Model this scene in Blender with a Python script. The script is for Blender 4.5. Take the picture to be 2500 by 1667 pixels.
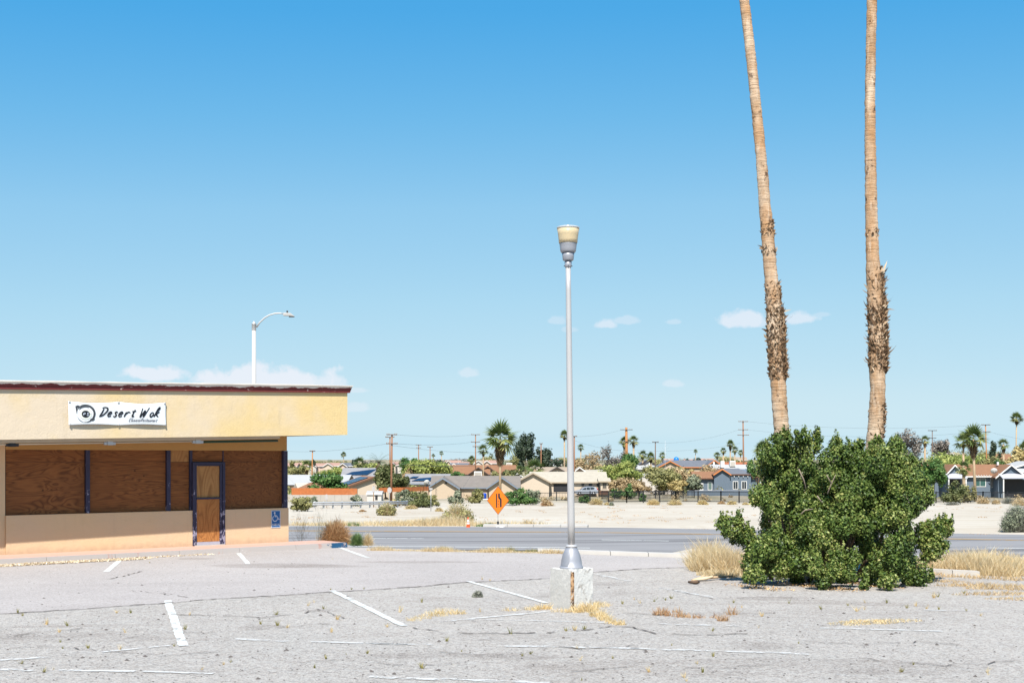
import bpy, math, random
import numpy as np
from mathutils import Vector
for o in list(bpy.data.objects): bpy.data.objects.remove(o)
R = math.radians
scene = bpy.context.scene
COL = scene.collection

# ------------------------------------------------------------------ camera, sky, sun, exposure
F, HX, HY, CZ = 3125.0, 1250.0, 1120.0, 2.2        # focal length (photo px), principal column, horizon row, eye height
cam_d = bpy.data.cameras.new('camera'); cam = bpy.data.objects.new('camera', cam_d); COL.objects.link(cam)
cam_d.sensor_width = 36; cam_d.lens = 45; cam_d.shift_y = 0.1146
cam_d.clip_start = 0.1; cam_d.clip_end = 20000
cam.location = (0, 0, CZ); cam.rotation_euler = (R(90), 0, 0)
scene.camera = cam
SUN_EL, SUN_AZ = R(53), R(5)                        # shadows run away from the camera, slightly to the right
sun_d = bpy.data.lights.new('sun', 'SUN'); sun = bpy.data.objects.new('sun', sun_d); COL.objects.link(sun)
sun_d.energy = 4.6; sun_d.angle = R(0.53); sun_d.color = (1.0, 0.95, 0.87)
sdir = Vector((math.sin(SUN_AZ)*math.cos(SUN_EL), math.cos(SUN_AZ)*math.cos(SUN_EL), -math.sin(SUN_EL)))
sun.rotation_euler = sdir.to_track_quat('-Z', 'Y').to_euler(); sun.location = (0, -20, 40)
scene.view_settings.view_transform = 'Standard'; scene.view_settings.look = 'None'
scene.view_settings.gamma = 1; scene.view_settings.use_curve_mapping = False
scene.view_settings.exposure = 1.0
scene.render.engine = 'CYCLES'

world = bpy.data.worlds.new('World'); scene.world = world; world.use_nodes = True
wt = world.node_tree; wt.nodes.clear()
def wn(t, **k):
    n = wt.nodes.new(t)
    for a, b in k.items(): setattr(n, a, b)
    return n
def wmath(op, a, b=None, clamp=False):
    n = wn('ShaderNodeMath', operation=op, use_clamp=clamp)
    for i, v in enumerate((a, b)):
        if v is None: continue
        if isinstance(v, (int, float)): n.inputs[i].default_value = v
        else: wt.links.new(v, n.inputs[i])
    return n.outputs[0]
sky = wn('ShaderNodeTexSky', sky_type='NISHITA', sun_disc=False, sun_elevation=SUN_EL, sun_rotation=math.pi + SUN_AZ,
         altitude=600, air_density=1.0, dust_density=0.6, ozone_density=1.6)
bw_ = wn('ShaderNodeRGBToBW'); wt.links.new(sky.outputs[0], bw_.inputs[0])
tc = wn('ShaderNodeTexCoord'); sep = wn('ShaderNodeSeparateXYZ'); wt.links.new(tc.outputs['Generated'], sep.inputs[0])
el = wmath('ARCSINE', sep.outputs[2])
gr = wn('ShaderNodeValToRGB'); wt.links.new(wmath('MAXIMUM', wmath('MULTIPLY', bw_.outputs[0], .1), wmath('SUBTRACT', .78, wmath('MULTIPLY', el, 4.2))), gr.inputs[0])   # grade of the sky: deep azure above, pale near the horizon
def lin(h): return tuple(((v/255+.055)/1.055)**2.4 for v in (int(h[0:2], 16), int(h[2:4], 16), int(h[4:6], 16)))
SKY = [(.18, '3c9ce2'), (.247, '4faae7'), (.312, '70baeb'), (.398, '93cbef'), (.545, 'aedaf2'), (.69, 'c1e3f3'), (.76, 'cde8f3'), (1.0, 'e2eff4')]
while len(gr.color_ramp.elements) < len(SKY): gr.color_ramp.elements.new(.5)
for e_, (p_, h_) in zip(gr.color_ramp.elements, SKY): e_.position = p_; e_.color = (*lin(h_), 1)
hs = wn('ShaderNodeVectorMath', operation='SCALE'); hs.inputs['Scale'].default_value = 5.0
wt.links.new(gr.outputs[0], hs.inputs[0])
az = wmath('ARCTAN2', sep.outputs[0], sep.outputs[1])       # compass direction and height of each sky direction
cv = wn('ShaderNodeCombineXYZ'); wt.links.new(az, cv.inputs[0]); wt.links.new(el, cv.inputs[1])
cn = wn('ShaderNodeTexNoise'); cn.inputs['Scale'].default_value = 62; cn.inputs['Detail'].default_value = 6; cn.inputs['Roughness'].default_value = 0.6
wt.links.new(cv.outputs[0], cn.inputs['Vector'])
nz = wmath('SUBTRACT', cn.outputs['Fac'], 0.5)
total = None
CLOUDS = [(380, 916, 82, 20, .85), (640, 934, 170, 40, .9), (560, 940, 90, 24, .6), (760, 938, 90, 26, .7), (1362, 784, 24, 12, .3), (1390, 806, 18, 8, .25), (1476, 793, 30, 15, .6),
          (1528, 784, 40, 11, .35), (1648, 787, 18, 7, .3), (1808, 782, 50, 24, .75), (1830, 790, 44, 12, .5), (1955, 780, 46, 18, .65), (2005, 769, 30, 7, .25),
          (1142, 911, 26, 14, .4), (1640, 938, 24, 12, .4), (868, 996, 36, 16, .35), (870, 953, 30, 8, .35)]
for (cx, cy, a, b, amt) in CLOUDS:
    a0 = math.atan2(cx-HX, F); e0 = math.atan2(HY-cy, math.hypot(F, cx-HX))
    dx = wmath('DIVIDE', wmath('SUBTRACT', az, a0), a/F*1.15)
    dy0 = wmath('SUBTRACT', el, e0)
    dy = wmath('MAXIMUM', wmath('DIVIDE', dy0, b/F*1.2), wmath('DIVIDE', dy0, -b/F*.75))   # flatter underside
    r = wmath('SQRT', wmath('ADD', wmath('MULTIPLY', dx, dx), wmath('MULTIPLY', dy, dy)))
    f = wmath('ADD', wmath('SUBTRACT', 1.0, r), wmath('MULTIPLY', nz, 1.9))
    f = wmath('MULTIPLY', wmath('MULTIPLY', f, 2.6, True), amt)
    total = f if total is None else wmath('MAXIMUM', total, f)
mixw = wn('ShaderNodeMix', data_type='RGBA'); wt.links.new(wmath('MULTIPLY', total, .88), mixw.inputs[0])
wt.links.new(hs.outputs[0], mixw.inputs[6]); mixw.inputs[7].default_value = (4.4, 4.5, 4.85, 1)
bg = wn('ShaderNodeBackground'); bg.inputs['Strength'].default_value = 0.1
wt.links.new(mixw.outputs[2], bg.inputs['Color'])
wo = wn('ShaderNodeOutputWorld'); wt.links.new(bg.outputs[0], wo.inputs['Surface'])

# ------------------------------------------------------------------ helpers: objects
def link(o, parent=None):
    COL.objects.link(o)
    if parent is not None: o.parent = parent
    return o
def tag(o, label, cat, group=None):
    o['label'] = label; o['category'] = cat
    if group: o['group'] = group
    return o
def kind(o, k): o['kind'] = k; return o
def empty(name, loc, rz=0, label=None, cat=None, group=None):
    o = bpy.data.objects.new(name, None); o.empty_display_size = .3; link(o)
    o.location = loc; o.rotation_euler = (0, 0, rz)
    if label: tag(o, label, cat, group)
    return o
def obj(name, me, parent=None, loc=None, rot=None, scale=None):
    o = bpy.data.objects.new(name, me); link(o, parent)
    if loc is not None: o.location = loc
    if rot is not None: o.rotation_euler = rot
    if scale is not None: o.scale = scale
    return o

class MB:
    """collects boxes, prisms and tubes into one mesh"""
    def __init__(s): s.v = []; s.f = []; s.m = []; s.sm = []
    def add(s, vs, fs, mi=0, smooth=False):
        b = len(s.v); s.v += [tuple(v) for v in vs]
        for f in fs: s.f.append([b+i for i in f]); s.m.append(mi); s.sm.append(smooth)
        return s
    def box(s, x0, x1, y0, y1, z0, z1, mi=0):
        vs = [(x0,y0,z0),(x1,y0,z0),(x1,y1,z0),(x0,y1,z0),(x0,y0,z1),(x1,y0,z1),(x1,y1,z1),(x0,y1,z1)]
        return s.add(vs, [(0,3,2,1),(4,5,6,7),(0,1,5,4),(1,2,6,5),(2,3,7,6),(3,0,4,7)], mi)
    def hexa(s, vs, mi=0):      # 8 corners ordered as in box
        return s.add(vs, [(0,3,2,1),(4,5,6,7),(0,1,5,4),(1,2,6,5),(2,3,7,6),(3,0,4,7)], mi)
    def quad(s, *vs): return s.add(vs, [tuple(range(len(vs)))])
    def prism(s, poly, y0, y1, mi=0):     # polygon in xz, extruded along y
        n = len(poly)
        vs = [(x, y0, z) for x, z in poly] + [(x, y1, z) for x, z in poly]
        fs = [tuple(range(n)), tuple(range(2*n-1, n-1, -1))] + [(i, n+i, n+(i+1) % n, (i+1) % n) for i in range(n)]
        return s.add(vs, fs, mi)
    def prismx(s, poly, x0, x1, mi=0):    # polygon in yz, extruded along x
        n = len(poly)
        vs = [(x0, y, z) for y, z in poly] + [(x1, y, z) for y, z in poly]
        fs = [tuple(range(n-1, -1, -1)), tuple(range(n, 2*n))] + [((i+1) % n, n+(i+1) % n, n+i, i) for i in range(n)]
        return s.add(vs, fs, mi)
    def tube(s, pts, radii, n=8, mi=0, smooth=True, cap=True):
        pts = [Vector(p) for p in pts]; vs = []; fs = []
        if isinstance(radii, (int, float)): radii = [radii]*len(pts)
        for i, p in enumerate(pts):
            t = (pts[min(i+1, len(pts)-1)] - pts[max(i-1, 0)])
            t = t.normalized() if t.length > 1e-9 else Vector((0, 0, 1))
            a = Vector((0, 1, 0)) if abs(t.y) < .9 else Vector((1, 0, 0))
            u = t.cross(a).normalized(); w = t.cross(u)
            for k in range(n):
                an = 2*math.pi*k/n
                vs.append(p + (u*math.cos(an) + w*math.sin(an))*radii[i])
        for i in range(len(pts)-1):
            for k in range(n):
                k2 = (k+1) % n
                fs.append((i*n+k, i*n+k2, (i+1)*n+k2, (i+1)*n+k))
        s.add(vs, fs, mi, smooth)
        if cap:
            b = len(s.v) - len(vs)
            s.f.append([b+k for k in range(n-1, -1, -1)]); s.m.append(mi); s.sm.append(False)
            s.f.append([b+(len(pts)-1)*n+k for k in range(n)]); s.m.append(mi); s.sm.append(False)
        return s
    def lathe(s, prof, n=24, c=(0, 0), mi=0, smooth=True):   # prof = [(r, z)]
        vs = []; fs = []
        for r, z in prof:
            for k in range(n):
                an = 2*math.pi*k/n; vs.append((c[0]+r*math.cos(an), c[1]+r*math.sin(an), z))
        for i in range(len(prof)-1):
            for k in range(n):
                k2 = (k+1) % n; fs.append((i*n+k, i*n+k2, (i+1)*n+k2, (i+1)*n+k))
        return s.add(vs, fs, mi, smooth)
    def mesh(s, name, mats):
        me = bpy.data.meshes.new(name); me.from_pydata(s.v, [], s.f)
        if not isinstance(mats, (list, tuple)): mats = [mats]
        for m in mats: me.materials.append(m)
        me.polygons.foreach_set('material_index', s.m); me.polygons.foreach_set('use_smooth', s.sm)
        me.update(); return me
    def build(s, name, mats, parent=None, loc=None, rot=None, bevel=0):
        o = obj(name, s.mesh(name, mats), parent, loc, rot)
        if bevel:
            b = o.modifiers.new('bevel', 'BEVEL'); b.width = bevel; b.segments = 2; b.limit_method = 'ANGLE'
        return o

def np_mesh(name, verts, faces, mat, tint=None):
    """verts (n,3), faces (m,k) numpy -> mesh, with one colour value per face"""
    me = bpy.data.meshes.new(name); m, k = faces.shape
    me.vertices.add(len(verts)); me.vertices.foreach_set('co', np.ascontiguousarray(verts, dtype=np.float32).ravel())
    me.loops.add(m*k); me.loops.foreach_set('vertex_index', np.ascontiguousarray(faces, dtype=np.int32).ravel())
    me.polygons.add(m); me.polygons.foreach_set('loop_start', np.arange(0, m*k, k, dtype=np.int32))
    if tint is not None:
        at = me.attributes.new('tint', 'FLOAT', 'FACE'); at.data.foreach_set('value', np.ascontiguousarray(tint, dtype=np.float32))
    me.materials.append(mat); me.update(calc_edges=True); me.validate(); return me

def unit(a): return a/np.maximum(np.linalg.norm(a, axis=1, keepdims=True), 1e-9)
def leaf_mesh(name, mat, clumps, per, size, seed, elong=1.7, shell=.5, droop=0.0, ow=1.25, rw=.6):
    """leaf-sized faces spread through the volume of each clump (x,y,z,rx,ry,rz)"""
    g = np.random.default_rng(seed); c = np.array(clumps, dtype=float)
    vol = (c[:, 3]*c[:, 4]*c[:, 5])**(1/3); cnt = np.maximum((per*len(c)*vol**2/np.sum(vol**2)).astype(int), 6)
    idx = np.repeat(np.arange(len(c)), cnt); n = len(idx)
    d = unit(g.normal(size=(n, 3))); rad = shell + (1-shell)*g.random(n)**.6
    rad *= 1 + .16*g.normal(size=n)
    p = c[idx, :3] + d*rad[:, None]*c[idx, 3:6]
    nor = unit(d*ow + g.normal(size=(n, 3))*rw + np.array([0, 0, .25]))
    a = unit(np.cross(nor, g.normal(size=(n, 3)))); a[:, 2] -= droop; a = unit(a); b = np.cross(nor, a)
    sz = size*(.6 + .8*g.random(n))
    L = a*(sz*elong*.5)[:, None]; W = b*(sz*.5)[:, None]
    v = np.stack([p-L, p+W, p+L, p-W], 1).reshape(-1, 3)
    f = np.arange(4*n).reshape(n, 4)
    ct = g.random(len(c))
    return np_mesh(name, v, f, mat, np.clip(.45*ct[idx] + .55*g.random(n), 0, 1))
def blade_mesh(name, mat, base, tip, width, seed, bend=.15):
    """thin blades or twigs, two segments each"""
    g = np.random.default_rng(seed); n = len(base); ax = tip-base
    side = unit(np.cross(ax, g.normal(size=(n, 3)))); w = np.broadcast_to(np.asarray(width, float), (n,))[:, None]
    ln = np.linalg.norm(ax, axis=1, keepdims=True)
    mid = base + ax*.55 + g.normal(size=(n, 3))*ln*bend*.5
    v = np.stack([base-side*w, base+side*w, mid+side*w*.75, mid-side*w*.75, tip], 1).reshape(-1, 3)
    i = np.arange(n)*5
    q = np.stack([i, i+1, i+2], 1); q2 = np.stack([i, i+2, i+3], 1); t = np.stack([i+3, i+2, i+4], 1)
    f = np.concatenate([q, q2, t]); r = g.random(n)
    return np_mesh(name, v, f, mat, np.concatenate([r, r, r]))

# ------------------------------------------------------------------ helpers: materials
MATS = {}
class NT:
    def __init__(s, name):
        s.m = bpy.data.materials.new(name); s.m.use_nodes = True; s.t = s.m.node_tree
        s.b = s.t.nodes['Principled BSDF']; s.tc = s.t.nodes.new('ShaderNodeTexCoord'); MATS[name] = s.m
    def n(s, t, **k):
        x = s.t.nodes.new(t)
        for a, b in k.items(): setattr(x, a, b)
        return x
    def l(s, a, b): s.t.links.new(a, b)
    def co(s, scale=(1, 1, 1), which='Object', rot=(0, 0, 0)):
        mp = s.n('ShaderNodeMapping'); mp.inputs['Scale'].default_value = scale; mp.inputs['Rotation'].default_value = rot
        s.l(s.tc.outputs[which], mp.inputs[0]); return mp.outputs[0]
    def noise(s, scale, detail=4, rough=.55, vec=None, dist=0, which='Object'):
        x = s.n('ShaderNodeTexNoise'); x.inputs['Scale'].default_value = scale; x.inputs['Detail'].default_value = detail
        x.inputs['Roughness'].default_value = rough; x.inputs['Distortion'].default_value = dist
        s.l(vec if vec is not None else s.tc.outputs[which], x.inputs['Vector']); return x.outputs['Fac']
    def ramp(s, fac, stops, interp='LINEAR'):
        x = s.n('ShaderNodeValToRGB'); r = x.color_ramp; r.interpolation = interp
        while len(r.elements) < len(stops): r.elements.new(.5)
        for e, (p, c) in zip(r.elements, stops):
            e.position = p; e.color = (c, c, c, 1) if isinstance(c, (int, float)) else (*c, 1)
        s.l(fac, x.inputs[0]); return x.outputs[0]
    def mix(s, fac, a, b, mode='MIX'):
        x = s.n('ShaderNodeMix', data_type='RGBA', blend_type=mode)
        for i, v in ((0, fac), (6, a), (7, b)):
            if isinstance(v, (int, float)): x.inputs[i].default_value = v
            elif isinstance(v, tuple): x.inputs[i].default_value = (*v, 1)
            else: s.l(v, x.inputs[i])
        return x.outputs[2]
    def math(s, op, a, b=None, clamp=False):
        x = s.n('ShaderNodeMath', operation=op, use_clamp=clamp)
        for i, v in enumerate((a, b)):
            if v is None: continue
            if isinstance(v, (int, float)): x.inputs[i].default_value = v
            else: s.l(v, x.inputs[i])
        return x.outputs[0]
    def sep(s, which='Object'):
        x = s.n('ShaderNodeSeparateXYZ'); s.l(s.tc.outputs[which], x.inputs[0]); return x.outputs
    def bump(s, h, strength=.3, dist=.01):
        x = s.n('ShaderNodeBump'); x.inputs['Strength'].default_value = strength; x.inputs['Distance'].default_value = dist
        s.l(h, x.inputs['Height']); s.l(x.outputs[0], s.b.inputs['Normal'])
    def out(s, col, rough=.8, spec=.2, metal=0.0, K=.77):
        if K != 1: col = s.mix(1.0, col, (K, K, K), 'MULTIPLY')
        if isinstance(col, tuple): s.b.inputs['Base Color'].default_value = (*col, 1)
        else: s.l(col, s.b.inputs['Base Color'])
        if isinstance(rough, (int, float)): s.b.inputs['Roughness'].default_value = rough
        else: s.l(rough, s.b.inputs['Roughness'])
        s.b.inputs['Specular IOR Level'].default_value = spec; s.b.inputs['Metallic'].default_value = metal
        return s.m
def plain(name, c, var=.15, scale=3, rough=.8, spec=.25, metal=0, bump=0, bscale=40):
    t = NT(name); f = t.noise(scale, 5)
    col = t.mix(f, tuple(x*(1-var) for x in c), tuple(min(1, x*(1+var)) for x in c))
    if bump: t.bump(t.noise(bscale, 3), bump, .01)
    return t.out(col, rough, spec, metal)
def leafmat(name, stops, trans=.3, rough=.55, spec=.25):
    t = NT(name); at = t.n('ShaderNodeAttribute', attribute_name='tint')
    col = t.ramp(at.outputs['Fac'], stops); t.out(col, rough, spec, 0, 1)
    tr = t.n('ShaderNodeBsdfTranslucent'); t.l(col, tr.inputs['Color'])
    mx = t.n('ShaderNodeMixShader'); mx.inputs[0].default_value = trans
    t.l(t.b.outputs[0], mx.inputs[1]); t.l(tr.outputs[0], mx.inputs[2])
    t.l(mx.outputs[0], t.t.nodes['Material Output'].inputs['Surface']); return t.m

# ---- ground materials
t = NT('sand')
a = t.noise(.06, 6, .6); b = t.noise(.9, 6, .65); c = t.noise(14, 4, .6, vec=t.co((.35, 1, 1)))
col = t.mix(t.ramp(a, [(.35, 0), (.7, 1)]), (.555, .50, .425), (.47, .405, .33))
col = t.mix(t.ramp(b, [(.52, 0), (.75, .5)]), col, (.41, .335, .255))
col = t.mix(t.ramp(t.noise(.35, 6, .65, vec=t.co((.15, 1, 1))), [(.5, 0), (.68, .6)]), col, (.43, .36, .28))
col = t.mix(t.ramp(c, [(.55, 0), (.8, .4)]), col, (.33, .26, .19))
yy_ = t.sep()[1]; far_ = t.ramp(t.math('MULTIPLY', t.math('SUBTRACT', yy_, 150), .01), [(.1, 0), (.75, 1)])
col = t.mix(t.mix(1.0, far_, t.ramp(t.noise(.05, 5, .6), [(.35, .55), (.6, 1)]), 'MULTIPLY'), col, t.mix(t.ramp(t.noise(.12, 6, .7), [(.4, 0), (.6, 1)]), (.36, .28, .185), (.22, .2, .11)))
t.bump(t.noise(8, 6), .5, .06); M_SAND = t.out(col, .95, .1)

def blob(x, y, rx, ry):
    dx = t.math('DIVIDE', t.math('SUBTRACT', sx[0], x), rx); dy = t.math('DIVIDE', t.math('SUBTRACT', sx[1], y), ry)
    return t.math('SUBTRACT', 1, t.math('ADD', t.math('MULTIPLY', dx, dx), t.math('MULTIPLY', dy, dy)))
def asphalt(name, base, light, dark, spk, amount, cs):
    t = NT(name)
    big = t.noise(.22, 5, .6); med = t.noise(1.7, 5, .6, dist=.6)
    col = t.mix(t.ramp(big, [(.3, 0), (.72, 1)]), tuple(x*.88 for x in base), tuple(min(1, x*1.08) for x in base))
    col = t.mix(t.ramp(med, [(.5, 0), (.8, .55)]), col, tuple(x*.8 for x in base))
    sp = t.noise(cs, 2, .6)
    col = t.mix(t.ramp(sp, [(.56, 0), (.66, amount)]), col, light)
    sp2 = t.noise(cs*.8, 2, .7, vec=t.co((1, 1, 1), rot=(0, 0, 1)))
    col = t.mix(t.ramp(sp2, [(.57, 0), (.68, amount)]), col, dark)
    return t, col
t, col = asphalt('old_asphalt', (.53, .478, .435), (.71, .665, .615), (.20, .185, .18), 0, .75, 30)
col = t.mix(t.ramp(t.noise(11, 4, .75), [(.50, 0), (.70, .62)]), col, (.29, .265, .25))
col = t.mix(t.ramp(t.noise(8, 5, .8, vec=t.co((1, .6, 1), rot=(0, 0, .7))), [(.48, 0), (.68, .75)]), col, (.60, .575, .55))
col = t.mix(t.ramp(t.noise(20, 3, .8, vec=t.co((1, .7, 1), rot=(0, 0, .3))), [(.56, 0), (.68, .6)]), col, (.22, .2, .19))
wx = t.n('ShaderNodeTexVoronoi', feature='F1'); wx.inputs['Scale'].default_value = 9
t.l(t.tc.outputs['Object'], wx.inputs['Vector'])
col = t.mix(t.ramp(wx.outputs['Distance'], [(.05, .75), (.12, 0)]), col, (.10, .09, .085))
st = t.noise(.6, 7, .68, vec=t.co((.3, 1, 1)), dist=.9)
col = t.mix(t.ramp(st, [(.53, 0), (.70, .7)]), col, (.30, .255, .225))
sx = t.sep()
for (px_, py_, rx_, ry_) in ((640, 1530, .5, .35), (1260, 1602, .8, .4), (1850, 1575, .7, .5), (90, 1552, .9, .5), (1480, 1425, .8, .5), (2150, 1640, .8, .3), (430, 1640, .6, .3), (1000, 1600, .9, .35), (1900, 1460, 1.2, .5), (780, 1490, .5, .35)):   # oil and dirt stains
    d_ = 2.2*3125/(py_-1120); f = t.math('ADD', blob((px_-1250)/3125*d_, d_, rx_, ry_), t.math('MULTIPLY', t.math('SUBTRACT', t.noise(2.2, 5, .65), .5), 2.2))
    col = t.mix(t.ramp(f, [(.35, 0), (1.0, .55)]), col, (.29, .25, .225))
lt = t.noise(.4, 5, .6, vec=t.co((1, 1, 1), rot=(0, 0, 2)))
col = t.mix(t.ramp(lt, [(.55, 0), (.75, .5)]), col, (.50, .48, .455))
for sc_, am_ in ((26, .26), (55, .42)):
    vo = t.n('ShaderNodeTexVoronoi', feature='F1'); vo.inputs['Scale'].default_value = sc_; t.l(t.tc.outputs['Object'], vo.inputs['Vector'])
    sp_ = t.n('ShaderNodeSeparateColor'); t.l(vo.outputs['Color'], sp_.inputs[0])
    col = t.mix(t.ramp(sp_.outputs[0], [(.10, am_), (.22, 0)]), col, (.20, .18, .168)); col = t.mix(t.ramp(sp_.outputs[0], [(.70, 0), (.88, am_)]), col, (.68, .64, .60))
t.bump(t.math('ADD', t.noise(40, 4, .7), t.noise(12, 4, .7)), 1.0, .03); M_OLD = t.out(col, .93, .12)
t, col = asphalt('sealed_asphalt', (.42, .38, .362), (.51, .475, .455), (.24, .225, .23), 0, .4, 40)
st = t.noise(.3, 5, .6, vec=t.co((.22, 1, 1), rot=(0, 0, -.65)))
col = t.mix(t.ramp(st, [(.55, 0), (.8, .6)]), col, (.265, .235, .225))
sx = t.sep()
for (x, y, rx, ry) in ((-4.9, 26.4, 1.5, .7), (-4.0, 26.2, 1.2, .5), (-7.0, 28.2, .5, .3), (-2.0, 27.3, 1.6, .35)):   # old oil stains
    f = t.math('ADD', blob(x, y, rx, ry), t.math('MULTIPLY', t.noise(1.6, 4), .9))
    col = t.mix(t.ramp(f, [(.55, 0), (1.5, .45)]), col, (.22, .185, .165))
vo = t.n('ShaderNodeTexVoronoi', feature='F1'); vo.inputs['Scale'].default_value = 45; t.l(t.tc.outputs['Object'], vo.inputs['Vector'])
sp_ = t.n('ShaderNodeSeparateColor'); t.l(vo.outputs['Color'], sp_.inputs[0])
col = t.mix(t.ramp(sp_.outputs[0], [(.10, .4), (.25, 0)]), col, (.24, .22, .21)); col = t.mix(t.ramp(sp_.outputs[0], [(.7, 0), (.9, .4)]), col, (.56, .53, .52))
t.bump(t.noise(90, 2), .4, .008); M_NEW = t.out(col, .92, .12)

t = NT('road_asphalt')
col = t.mix(t.noise(.25, 5), (.235, .228, .232), (.275, .265, .268))
stk = t.noise(1.0, 5, .6, vec=t.co((.03, 1.1, 1), rot=(0, 0, .12)))
col = t.mix(t.ramp(stk, [(.50, 0), (.62, .8)]), col, (.12, .115, .118))
col = t.mix(t.ramp(t.noise(30, 2), [(.5, 0), (.75, .35)]), col, (.37, .355, .345))
M_ROAD = t.out(col, .9, .15)

def paint(name, c, wear, base, sc=9, thin=0.0):
    """worn paint: where it has flaked off the surface below shows"""
    t = NT(name); f = t.ramp(t.math('ADD', t.noise(sc, 7, .75), t.math('MULTIPLY', t.math('SUBTRACT', t.noise(sc*.18, 4), .5), .5)), [(wear-.03, 0), (wear+.09, 1)])
    col = t.mix(t.noise(sc*2, 4), tuple(x*.9 for x in c), c); t.out(col, .75, .25)
    tr = t.n('ShaderNodeBsdfTransparent'); mx = t.n('ShaderNodeMixShader'); t.l(t.math('MAXIMUM', f, thin), mx.inputs[0])
    t.l(t.b.outputs[0], mx.inputs[1]); t.l(tr.outputs[0], mx.inputs[2]); t.l(mx.outputs[0], t.t.nodes['Material Output'].inputs['Surface']); return t.m
def solid_paint(name, c, wear, base, sc=9):
    t = NT(name); col = t.mix(t.ramp(t.noise(sc, 6, .7), [(wear, 0), (wear+.12, 1)]), c, base)
    return t.out(col, .75, .25)
M_LINE = paint('white_line_paint', (.72, .725, .705), .58, (.42, .40, .39), 9, .12)
M_FADED = paint('faded_line_paint', (.72, .71, .69), .47, (.395, .372, .36), 6, .25)
M_YELLOW = paint('yellow_line_paint', (.60, .35, .10), .56, (.25, .24, .235), 1.2, .1)
M_CRACK = plain('crack_dirt', (.16, .135, .12), .5, 8, .95, .05)
t = NT('concrete'); col = t.mix(t.noise(3, 6, .65), (.46, .43, .40), (.60, .575, .54))
col = t.mix(t.ramp(t.noise(1.2, 5), [(.55, 0), (.75, .6)]), col, (.36, .32, .28)); t.bump(t.noise(30, 4), .4, .01); M_CONC = t.out(col, .9, .15)
# ---- building materials
def stucco(name, c1, c2, sc=.7, grad=None, stain=.4, drip=0.0, splash=0.0):
    t = NT(name); f = t.ramp(t.noise(sc, 6, .6), [(.35, 0), (.68, 1)])
    if grad:
        g = t.math('ADD', t.math('MULTIPLY', t.math('ADD', t.sep()[0], grad[0]), grad[1]), t.math('MULTIPLY', t.math('SUBTRACT', t.noise(.9, 3.5, .5), .5), 1.9))
        f = t.ramp(g, [(.1, 0), (.9, 1)])
    col = t.mix(f, c1, c2)
    col = t.mix(t.ramp(t.noise(2.4, 6, .65, dist=.4), [(.55, 0), (.8, stain)]), col, tuple(x*.8 for x in c2))
    col = t.mix(t.ramp(t.noise(5, 4, .7, vec=t.co((1, 1, .25))), [(.6, 0), (.85, .25)]), col, (.42, .30, .2))
    if drip: col = t.mix(t.ramp(t.noise(5, 5, .7, vec=t.co((1, 1, .07))), [(.56, 0), (.74, drip)]), col, tuple(x*.62 for x in c1))
    if splash: col = t.mix(t.ramp(t.math('ADD', t.sep()[2], t.math('MULTIPLY', t.noise(6, 5, .7), .30)), [(.24, splash), (.42, 0)]), col, (.42, .27, .19))
    t.bump(t.math('ADD', t.noise(26, 5, .7), t.math('MULTIPLY', t.noise(2.5, 4), 2.2)), .3, .02)
    return t.out(col, .9, .15)
M_FASCIA = stucco('fascia_stucco', (.70, .58, .44), (.73, .55, .28), .8, (8.0, .10), .5, .3)
M_WALL = stucco('peach_stucco', (.70, .515, .345), (.735, .53, .32), .5, None, .3, .16, .55)
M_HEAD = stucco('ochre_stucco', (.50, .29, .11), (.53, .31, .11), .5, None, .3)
t = NT('peeling_red_trim'); z = t.sep()
zz_ = t.math('SUBTRACT', z[2], t.math('MULTIPLY', z[0], .2/8.4))
f = t.math('ADD', zz_, t.math('MULTIPLY', t.math('SUBTRACT', t.noise(2.6, 6, .65, vec=t.co((1, 1, .2))), .5), .17))
pe = t.ramp(f, [(.010, 0), (.015, 1)])
col = t.mix(t.noise(4, 5), (.13, .022, .024), (.20, .035, .035))
col = t.mix(t.ramp(t.noise(7, 6, .7), [(.64, 0), (.67, 1)]), col, (.72, .55, .5))
col = t.mix(pe, col, (.80, .74, .68)); t.bump(t.noise(20, 4), .5, .01); M_TRIM = t.out(col, .6, .3)
t = NT('blue_frame_paint'); hz_ = t.sep()[2]
fl = t.math('ADD', t.noise(9, 6, .7, vec=t.co((1.4, 1.4, .7))), t.math('MULTIPLY', t.math('SUBTRACT', 1.2, hz_), .09))     # paint flakes most low down
col = t.mix(t.ramp(fl, [(.585, 0), (.62, 1)]), t.mix(t.noise(3, 4), (.024, .023, .055), (.05, .046, .095)), (.36, .335, .44))
M_FRAME = t.out(col, .55, .3)
def plywood(name, c1, c2, c3, sc, stretch, rot=0, spec=.2, warp=1.0):
    t = NT(name); v = t.co(stretch, rot=(0, rot, 0))
    n = t.noise(sc, 2.5, .45, vec=v, dist=warp)
    rings = t.math('FRACT', t.math('MULTIPLY', n, 13))
    tri = t.math('ABSOLUTE', t.math('SUBTRACT', rings, .5))
    col = t.mix(t.ramp(tri, [(.0, 1), (.22, .35), (.5, 0)]), c1, c2)
    col = t.mix(t.ramp(t.noise(1.1, 4), [(.45, 0), (.75, .7)]), col, c3)
    col = t.mix(t.ramp(t.noise(60, 3, .6, vec=t.co((.08 if rot == 0 else 1, 1, 1 if rot == 0 else .05))), [(.5, 0), (.75, .35)]), col, c2)
    k = t.n('ShaderNodeTexVoronoi', feature='F1'); k.inputs['Scale'].default_value = 2.6; t.l(t.tc.outputs['Object'], k.inputs['Vector'])
    col = t.mix(t.ramp(k.outputs['Distance'], [(.04, .8), (.085, 0)]), col, (.06, .028, .012))
    t.bump(tri, .15, .004); return t.out(col, .7, spec)
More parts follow.
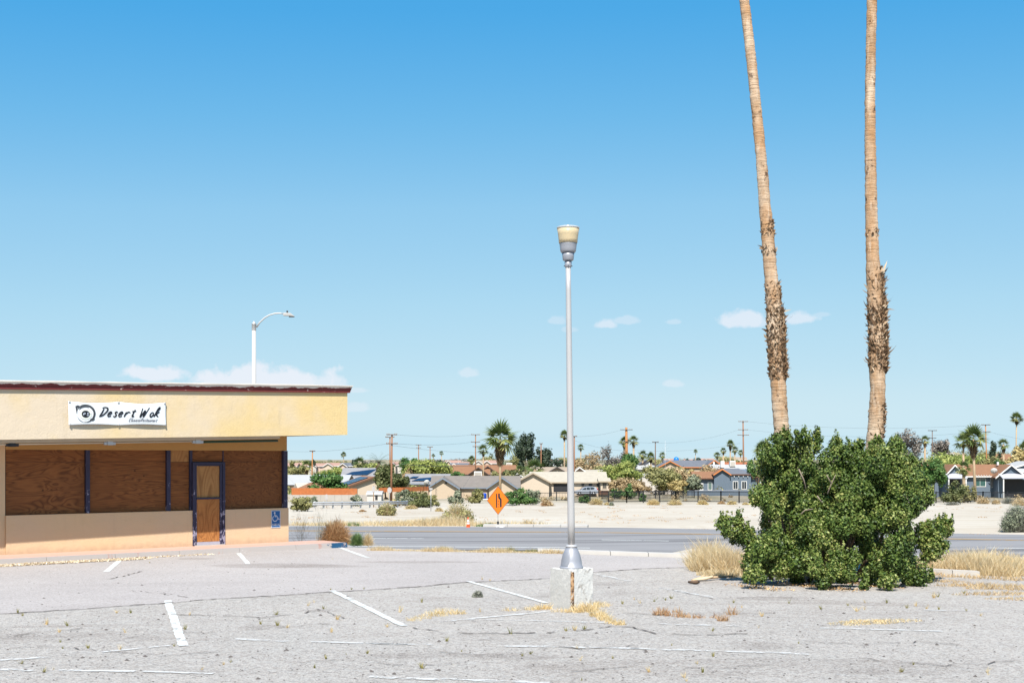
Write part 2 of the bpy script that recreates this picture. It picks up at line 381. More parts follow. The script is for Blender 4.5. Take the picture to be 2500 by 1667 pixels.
M_PLY = [plywood('plywood_a', (.30, .118, .040), (.125, .046, .017), (.21, .080, .029), 1.7, (.5, 1, 1.5)),
         plywood('plywood_b', (.30, .115, .037), (.135, .049, .017), (.22, .08, .027), 2.3, (.24, 1, 1.9)),
         plywood('plywood_c', (.26, .102, .035), (.11, .041, .015), (.19, .072, .026), 2.0, (.5, 1, 1.8), warp=2.0)]
M_PLYDOOR = plywood('plywood_door_top', (.50, .262, .098), (.30, .14, .05), (.42, .2, .075), 1.3, (1.9, 1, .35))
M_PLYDOOR2 = plywood('plywood_door_bottom', (.52, .225, .07), (.30, .115, .034), (.42, .165, .05), 1.2, (1.8, 1, .6), warp=1.6)
M_WHITE = plain('white_paint', (.76, .75, .73), .08, 3, .6)
M_CREAM = plain('cream_housing', (.55, .46, .35), .15, 3, .6)
M_DARK = plain('dark_plastic', (.035, .035, .04), .2, 3, .5)
M_GREENTUBE = plain('green_tube', (.012, .05, .03), .2, 3, .35)
M_ROOF = plain('roof_gravel', (.55, .52, .48), .15, 2, .9)
M_PINK = solid_paint('pink_sidewalk_paint', (.60, .37, .30), .58, (.52, .44, .39), 4)
t = NT('worn_blue_kerb'); xx = t.sep()
col = t.mix(t.ramp(t.math('ADD', t.noise(5, 6, .7), t.math('MULTIPLY', t.math('SUBTRACT', xx[0], .45), .38)), [(.56, 0), (.59, 1)]), (.42, .375, .355), (.014, .075, .16))
col = t.mix(t.ramp(t.noise(9, 6, .7), [(.62, 0), (.66, 1)]), col, (.52, .47, .45))
col = t.mix(t.ramp(t.noise(3, 6, .7, vec=t.co((1, 1, .3))), [(.58, 0), (.66, .8)]), col, (.44, .24, .2)); M_BLUEKERB = t.out(col, .75, .25)
t = NT('banner_vinyl'); col = t.mix(t.noise(2, 4), (.74, .78, .82), (.82, .84, .86)); M_BANNER = t.out(col, .45, .35)
M_INK = plain('black_ink', (.012, .014, .02), .1, 3, .5); M_INKGREY = plain('grey_ink', (.055, .06, .07), .1, 3, .5)
M_INKPALE = plain('pale_grey_ink', (.22, .23, .27), .1, 3, .5); M_INKCREAM = plain('cream_ink', (.74, .76, .68), .05, 3, .5)
M_SIGNBLUE = plain('sign_blue', (.008, .115, .36), .1, 5, .45, .4); M_SIGNWHITE = plain('sign_white', (.62, .68, .78), .06, 5, .45, .4)
# ---- lamp and metal
M_ALU = plain('brushed_aluminium', (.57, .545, .54), .10, 2.5, .36, .5, .3)
M_ALUCAST = plain('cast_aluminium', (.36, .365, .405), .06, 5, .42, .5, .25)
M_STEEL = plain('galvanised_steel', (.55, .55, .56), .12, 4, .5, .5, .35)
M_POLEWHITE = plain('painted_pole', (.50, .485, .475), .05, 2, .6, .3)
t = NT('amber_bowl'); col = t.mix(t.noise(3, 2), (.86, .71, .47), (.90, .79, .57)); t.out(col, .3, .5)
tr = t.n('ShaderNodeBsdfTranslucent'); t.l(col, tr.inputs['Color']); mx = t.n('ShaderNodeMixShader'); mx.inputs[0].default_value = .45
t.l(t.b.outputs[0], mx.inputs[1]); t.l(tr.outputs[0], mx.inputs[2]); t.l(mx.outputs[0], t.t.nodes['Material Output'].inputs['Surface']); M_BOWL = t.m
t = NT('clear_rim'); t.out((.80, .84, .88), .15, .5); t.b.inputs['Transmission Weight'].default_value = .45; M_RIM = t.m
t = NT('white_painted_concrete'); col = t.mix(t.noise(3, 6, .6), (.66, .645, .615), (.74, .725, .695))
col = t.mix(t.ramp(t.noise(6, 6, .7), [(.56, 0), (.63, .8)]), col, (.40, .36, .32))
col = t.mix(t.ramp(t.noise(14, 5, .7, vec=t.co((1, 1, .25))), [(.6, 0), (.72, .5)]), col, (.46, .44, .41)); t.bump(t.noise(22, 5, .7), .6, .015); M_BLOCK = t.out(col, .85, .2)
t = NT('grey_face_concrete'); col = t.mix(t.noise(3.5, 6, .6), (.45, .435, .415), (.56, .545, .52))
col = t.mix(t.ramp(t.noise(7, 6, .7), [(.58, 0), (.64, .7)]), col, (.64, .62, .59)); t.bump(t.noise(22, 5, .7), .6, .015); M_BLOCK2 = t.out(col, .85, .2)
t = NT('rust'); col = t.mix(t.ramp(t.noise(14, 5, .7), [(.44, 0), (.54, 1)]), (.60, .36, .19), (.075, .035, .02))
col = t.mix(t.ramp(t.noise(20, 5, .7), [(.58, 0), (.64, 1)]), col, (.66, .6, .52)); M_RUST = t.out(col, .85, .15)
# ---- trunks, foliage, dry plants
t = NT('palm_trunk'); z = t.sep()
rings = t.noise(1.0, 5, .65, vec=t.co((3, 3, 34)), dist=.6); pat = t.noise(1.0, 5, .6, vec=t.co((4, 4, 1.3)))
col = t.mix(t.ramp(pat, [(.36, 0), (.64, 1)]), (.42, .265, .155), (.68, .53, .39))
col = t.mix(t.ramp(t.noise(1.0, 4, .6, vec=t.co((1, 1, .55))), [(.46, 0), (.64, .85)]), col, (.48, .25, .105))
col = t.mix(t.ramp(rings, [(.51, 0), (.66, .6)]), col, (.27, .155, .085))
col = t.mix(t.ramp(t.noise(1.0, 5, .7, vec=t.co((7, 7, 5))), [(.60, 0), (.67, .9)]), col, (.12, .065, .04))
col = t.mix(t.ramp(t.noise(1.0, 4, .6, vec=t.co((14, 14, 2))), [(.55, 0), (.72, .6)]), col, (.74, .62, .50))
t.bump(t.math('ADD', rings, t.math('MULTIPLY', pat, .5)), 1.0, .03); M_TRUNK = t.out(col, .9, .1)
M_FIBRE = leafmat('palm_fibre', [(0, (.075, .043, .024)), (.5, (.17, .105, .062)), (.85, (.32, .215, .13)), (1, (.55, .44, .32))], .1, .9, .1)
M_BUSH = leafmat('shrub_leaf', [(0, (.014, .030, .007)), (.33, (.050, .088, .016)), (.62, (.125, .170, .036)), (.88, (.25, .265, .082)), (1, (.30, .27, .09))], .03, .5, .25)
M_TWIG = plain('grey_twig', (.28, .22, .17), .3, 8, .9, .1)
M_BARK = plain('brown_bark', (.15, .10, .07), .35, 5, .95, .1)
M_STRAW = leafmat('straw', [(0, (.48, .35, .18)), (.5, (.66, .52, .31)), (1, (.78, .68, .48))], .42, .8, .15)
M_STRAWGOLD = leafmat('golden_straw', [(0, (.52, .36, .16)), (.5, (.72, .55, .29)), (1, (.82, .70, .46))], .42, .8, .15)
M_TUMBLE = leafmat('tumbleweed_twig', [(0, (.30, .165, .08)), (.5, (.50, .30, .15)), (1, (.66, .46, .26))], .35, .85, .1)
M_CHAFFW = leafmat('tan_weed', [(0, (.36, .22, .10)), (.5, (.56, .40, .21)), (1, (.72, .58, .37))], .35, .85, .1)
M_REDWEED = leafmat('red_brown_weed', [(0, (.30, .15, .08)), (1, (.60, .40, .21))], .35, .85, .1)
M_WEED = leafmat('weed_green', [(0, (.10, .12, .03)), (.5, (.24, .22, .07)), (1, (.50, .40, .16))], .3, .7, .2)
M_GREENWEED = leafmat('fresh_weed', [(0, (.06, .13, .04)), (1, (.19, .27, .10))], .3, .7, .2)
M_GREYWEED = leafmat('grey_weed', [(0, (.12, .13, .11)), (1, (.34, .34, .28))], .2, .8, .1)
M_LITTER = leafmat('dead_leaf', [(0, (.26, .14, .06)), (.6, (.48, .30, .13)), (1, (.62, .47, .28))], .1, .85, .1)
M_CHAFF = leafmat('dry_chaff', [(0, (.40, .29, .18)), (.6, (.60, .49, .34)), (1, (.74, .68, .58))], .1, .85, .1)
M_STONE = plain('pebble', (.14, .12, .11), .5, 9, .9)
M_ROCK = plain('brown_rock', (.24, .175, .11), .3, 8, .9, .1, 0, .6, 20)
GREENS = dict(
    dark=leafmat('euca_leaf', [(0, (0.023, 0.0391, 0.023)), (0.6, (0.0483, 0.0713, 0.0437)), (1, (0.115, 0.1437, 0.0978))], .2),
    pine=leafmat('pine_leaf', [(0, (0.0454, 0.0594, 0.0216)), (0.6, (0.1063, 0.1215, 0.0432)), (1, (0.241, 0.2362, 0.1013))], .2),
    olive=leafmat('olive_leaf', [(0, (0.1142, 0.116, 0.0435)), (0.6, (0.2512, 0.2392, 0.0943)), (1, (0.4567, 0.3915, 0.174))], .25),
    lime=leafmat('lime_leaf', [(0, (0.1215, 0.1575, 0.033)), (0.6, (0.2673, 0.3075, 0.0825)), (1, (0.486, 0.4725, 0.1575))], .3),
    green=leafmat('green_leaf', [(0, (0.0341, 0.0875, 0.0225)), (0.6, (0.0853, 0.1688, 0.0438)), (1, (0.21, 0.2937, 0.0938))], .3),
    tan=leafmat('tan_leaf', [(0, (0.189, 0.135, 0.0743)), (0.6, (0.378, 0.2767, 0.1485)), (1, (0.594, 0.4725, 0.2835))], .2),
    grey=leafmat('grey_leaf', [(0, (0.0975, 0.0858, 0.0754)), (0.6, (0.2145, 0.1885, 0.1625)), (1, (0.39, 0.351, 0.312))], .2),
    sage=leafmat('sage_leaf', [(0, (0.1015, 0.1232, 0.0798)), (0.6, (0.2102, 0.232, 0.1522)), (1, (0.3915, 0.3987, 0.2755))], .2),
    palm=leafmat('palm_leaf', [(0, (0.0421, 0.0715, 0.0208)), (0.45, (0.1193, 0.1625, 0.0468)), (0.8, (0.3089, 0.312, 0.1105)), (1, (0.5335, 0.455, 0.221))], .3),
    date=leafmat('date_leaf', [(0, (0.0625, 0.0938, 0.0562)), (0.6, (0.1562, 0.1938, 0.1187)), (1, (0.3375, 0.35, 0.2375))], .2),
    skirt=leafmat('dead_frond', [(0, (.06, .034, .018)), (.6, (.15, .092, .05)), (1, (.30, .21, .12))], .12),
    goldbush=leafmat('gold_leaf', [(0, (0.221, 0.169, 0.065)), (0.6, (0.429, 0.3315, 0.1365)), (1, (0.65, 0.533, 0.273))], .25))
print('materials done')

# ------------------------------------------------------------------ the lie of the land
def lerp_fn(pts):
    xs = [p[0] for p in pts]; ys = [p[1] for p in pts]
    return lambda x: np.interp(x, xs, ys)
_C = lerp_fn([(-400, 90), (-100, 78.5), (-40, 75.8), (-13, 74.5), (-6.3, 73.9), (3.5, 73.1), (7.8, 72.1), (25.4, 66.1), (45, 58.5), (80, 45), (400, 40)])
def CL(x): return (_C(x-3)+_C(x)+_C(x+3)+_C(x-1.5)+_C(x+1.5))/5     # road centre line, y as a function of x
EDGE = lerp_fn([(-60, 34), (-5.7, 33), (-3.9, 31.8), (-2.5, 31.25), (0, 30.4), (1.6, 29.5), (3.95, 28.4), (8.2, 24.6), (9.5, 23.8), (15, 20), (30, 12), (60, 5)])
_ROW = lerp_fn([(math.log(d), r) for d, r in ((70, 1296), (78, 1287), (100, 1262), (127, 1243), (180, 1227), (240, 1217), (260, 1208), (310, 1199),
                (400, 1183), (500, 1170), (700, 1152), (1000, 1140), (1500, 1131), (2500, 1126.5), (5000, 1123.5), (9000, 1122))])
def z_road(s): return np.where(s <= 0, -1.97, -1.97-.055*s)
def soff(x, y):
    sl = (CL(x+1)-CL(x-1))/2
    return (CL(x)-y)/np.sqrt(1+sl*sl)
def terrain(x, y):
    x = np.asarray(x, float); y = np.asarray(y, float)
    s = soff(x, y); e = EDGE(x); ev = e + np.where(x > 4.2, 4.0, .25)
    yr = CL(x) - 8.4*np.sqrt(1+((CL(x+1)-CL(x-1))/2)**2)
    tt = np.clip((y-ev)/np.maximum(yr-ev, 2), 0, 1)
    near = -.03 - 2.47*(1-(1-tt)**1.6)
    yc = np.maximum(y, 60)
    far = CZ - (_ROW(np.log(yc))-HY)*yc/F
    w = np.clip((-s-5.2)/14, 0, 1); w = w*w*(3-2*w)
    road = z_road(s) - .1
    z = np.where(s > 8.4, near, np.where(s > -5.2, road, (road+.06)*(1-w)+far*w))
    return z
def tz(x, y): return float(terrain(x, y))
def P(px, py, d): return Vector(((px-HX)/F*d, d, CZ-(py-HY)/F*d))       # a photo position at a distance
def G(px, py, z=0.0):                                                     # a photo position on a level at height z
    d = (CZ-z)*F/(py-HY); return Vector(((px-HX)/F*d, d, z))
def T(px, d, dz=0):                                                       # on the land at a distance
    x = (px-HX)/F*d; return Vector((x, d, tz(x, d)+dz))

ys = np.concatenate([np.arange(-40, 20, 10), np.arange(20, 92, 1.0), np.arange(92, 420, 5.0), np.geomspace(420, 9000, 46)])
half = np.concatenate([np.arange(0, 60, 1.5), np.arange(60, 200, 7), np.geomspace(200, 6000, 24)])
xs = np.concatenate([-half[:0:-1], half])
XX, YY = np.meshgrid(xs, ys); rg = np.random.default_rng(3)
ZZ = terrain(XX, YY); ss = soff(XX, YY)
ZZ = ZZ + np.where((ss < -7) & (YY < 400), rg.normal(size=ZZ.shape)*.035, 0)
nx, ny = len(xs), len(ys)
V = np.stack([XX.ravel(), YY.ravel(), ZZ.ravel()], 1)
ii = (np.arange(ny-1)[:, None]*nx + np.arange(nx-1)[None, :]).ravel()
Fq = np.stack([ii, ii+1, ii+nx+1, ii+nx], 1)
gm = np_mesh('ground', V, Fq, M_SAND); gm.polygons.foreach_set('use_smooth', [True]*len(gm.polygons))
ground = kind(obj('ground', gm), 'structure')

# ------------------------------------------------------------------ parking lot
lx = np.concatenate([np.arange(-60, -14, 4.0), np.arange(-14, 14, .5), np.arange(14, 44, 3.0)])
mb = MB()
for a, b in zip(lx[:-1], lx[1:]):
    mb.quad((a, -15, 0), (b, -15, 0), (b, float(EDGE(b)), 0), (a, float(EDGE(a)), 0))
lot = kind(mb.build('parking_lot', M_OLD), 'structure')
BND = [(-200, 1506), (0, 1499), (191, 1487), (408, 1472), (510, 1463), (660, 1455), (808, 1445), (920, 1439), (1000, 1434), (1131, 1422), (1240, 1417), (1342, 1412), (1450, 1397), (1567, 1388), (1640, 1386), (1682, 1385)]
bp = [G(x, y) for x, y in BND]
rnd = random.Random(5)
mb = MB(); pts = []
for p, q in zip(bp[:-1], bp[1:]):
    for k in range(8):
        r = p.lerp(q, k/8); pts.append((r.x, r.y + rnd.uniform(-.05, .05)))
pts.append((bp[-1].x, bp[-1].y)); pts.insert(0, (-30, 8))
for a, b in zip(pts[:-1], pts[1:]):
    ea, eb = float(EDGE(a[0]))-.02, float(EDGE(b[0]))-.02
    mb.quad((a[0], a[1], .004), (b[0], b[1], .004), (b[0], max(eb, b[1]+.01), .004), (a[0], max(ea, a[1]+.01), .004))
sealed = kind(mb.build('resurfaced_asphalt', M_NEW), 'structure')
def strip(p, q, w, z, n=1, jag=0.0, rng=rnd):
    p, q = Vector((p[0], p[1])), Vector((q[0], q[1])); d = (q-p).normalized(); s = Vector((-d.y, d.x))*w/2
    vs, fs = [], []
    for i in range(n+1):
        c = p.lerp(q, i/n); j1 = 1+rng.uniform(-jag, jag); j2 = 1+rng.uniform(-jag, jag)
        vs += [(c.x-s.x*j1, c.y-s.y*j1, z), (c.x+s.x*j2, c.y+s.y*j2, z)]
    for i in range(n): fs.append((2*i, 2*i+2, 2*i+3, 2*i+1))
    return vs, fs
def parking_line(a, b, w, mat, parent, z=.009, jag=.18):
    p, q = G(*a), G(*b); mb = MB(); vs, fs = strip(p, q, w, z, max(4, int((q-p).length/.15)), jag); mb.add(vs, fs)
    return mb.build('parking_line', mat, parent)
for a, b, w in (((304, 1358), (259, 1396), .115), ((579, 1346), (606, 1377), .11), ((828, 1336), (899, 1362), .11), ((409, 1466), (447, 1577), .112),
                ((811, 1442), (985, 1528), .105), ((1143, 1419), (1334, 1472), .095)):
    parking_line(a, b, w, M_LINE, lot)
for a, b, w in (((1446, 1400), (1537, 1419), .11), ((1611, 1435), (1744, 1459), .11), ((1012, 1524), (1350, 1492), .10), ((1420, 1519), (1490, 1520), .1), ((1150, 1512), (1420, 1518), .06),
                ((1607, 1523), (1840, 1530), .10), ((2002, 1533), (2300, 1541), .10), ((900, 1653), (1360, 1668), .12), ((1226, 1577), (1560, 1583), .11), ((1640, 1586), (1975, 1597), .11),
                ((900, 1571), (1060, 1574), .10), ((0, 1612), (130, 1603), .10), ((150, 1601), (417, 1576), .08), ((0, 1634), (77, 1638), .11), ((140, 1637), (330, 1639), .09), ((350, 1639), (520, 1645), .08),
                ((574, 1560), (700, 1566), .11), ((760, 1567), (995, 1573), .09), ((2255, 1489), (2420, 1493), .09), ((1540, 1582), (1640, 1588), .08)):
    parking_line(a, b, w, M_FADED, lot, .0085, .35)
def crack(path, w, name='crack'):
    pts = [G(*p) for p in path]; mb = MB(); fine = []
    for p, q in zip(pts[:-1], pts[1:]):
        n = max(2, int((q-p).length/.12))
        for k in range(n): r = p.lerp(q, k/n); fine.append((r.x+rnd.gauss(0, .022), r.y+rnd.gauss(0, .03)))
    for a, b in zip(fine[:-1], fine[1:]):
        if rnd.random() < .18: continue
        vs, fs = strip(a, b, w*rnd.uniform(.3, 1.5), .0125); mb.add(vs, fs)
    return mb.build(name, M_CRACK, lot)
crack([b for b in BND if b[0] > -100], .028)
for path, w in (([(400, 1500), (520, 1503), (640, 1508), (740, 1498), (780, 1487)], .025), ([(0, 1558), (90, 1545), (190, 1535), (260, 1532)], .02), ([(265, 1415), (330, 1400), (352, 1392)], .022),
                ([(322, 1442), (400, 1450), (470, 1460)], .015), ([(1005, 1532), (1090, 1544), (1180, 1548), (1330, 1545), (1420, 1540), (1495, 1528), (1540, 1532), (1600, 1546), (1700, 1551), (1850, 1547)], .03),
                ([(1370, 1580), (1420, 1585), (1520, 1580), (1560, 1570)], .016), ([(600, 1540), (720, 1530), (830, 1520)], .015), ([(1480, 1495), (1600, 1500), (1750, 1498), (1910, 1498)], .018),
                ([(1640, 1440), (1740, 1462), (1850, 1458), (2000, 1462)], .014), ([(2000, 1528), (2150, 1519), (2300, 1524)], .014), ([(300, 1560), (400, 1545), (560, 1545)], .012), ([(1150, 1563), (1250, 1560)], .014),
                ([(1040, 1590), (1150, 1598), (1260, 1597)], .012), ([(780, 1487), (840, 1510), (870, 1515)], .018), ([(0, 1585), (120, 1578), (260, 1590), (420, 1600), (560, 1588)], .014), ([(700, 1620), (850, 1610), (1000, 1625), (1180, 1618)], .014), ([(1400, 1640), (1560, 1625), (1760, 1632), (1900, 1620)], .014), ([(1930, 1560), (2080, 1575), (2240, 1566), (2420, 1580)], .014), ([(2100, 1610), (2300, 1625), (2500, 1612)], .014)):
    crack(path, w)
# scattered pebbles and dark bits of asphalt
g = np.random.default_rng(8); vs, fs = [], []
for i in range(2200):
    py = 1120+ g.uniform(1, 1)*(1667-1120)*g.uniform(.42, 1.05)**1.0; px = g.uniform(-20, 2520); p = G(px, py)
    if p.y > EDGE(p.x)-.3: continue
    r = g.uniform(.004, .013) if i % 18 else g.uniform(.013, .026); b = len(vs)
    for k in range(4): an = k*math.pi/2+g.uniform(0, .8); vs.append((p.x+math.cos(an)*r*1.3, p.y+math.sin(an)*r, .004))
    vs.append((p.x, p.y, r*.9)); fs += [(b, b+1, b+4), (b+1, b+2, b+4), (b+2, b+3, b+4), (b+3, b, b+4)]
me = np_mesh('pebbles', np.array(vs), np.array(fs), M_STONE); pb = obj('pebbles', me)
kind(tag(pb, 'loose dark pebbles and asphalt crumbs scattered over the parking lot', 'pebbles'), 'stuff')

# near kerb along the lot's far edge and on the right
def kerb(name, x0, x1, w, h, parent=None, off=0.02, z0=-.03):
    mb = MB(); n = max(2, int((x1-x0)/.8)); xs_ = [x0+(x1-x0)*i/n for i in range(n+1)]
    for a, b in zip(xs_[:-1], xs_[1:]):
        g_ = .006
        ya, yb = float(EDGE(a))+off, float(EDGE(b))+off
        mb.hexa([(a+g_, ya, z0), (b-g_, yb, z0), (b-g_, yb+w, z0), (a+g_, ya+w, z0), (a+g_, ya+.02, h), (b-g_, yb+.02, h), (b-g_, yb+w, h), (a+g_, ya+w, h)])
    return mb.build(name, M_KERB, parent)
M_KERB = plain('pale_kerb_concrete', (.52, .49, .46), .12, 2, .9, .15)
kind(kerb('kerb', .6, 3.9, .35, .085), 'structure'); kind(kerb('kerb', 7.9, 8.75, .22, .10, off=-.35), 'structure')

# ------------------------------------------------------------------ road
def road_pt(x, s, z):
    y = float(CL(x)); sl = float((CL(x+1)-CL(x-1))/2); n = Vector((sl, -1)).normalized()
    return (x+n.x*s, y+n.y*s, float(z_road(s))+z)
rx = np.concatenate([np.arange(-140, -40, 8.0), np.arange(-40, 60, 2.0), np.arange(60, 110, 8.0)])
offs = [-5.2, -2.5, 0, 4, 8.3]; vs, fs = [], []
for x in rx:
    for s in offs: vs.append(road_pt(float(x), s, .0))
k = len(offs)
for i in range(len(rx)-1):
    for j in range(k-1): fs.append((i*k+j+1, (i+1)*k+j+1, (i+1)*k+j, i*k+j))
mb = MB(); mb.add(vs, fs, 0, True); road = kind(mb.build('road', M_ROAD), 'structure')
def road_line(name, s, w, x0, x1, mat, z=.012):
    n = max(2, int((x1-x0)/2)); vs, fs = [], []
    for i in range(n+1):
        x = x0+(x1-x0)*i/n; vs += [road_pt(x, s-w/2, z), road_pt(x, s+w/2, z)]
    for i in range(n): fs.append((2*i+1, 2*i+3, 2*i+2, 2*i))
    mb = MB(); mb.add(vs, fs); return mb.build(name, mat, road)
road_line('yellow_centre_line', -.16, .14, -120, 100, M_YELLOW); road_line('yellow_centre_line', .16, .14, -120, 100, M_YELLOW)
road_line('white_edge_line', 7.2, .16, -100, 5.5, M_LINE); road_line('white_edge_line', 7.2, .16, 19, 90, M_LINE)
for x0, x1 in ((-31, -26), (-19.2, -15.0), (-7.5, -4.5), (5.6, 9.4), (17.5, 21.0), (24.6, 29)):
    road_line('white_dash', 3.6, .14, x0, x1, M_LINE)
mb = MB()
for i in range(4):
    x0, x1 = -2.2+i*1.5, -2.2+(i+1)*1.5-.02
    a, b, c, d = road_pt(x0, -5.15, 0), road_pt(x1, -5.15, 0), road_pt(x1, -5.75, 0), road_pt(x0, -5.75, 0)
    mb.hexa([(a[0], a[1], a[2]-.1), (b[0], b[1], b[2]-.1), (c[0], c[1], c[2]-.1), (d[0], d[1], d[2]-.1), (a[0], a[1], a[2]+.13), (b[0], b[1], b[2]+.13), (c[0], c[1], c[2]+.15), (d[0], d[1], d[2]+.15)])
kind(mb.build('far_kerb', M_KERB), 'structure')

# ------------------------------------------------------------------ restaurant building
TH = math.atan2(.634, .7736); WR = Vector((-5.62, 32.2, 0))
U = Vector((math.cos(TH), math.sin(TH), 0)); N = Vector((math.sin(TH), -math.cos(TH), 0))
def wp(px, py, off=0.0):            # photo position on the plane 'off' in front of the shop wall -> (along, height)
    k = (px-HX)/F; o = WR + N*off
    s = (k*o.y-o.x)/(U.x-k*U.y); d = o.y+s*U.y
    return s, CZ-(py-HY)/F*d
shop = empty('restaurant_building', WR, TH, 'low peach stucco restaurant with boarded windows and yellow overhanging fascia', 'building')
SW = .12; WL = -6.94; SILL = .97; WTOP = 2.405; D = 1.2; BACK = 9.0; SL = .2/8.4
def zs(x): return 2.776 + SL*x      # underside of the overhang rises gently to the right
LEFT = -13.0
mb = MB(); mb.box(WL, wp(470, 1300)[0], 0, .2, SW-.1, SILL); mb.box(wp(549, 1300)[0], 0, 0, .2, SW-.1, SILL)
lower = mb.build('lower_wall', M_WALL, shop)
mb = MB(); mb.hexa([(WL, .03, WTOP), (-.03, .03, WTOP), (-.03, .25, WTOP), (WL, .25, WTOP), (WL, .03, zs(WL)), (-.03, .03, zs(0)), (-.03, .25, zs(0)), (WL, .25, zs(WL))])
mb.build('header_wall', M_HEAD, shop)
mb = MB(); mb.hexa([(LEFT, .05, SW-.1), (WL-.004, .05, SW-.1), (WL-.004, .3, SW-.1), (LEFT, .3, SW-.1), (LEFT, .05, zs(LEFT)), (WL-.004, .05, zs(WL)), (WL-.004, .3, zs(WL)), (LEFT, .3, zs(LEFT))])
mb.build('front_wall', M_WALL, shop)
mb = MB(); mb.box(-.22, -.003, .26, BACK, SW-.1, 2.75); mb.build('side_wall', M_WALL, shop)
mb = MB(); mb.box(LEFT, LEFT+.2, .31, BACK, SW-.1, 2.44); mb.build('side_wall', M_WALL, shop)
mb = MB(); mb.box(LEFT+.21, -.23, BACK-.2, BACK, SW-.1, 2.44); mb.build('rear_wall', M_WALL, shop)
# roof slab: fascia ring, soffit, roof deck
XR = .98; FH = 1.145
def slab(mb, x0, x1, y0, y1, za, zb):
    mb.hexa([(x0, y0, zs(x0)+za), (x1, y0, zs(x1)+za), (x1, y1, zs(x1)+za), (x0, y1, zs(x0)+za), (x0, y0, zs(x0)+zb), (x1, y0, zs(x1)+zb), (x1, y1, zs(x1)+zb), (x0, y1, zs(x0)+zb)])
mb = MB(); slab(mb, LEFT-.5, XR, -D, -D+.14, 0, FH); mb.build('fascia', M_FASCIA, shop)
mb = MB(); slab(mb, XR-.14, XR, -D+.141, BACK, 0.0, FH); mb.build('side_fascia', M_FASCIA, shop)
mb = MB(); slab(mb, LEFT-.5, XR-.142, -D+.142, BACK, .012, .10); mb.build('soffit', M_WALL, shop)
mb = MB(); slab(mb, LEFT-.5, XR-.15, -D+.15, BACK, FH-.2, FH-.12); mb.build('roof_deck', M_ROOF, shop)
# red trim moulding (profile out from the fascia, height), extruded along the front and the right side
prof = [(0, -.10), (.045, -.10), (.05, -.075), (.03, -.06), (.045, -.02), (.075, .035), (.105, .06), (.105, .085), (-.16, .085), (-.16, -.02), (0, -.02)]
def trim_front(x0, x1):
    vs, fs = [], []; n = len(prof); m = 40
    for i in range(m+1):
        x = x0+(x1-x0)*i/m
        for o_, h in prof:
            jit = rnd.uniform(-.006, .008) if h > .03 and o_ > .05 else 0
            vs.append((x + (o_ if i == m else 0), -D-.002-o_, SL*x + h + jit))
    for i in range(m):
        for k in range(n): fs.append((i*n+k, i*n+(k+1) % n, (i+1)*n+(k+1) % n, (i+1)*n+k))
    fs.append(tuple(m*n+k for k in range(n)))
    mb = MB(); mb.add(vs, fs); return mb
tr_o = trim_front(LEFT-.5, XR+.002).build('red_trim', M_TRIM, shop); tr_o.location = (0, 0, 2.776+FH)
mb = MB(); mb.hexa([(XR+.003, -D+.01, -.1+SL), (XR+.05, -D-.04, -.1+SL), (XR+.05, BACK, -.1+SL), (XR+.003, BACK, -.1+SL), (XR+.003, -D+.01, .08+SL), (XR+.10, -D-.09, .08+SL), (XR+.10, BACK, .08+SL), (XR+.003, BACK, .08+SL)])
o = mb.build('red_trim', M_TRIM, shop); o.location = (0, 0, 2.776+FH)
# plywood boards, mullions
def sx_(px): return wp(px, 1180)[0]
def board(name, pa, pb, z0, z1, mat, y=.10):
    mb = MB(); mb.box(sx_(pa)+.006, sx_(pb)-.006, y, y+.02, z0, z1); return mb.build(name, mat, shop)
ZS = wp(560, 1127)[1]
for pa_, pb_, m_ in ((17, 211, M_PLY[0]), (221, 409, M_PLY[1])):
    board('plywood_board', pa_, pb_, SILL-.02, ZS-.003, m_); board('plywood_board', pa_, pb_, ZS+.003, WTOP+.03, m_, .103)
board('plywood_board', 418, 466, SILL-.02, ZS-.004, M_PLY[1]); board('plywood_board', 418, 466, ZS+.004, WTOP+.03, M_PLYDOOR, .104)
board('plywood_board', 472, 548, ZS+.01, WTOP+.03, M_PLY[0], .09); board('plywood_board', 550, 693, ZS+.004, WTOP+.03, M_PLY[2], .104)
board('plywood_board', 550, 693, SILL-.02, ZS-.004, M_PLY[2])
mb = MB(); mb.box(WL+.02, -.05, .125, .2, SILL-.01, WTOP+.02); mb.build('backing', M_DARK, shop)
for pa, pb, y in ((211, 221, .03), (409, 418, .03), (466, 472, .05), (693, 703, .012)):
    mb = MB(); mb.box(sx_(pa), sx_(pb), y, .12, SILL+.002, WTOP-.003); mb.build('mullion', M_FRAME, shop)
mb = MB(); mb.box(sx_(547.2), sx_(549.2), .075, .12, ZS, WTOP-.003); mb.build('mullion', M_FRAME, shop)
# door
dl, dr = sx_(470), sx_(549); zt = wp(510, 1128)[1]; zb_ = SW+.02
door = bpy.data.objects.new('door', None); link(door, shop); door.location = (dl, .0, 0)
dw = dr-dl
mb = MB(); mb.box(0, .06, -.02, .10, zb_, zt); mb.build('door_jamb', M_FRAME, door)
mb = MB(); mb.box(dw-.06, dw, -.02, .10, zb_, zt); mb.build('door_jamb', M_FRAME, door)
mb = MB(); mb.box(.062, dw-.062, -.018, .10, zt-.055, zt); mb.build('door_head', M_FRAME, door)
zA, zB, zC = wp(508, 1137)[1], wp(508, 1214)[1], wp(508, 1322)[1]
mb = MB(); mb.box(.064, .11, .0, .07, zb_, zt-.06); mb.box(dw-.13, dw-.064, .0, .07, zb_, zt-.06); mb.box(.112, dw-.132, .002, .07, zA, zt-.06)
mb.build('door_frame', M_FRAME, door)
mb = MB(); mb.box(.112, dw-.132, .002, .07, zb_, zC); mb.build('kick_rail', plain('pale_lavender_paint', (.44, .42, .50), .2, 6), door)
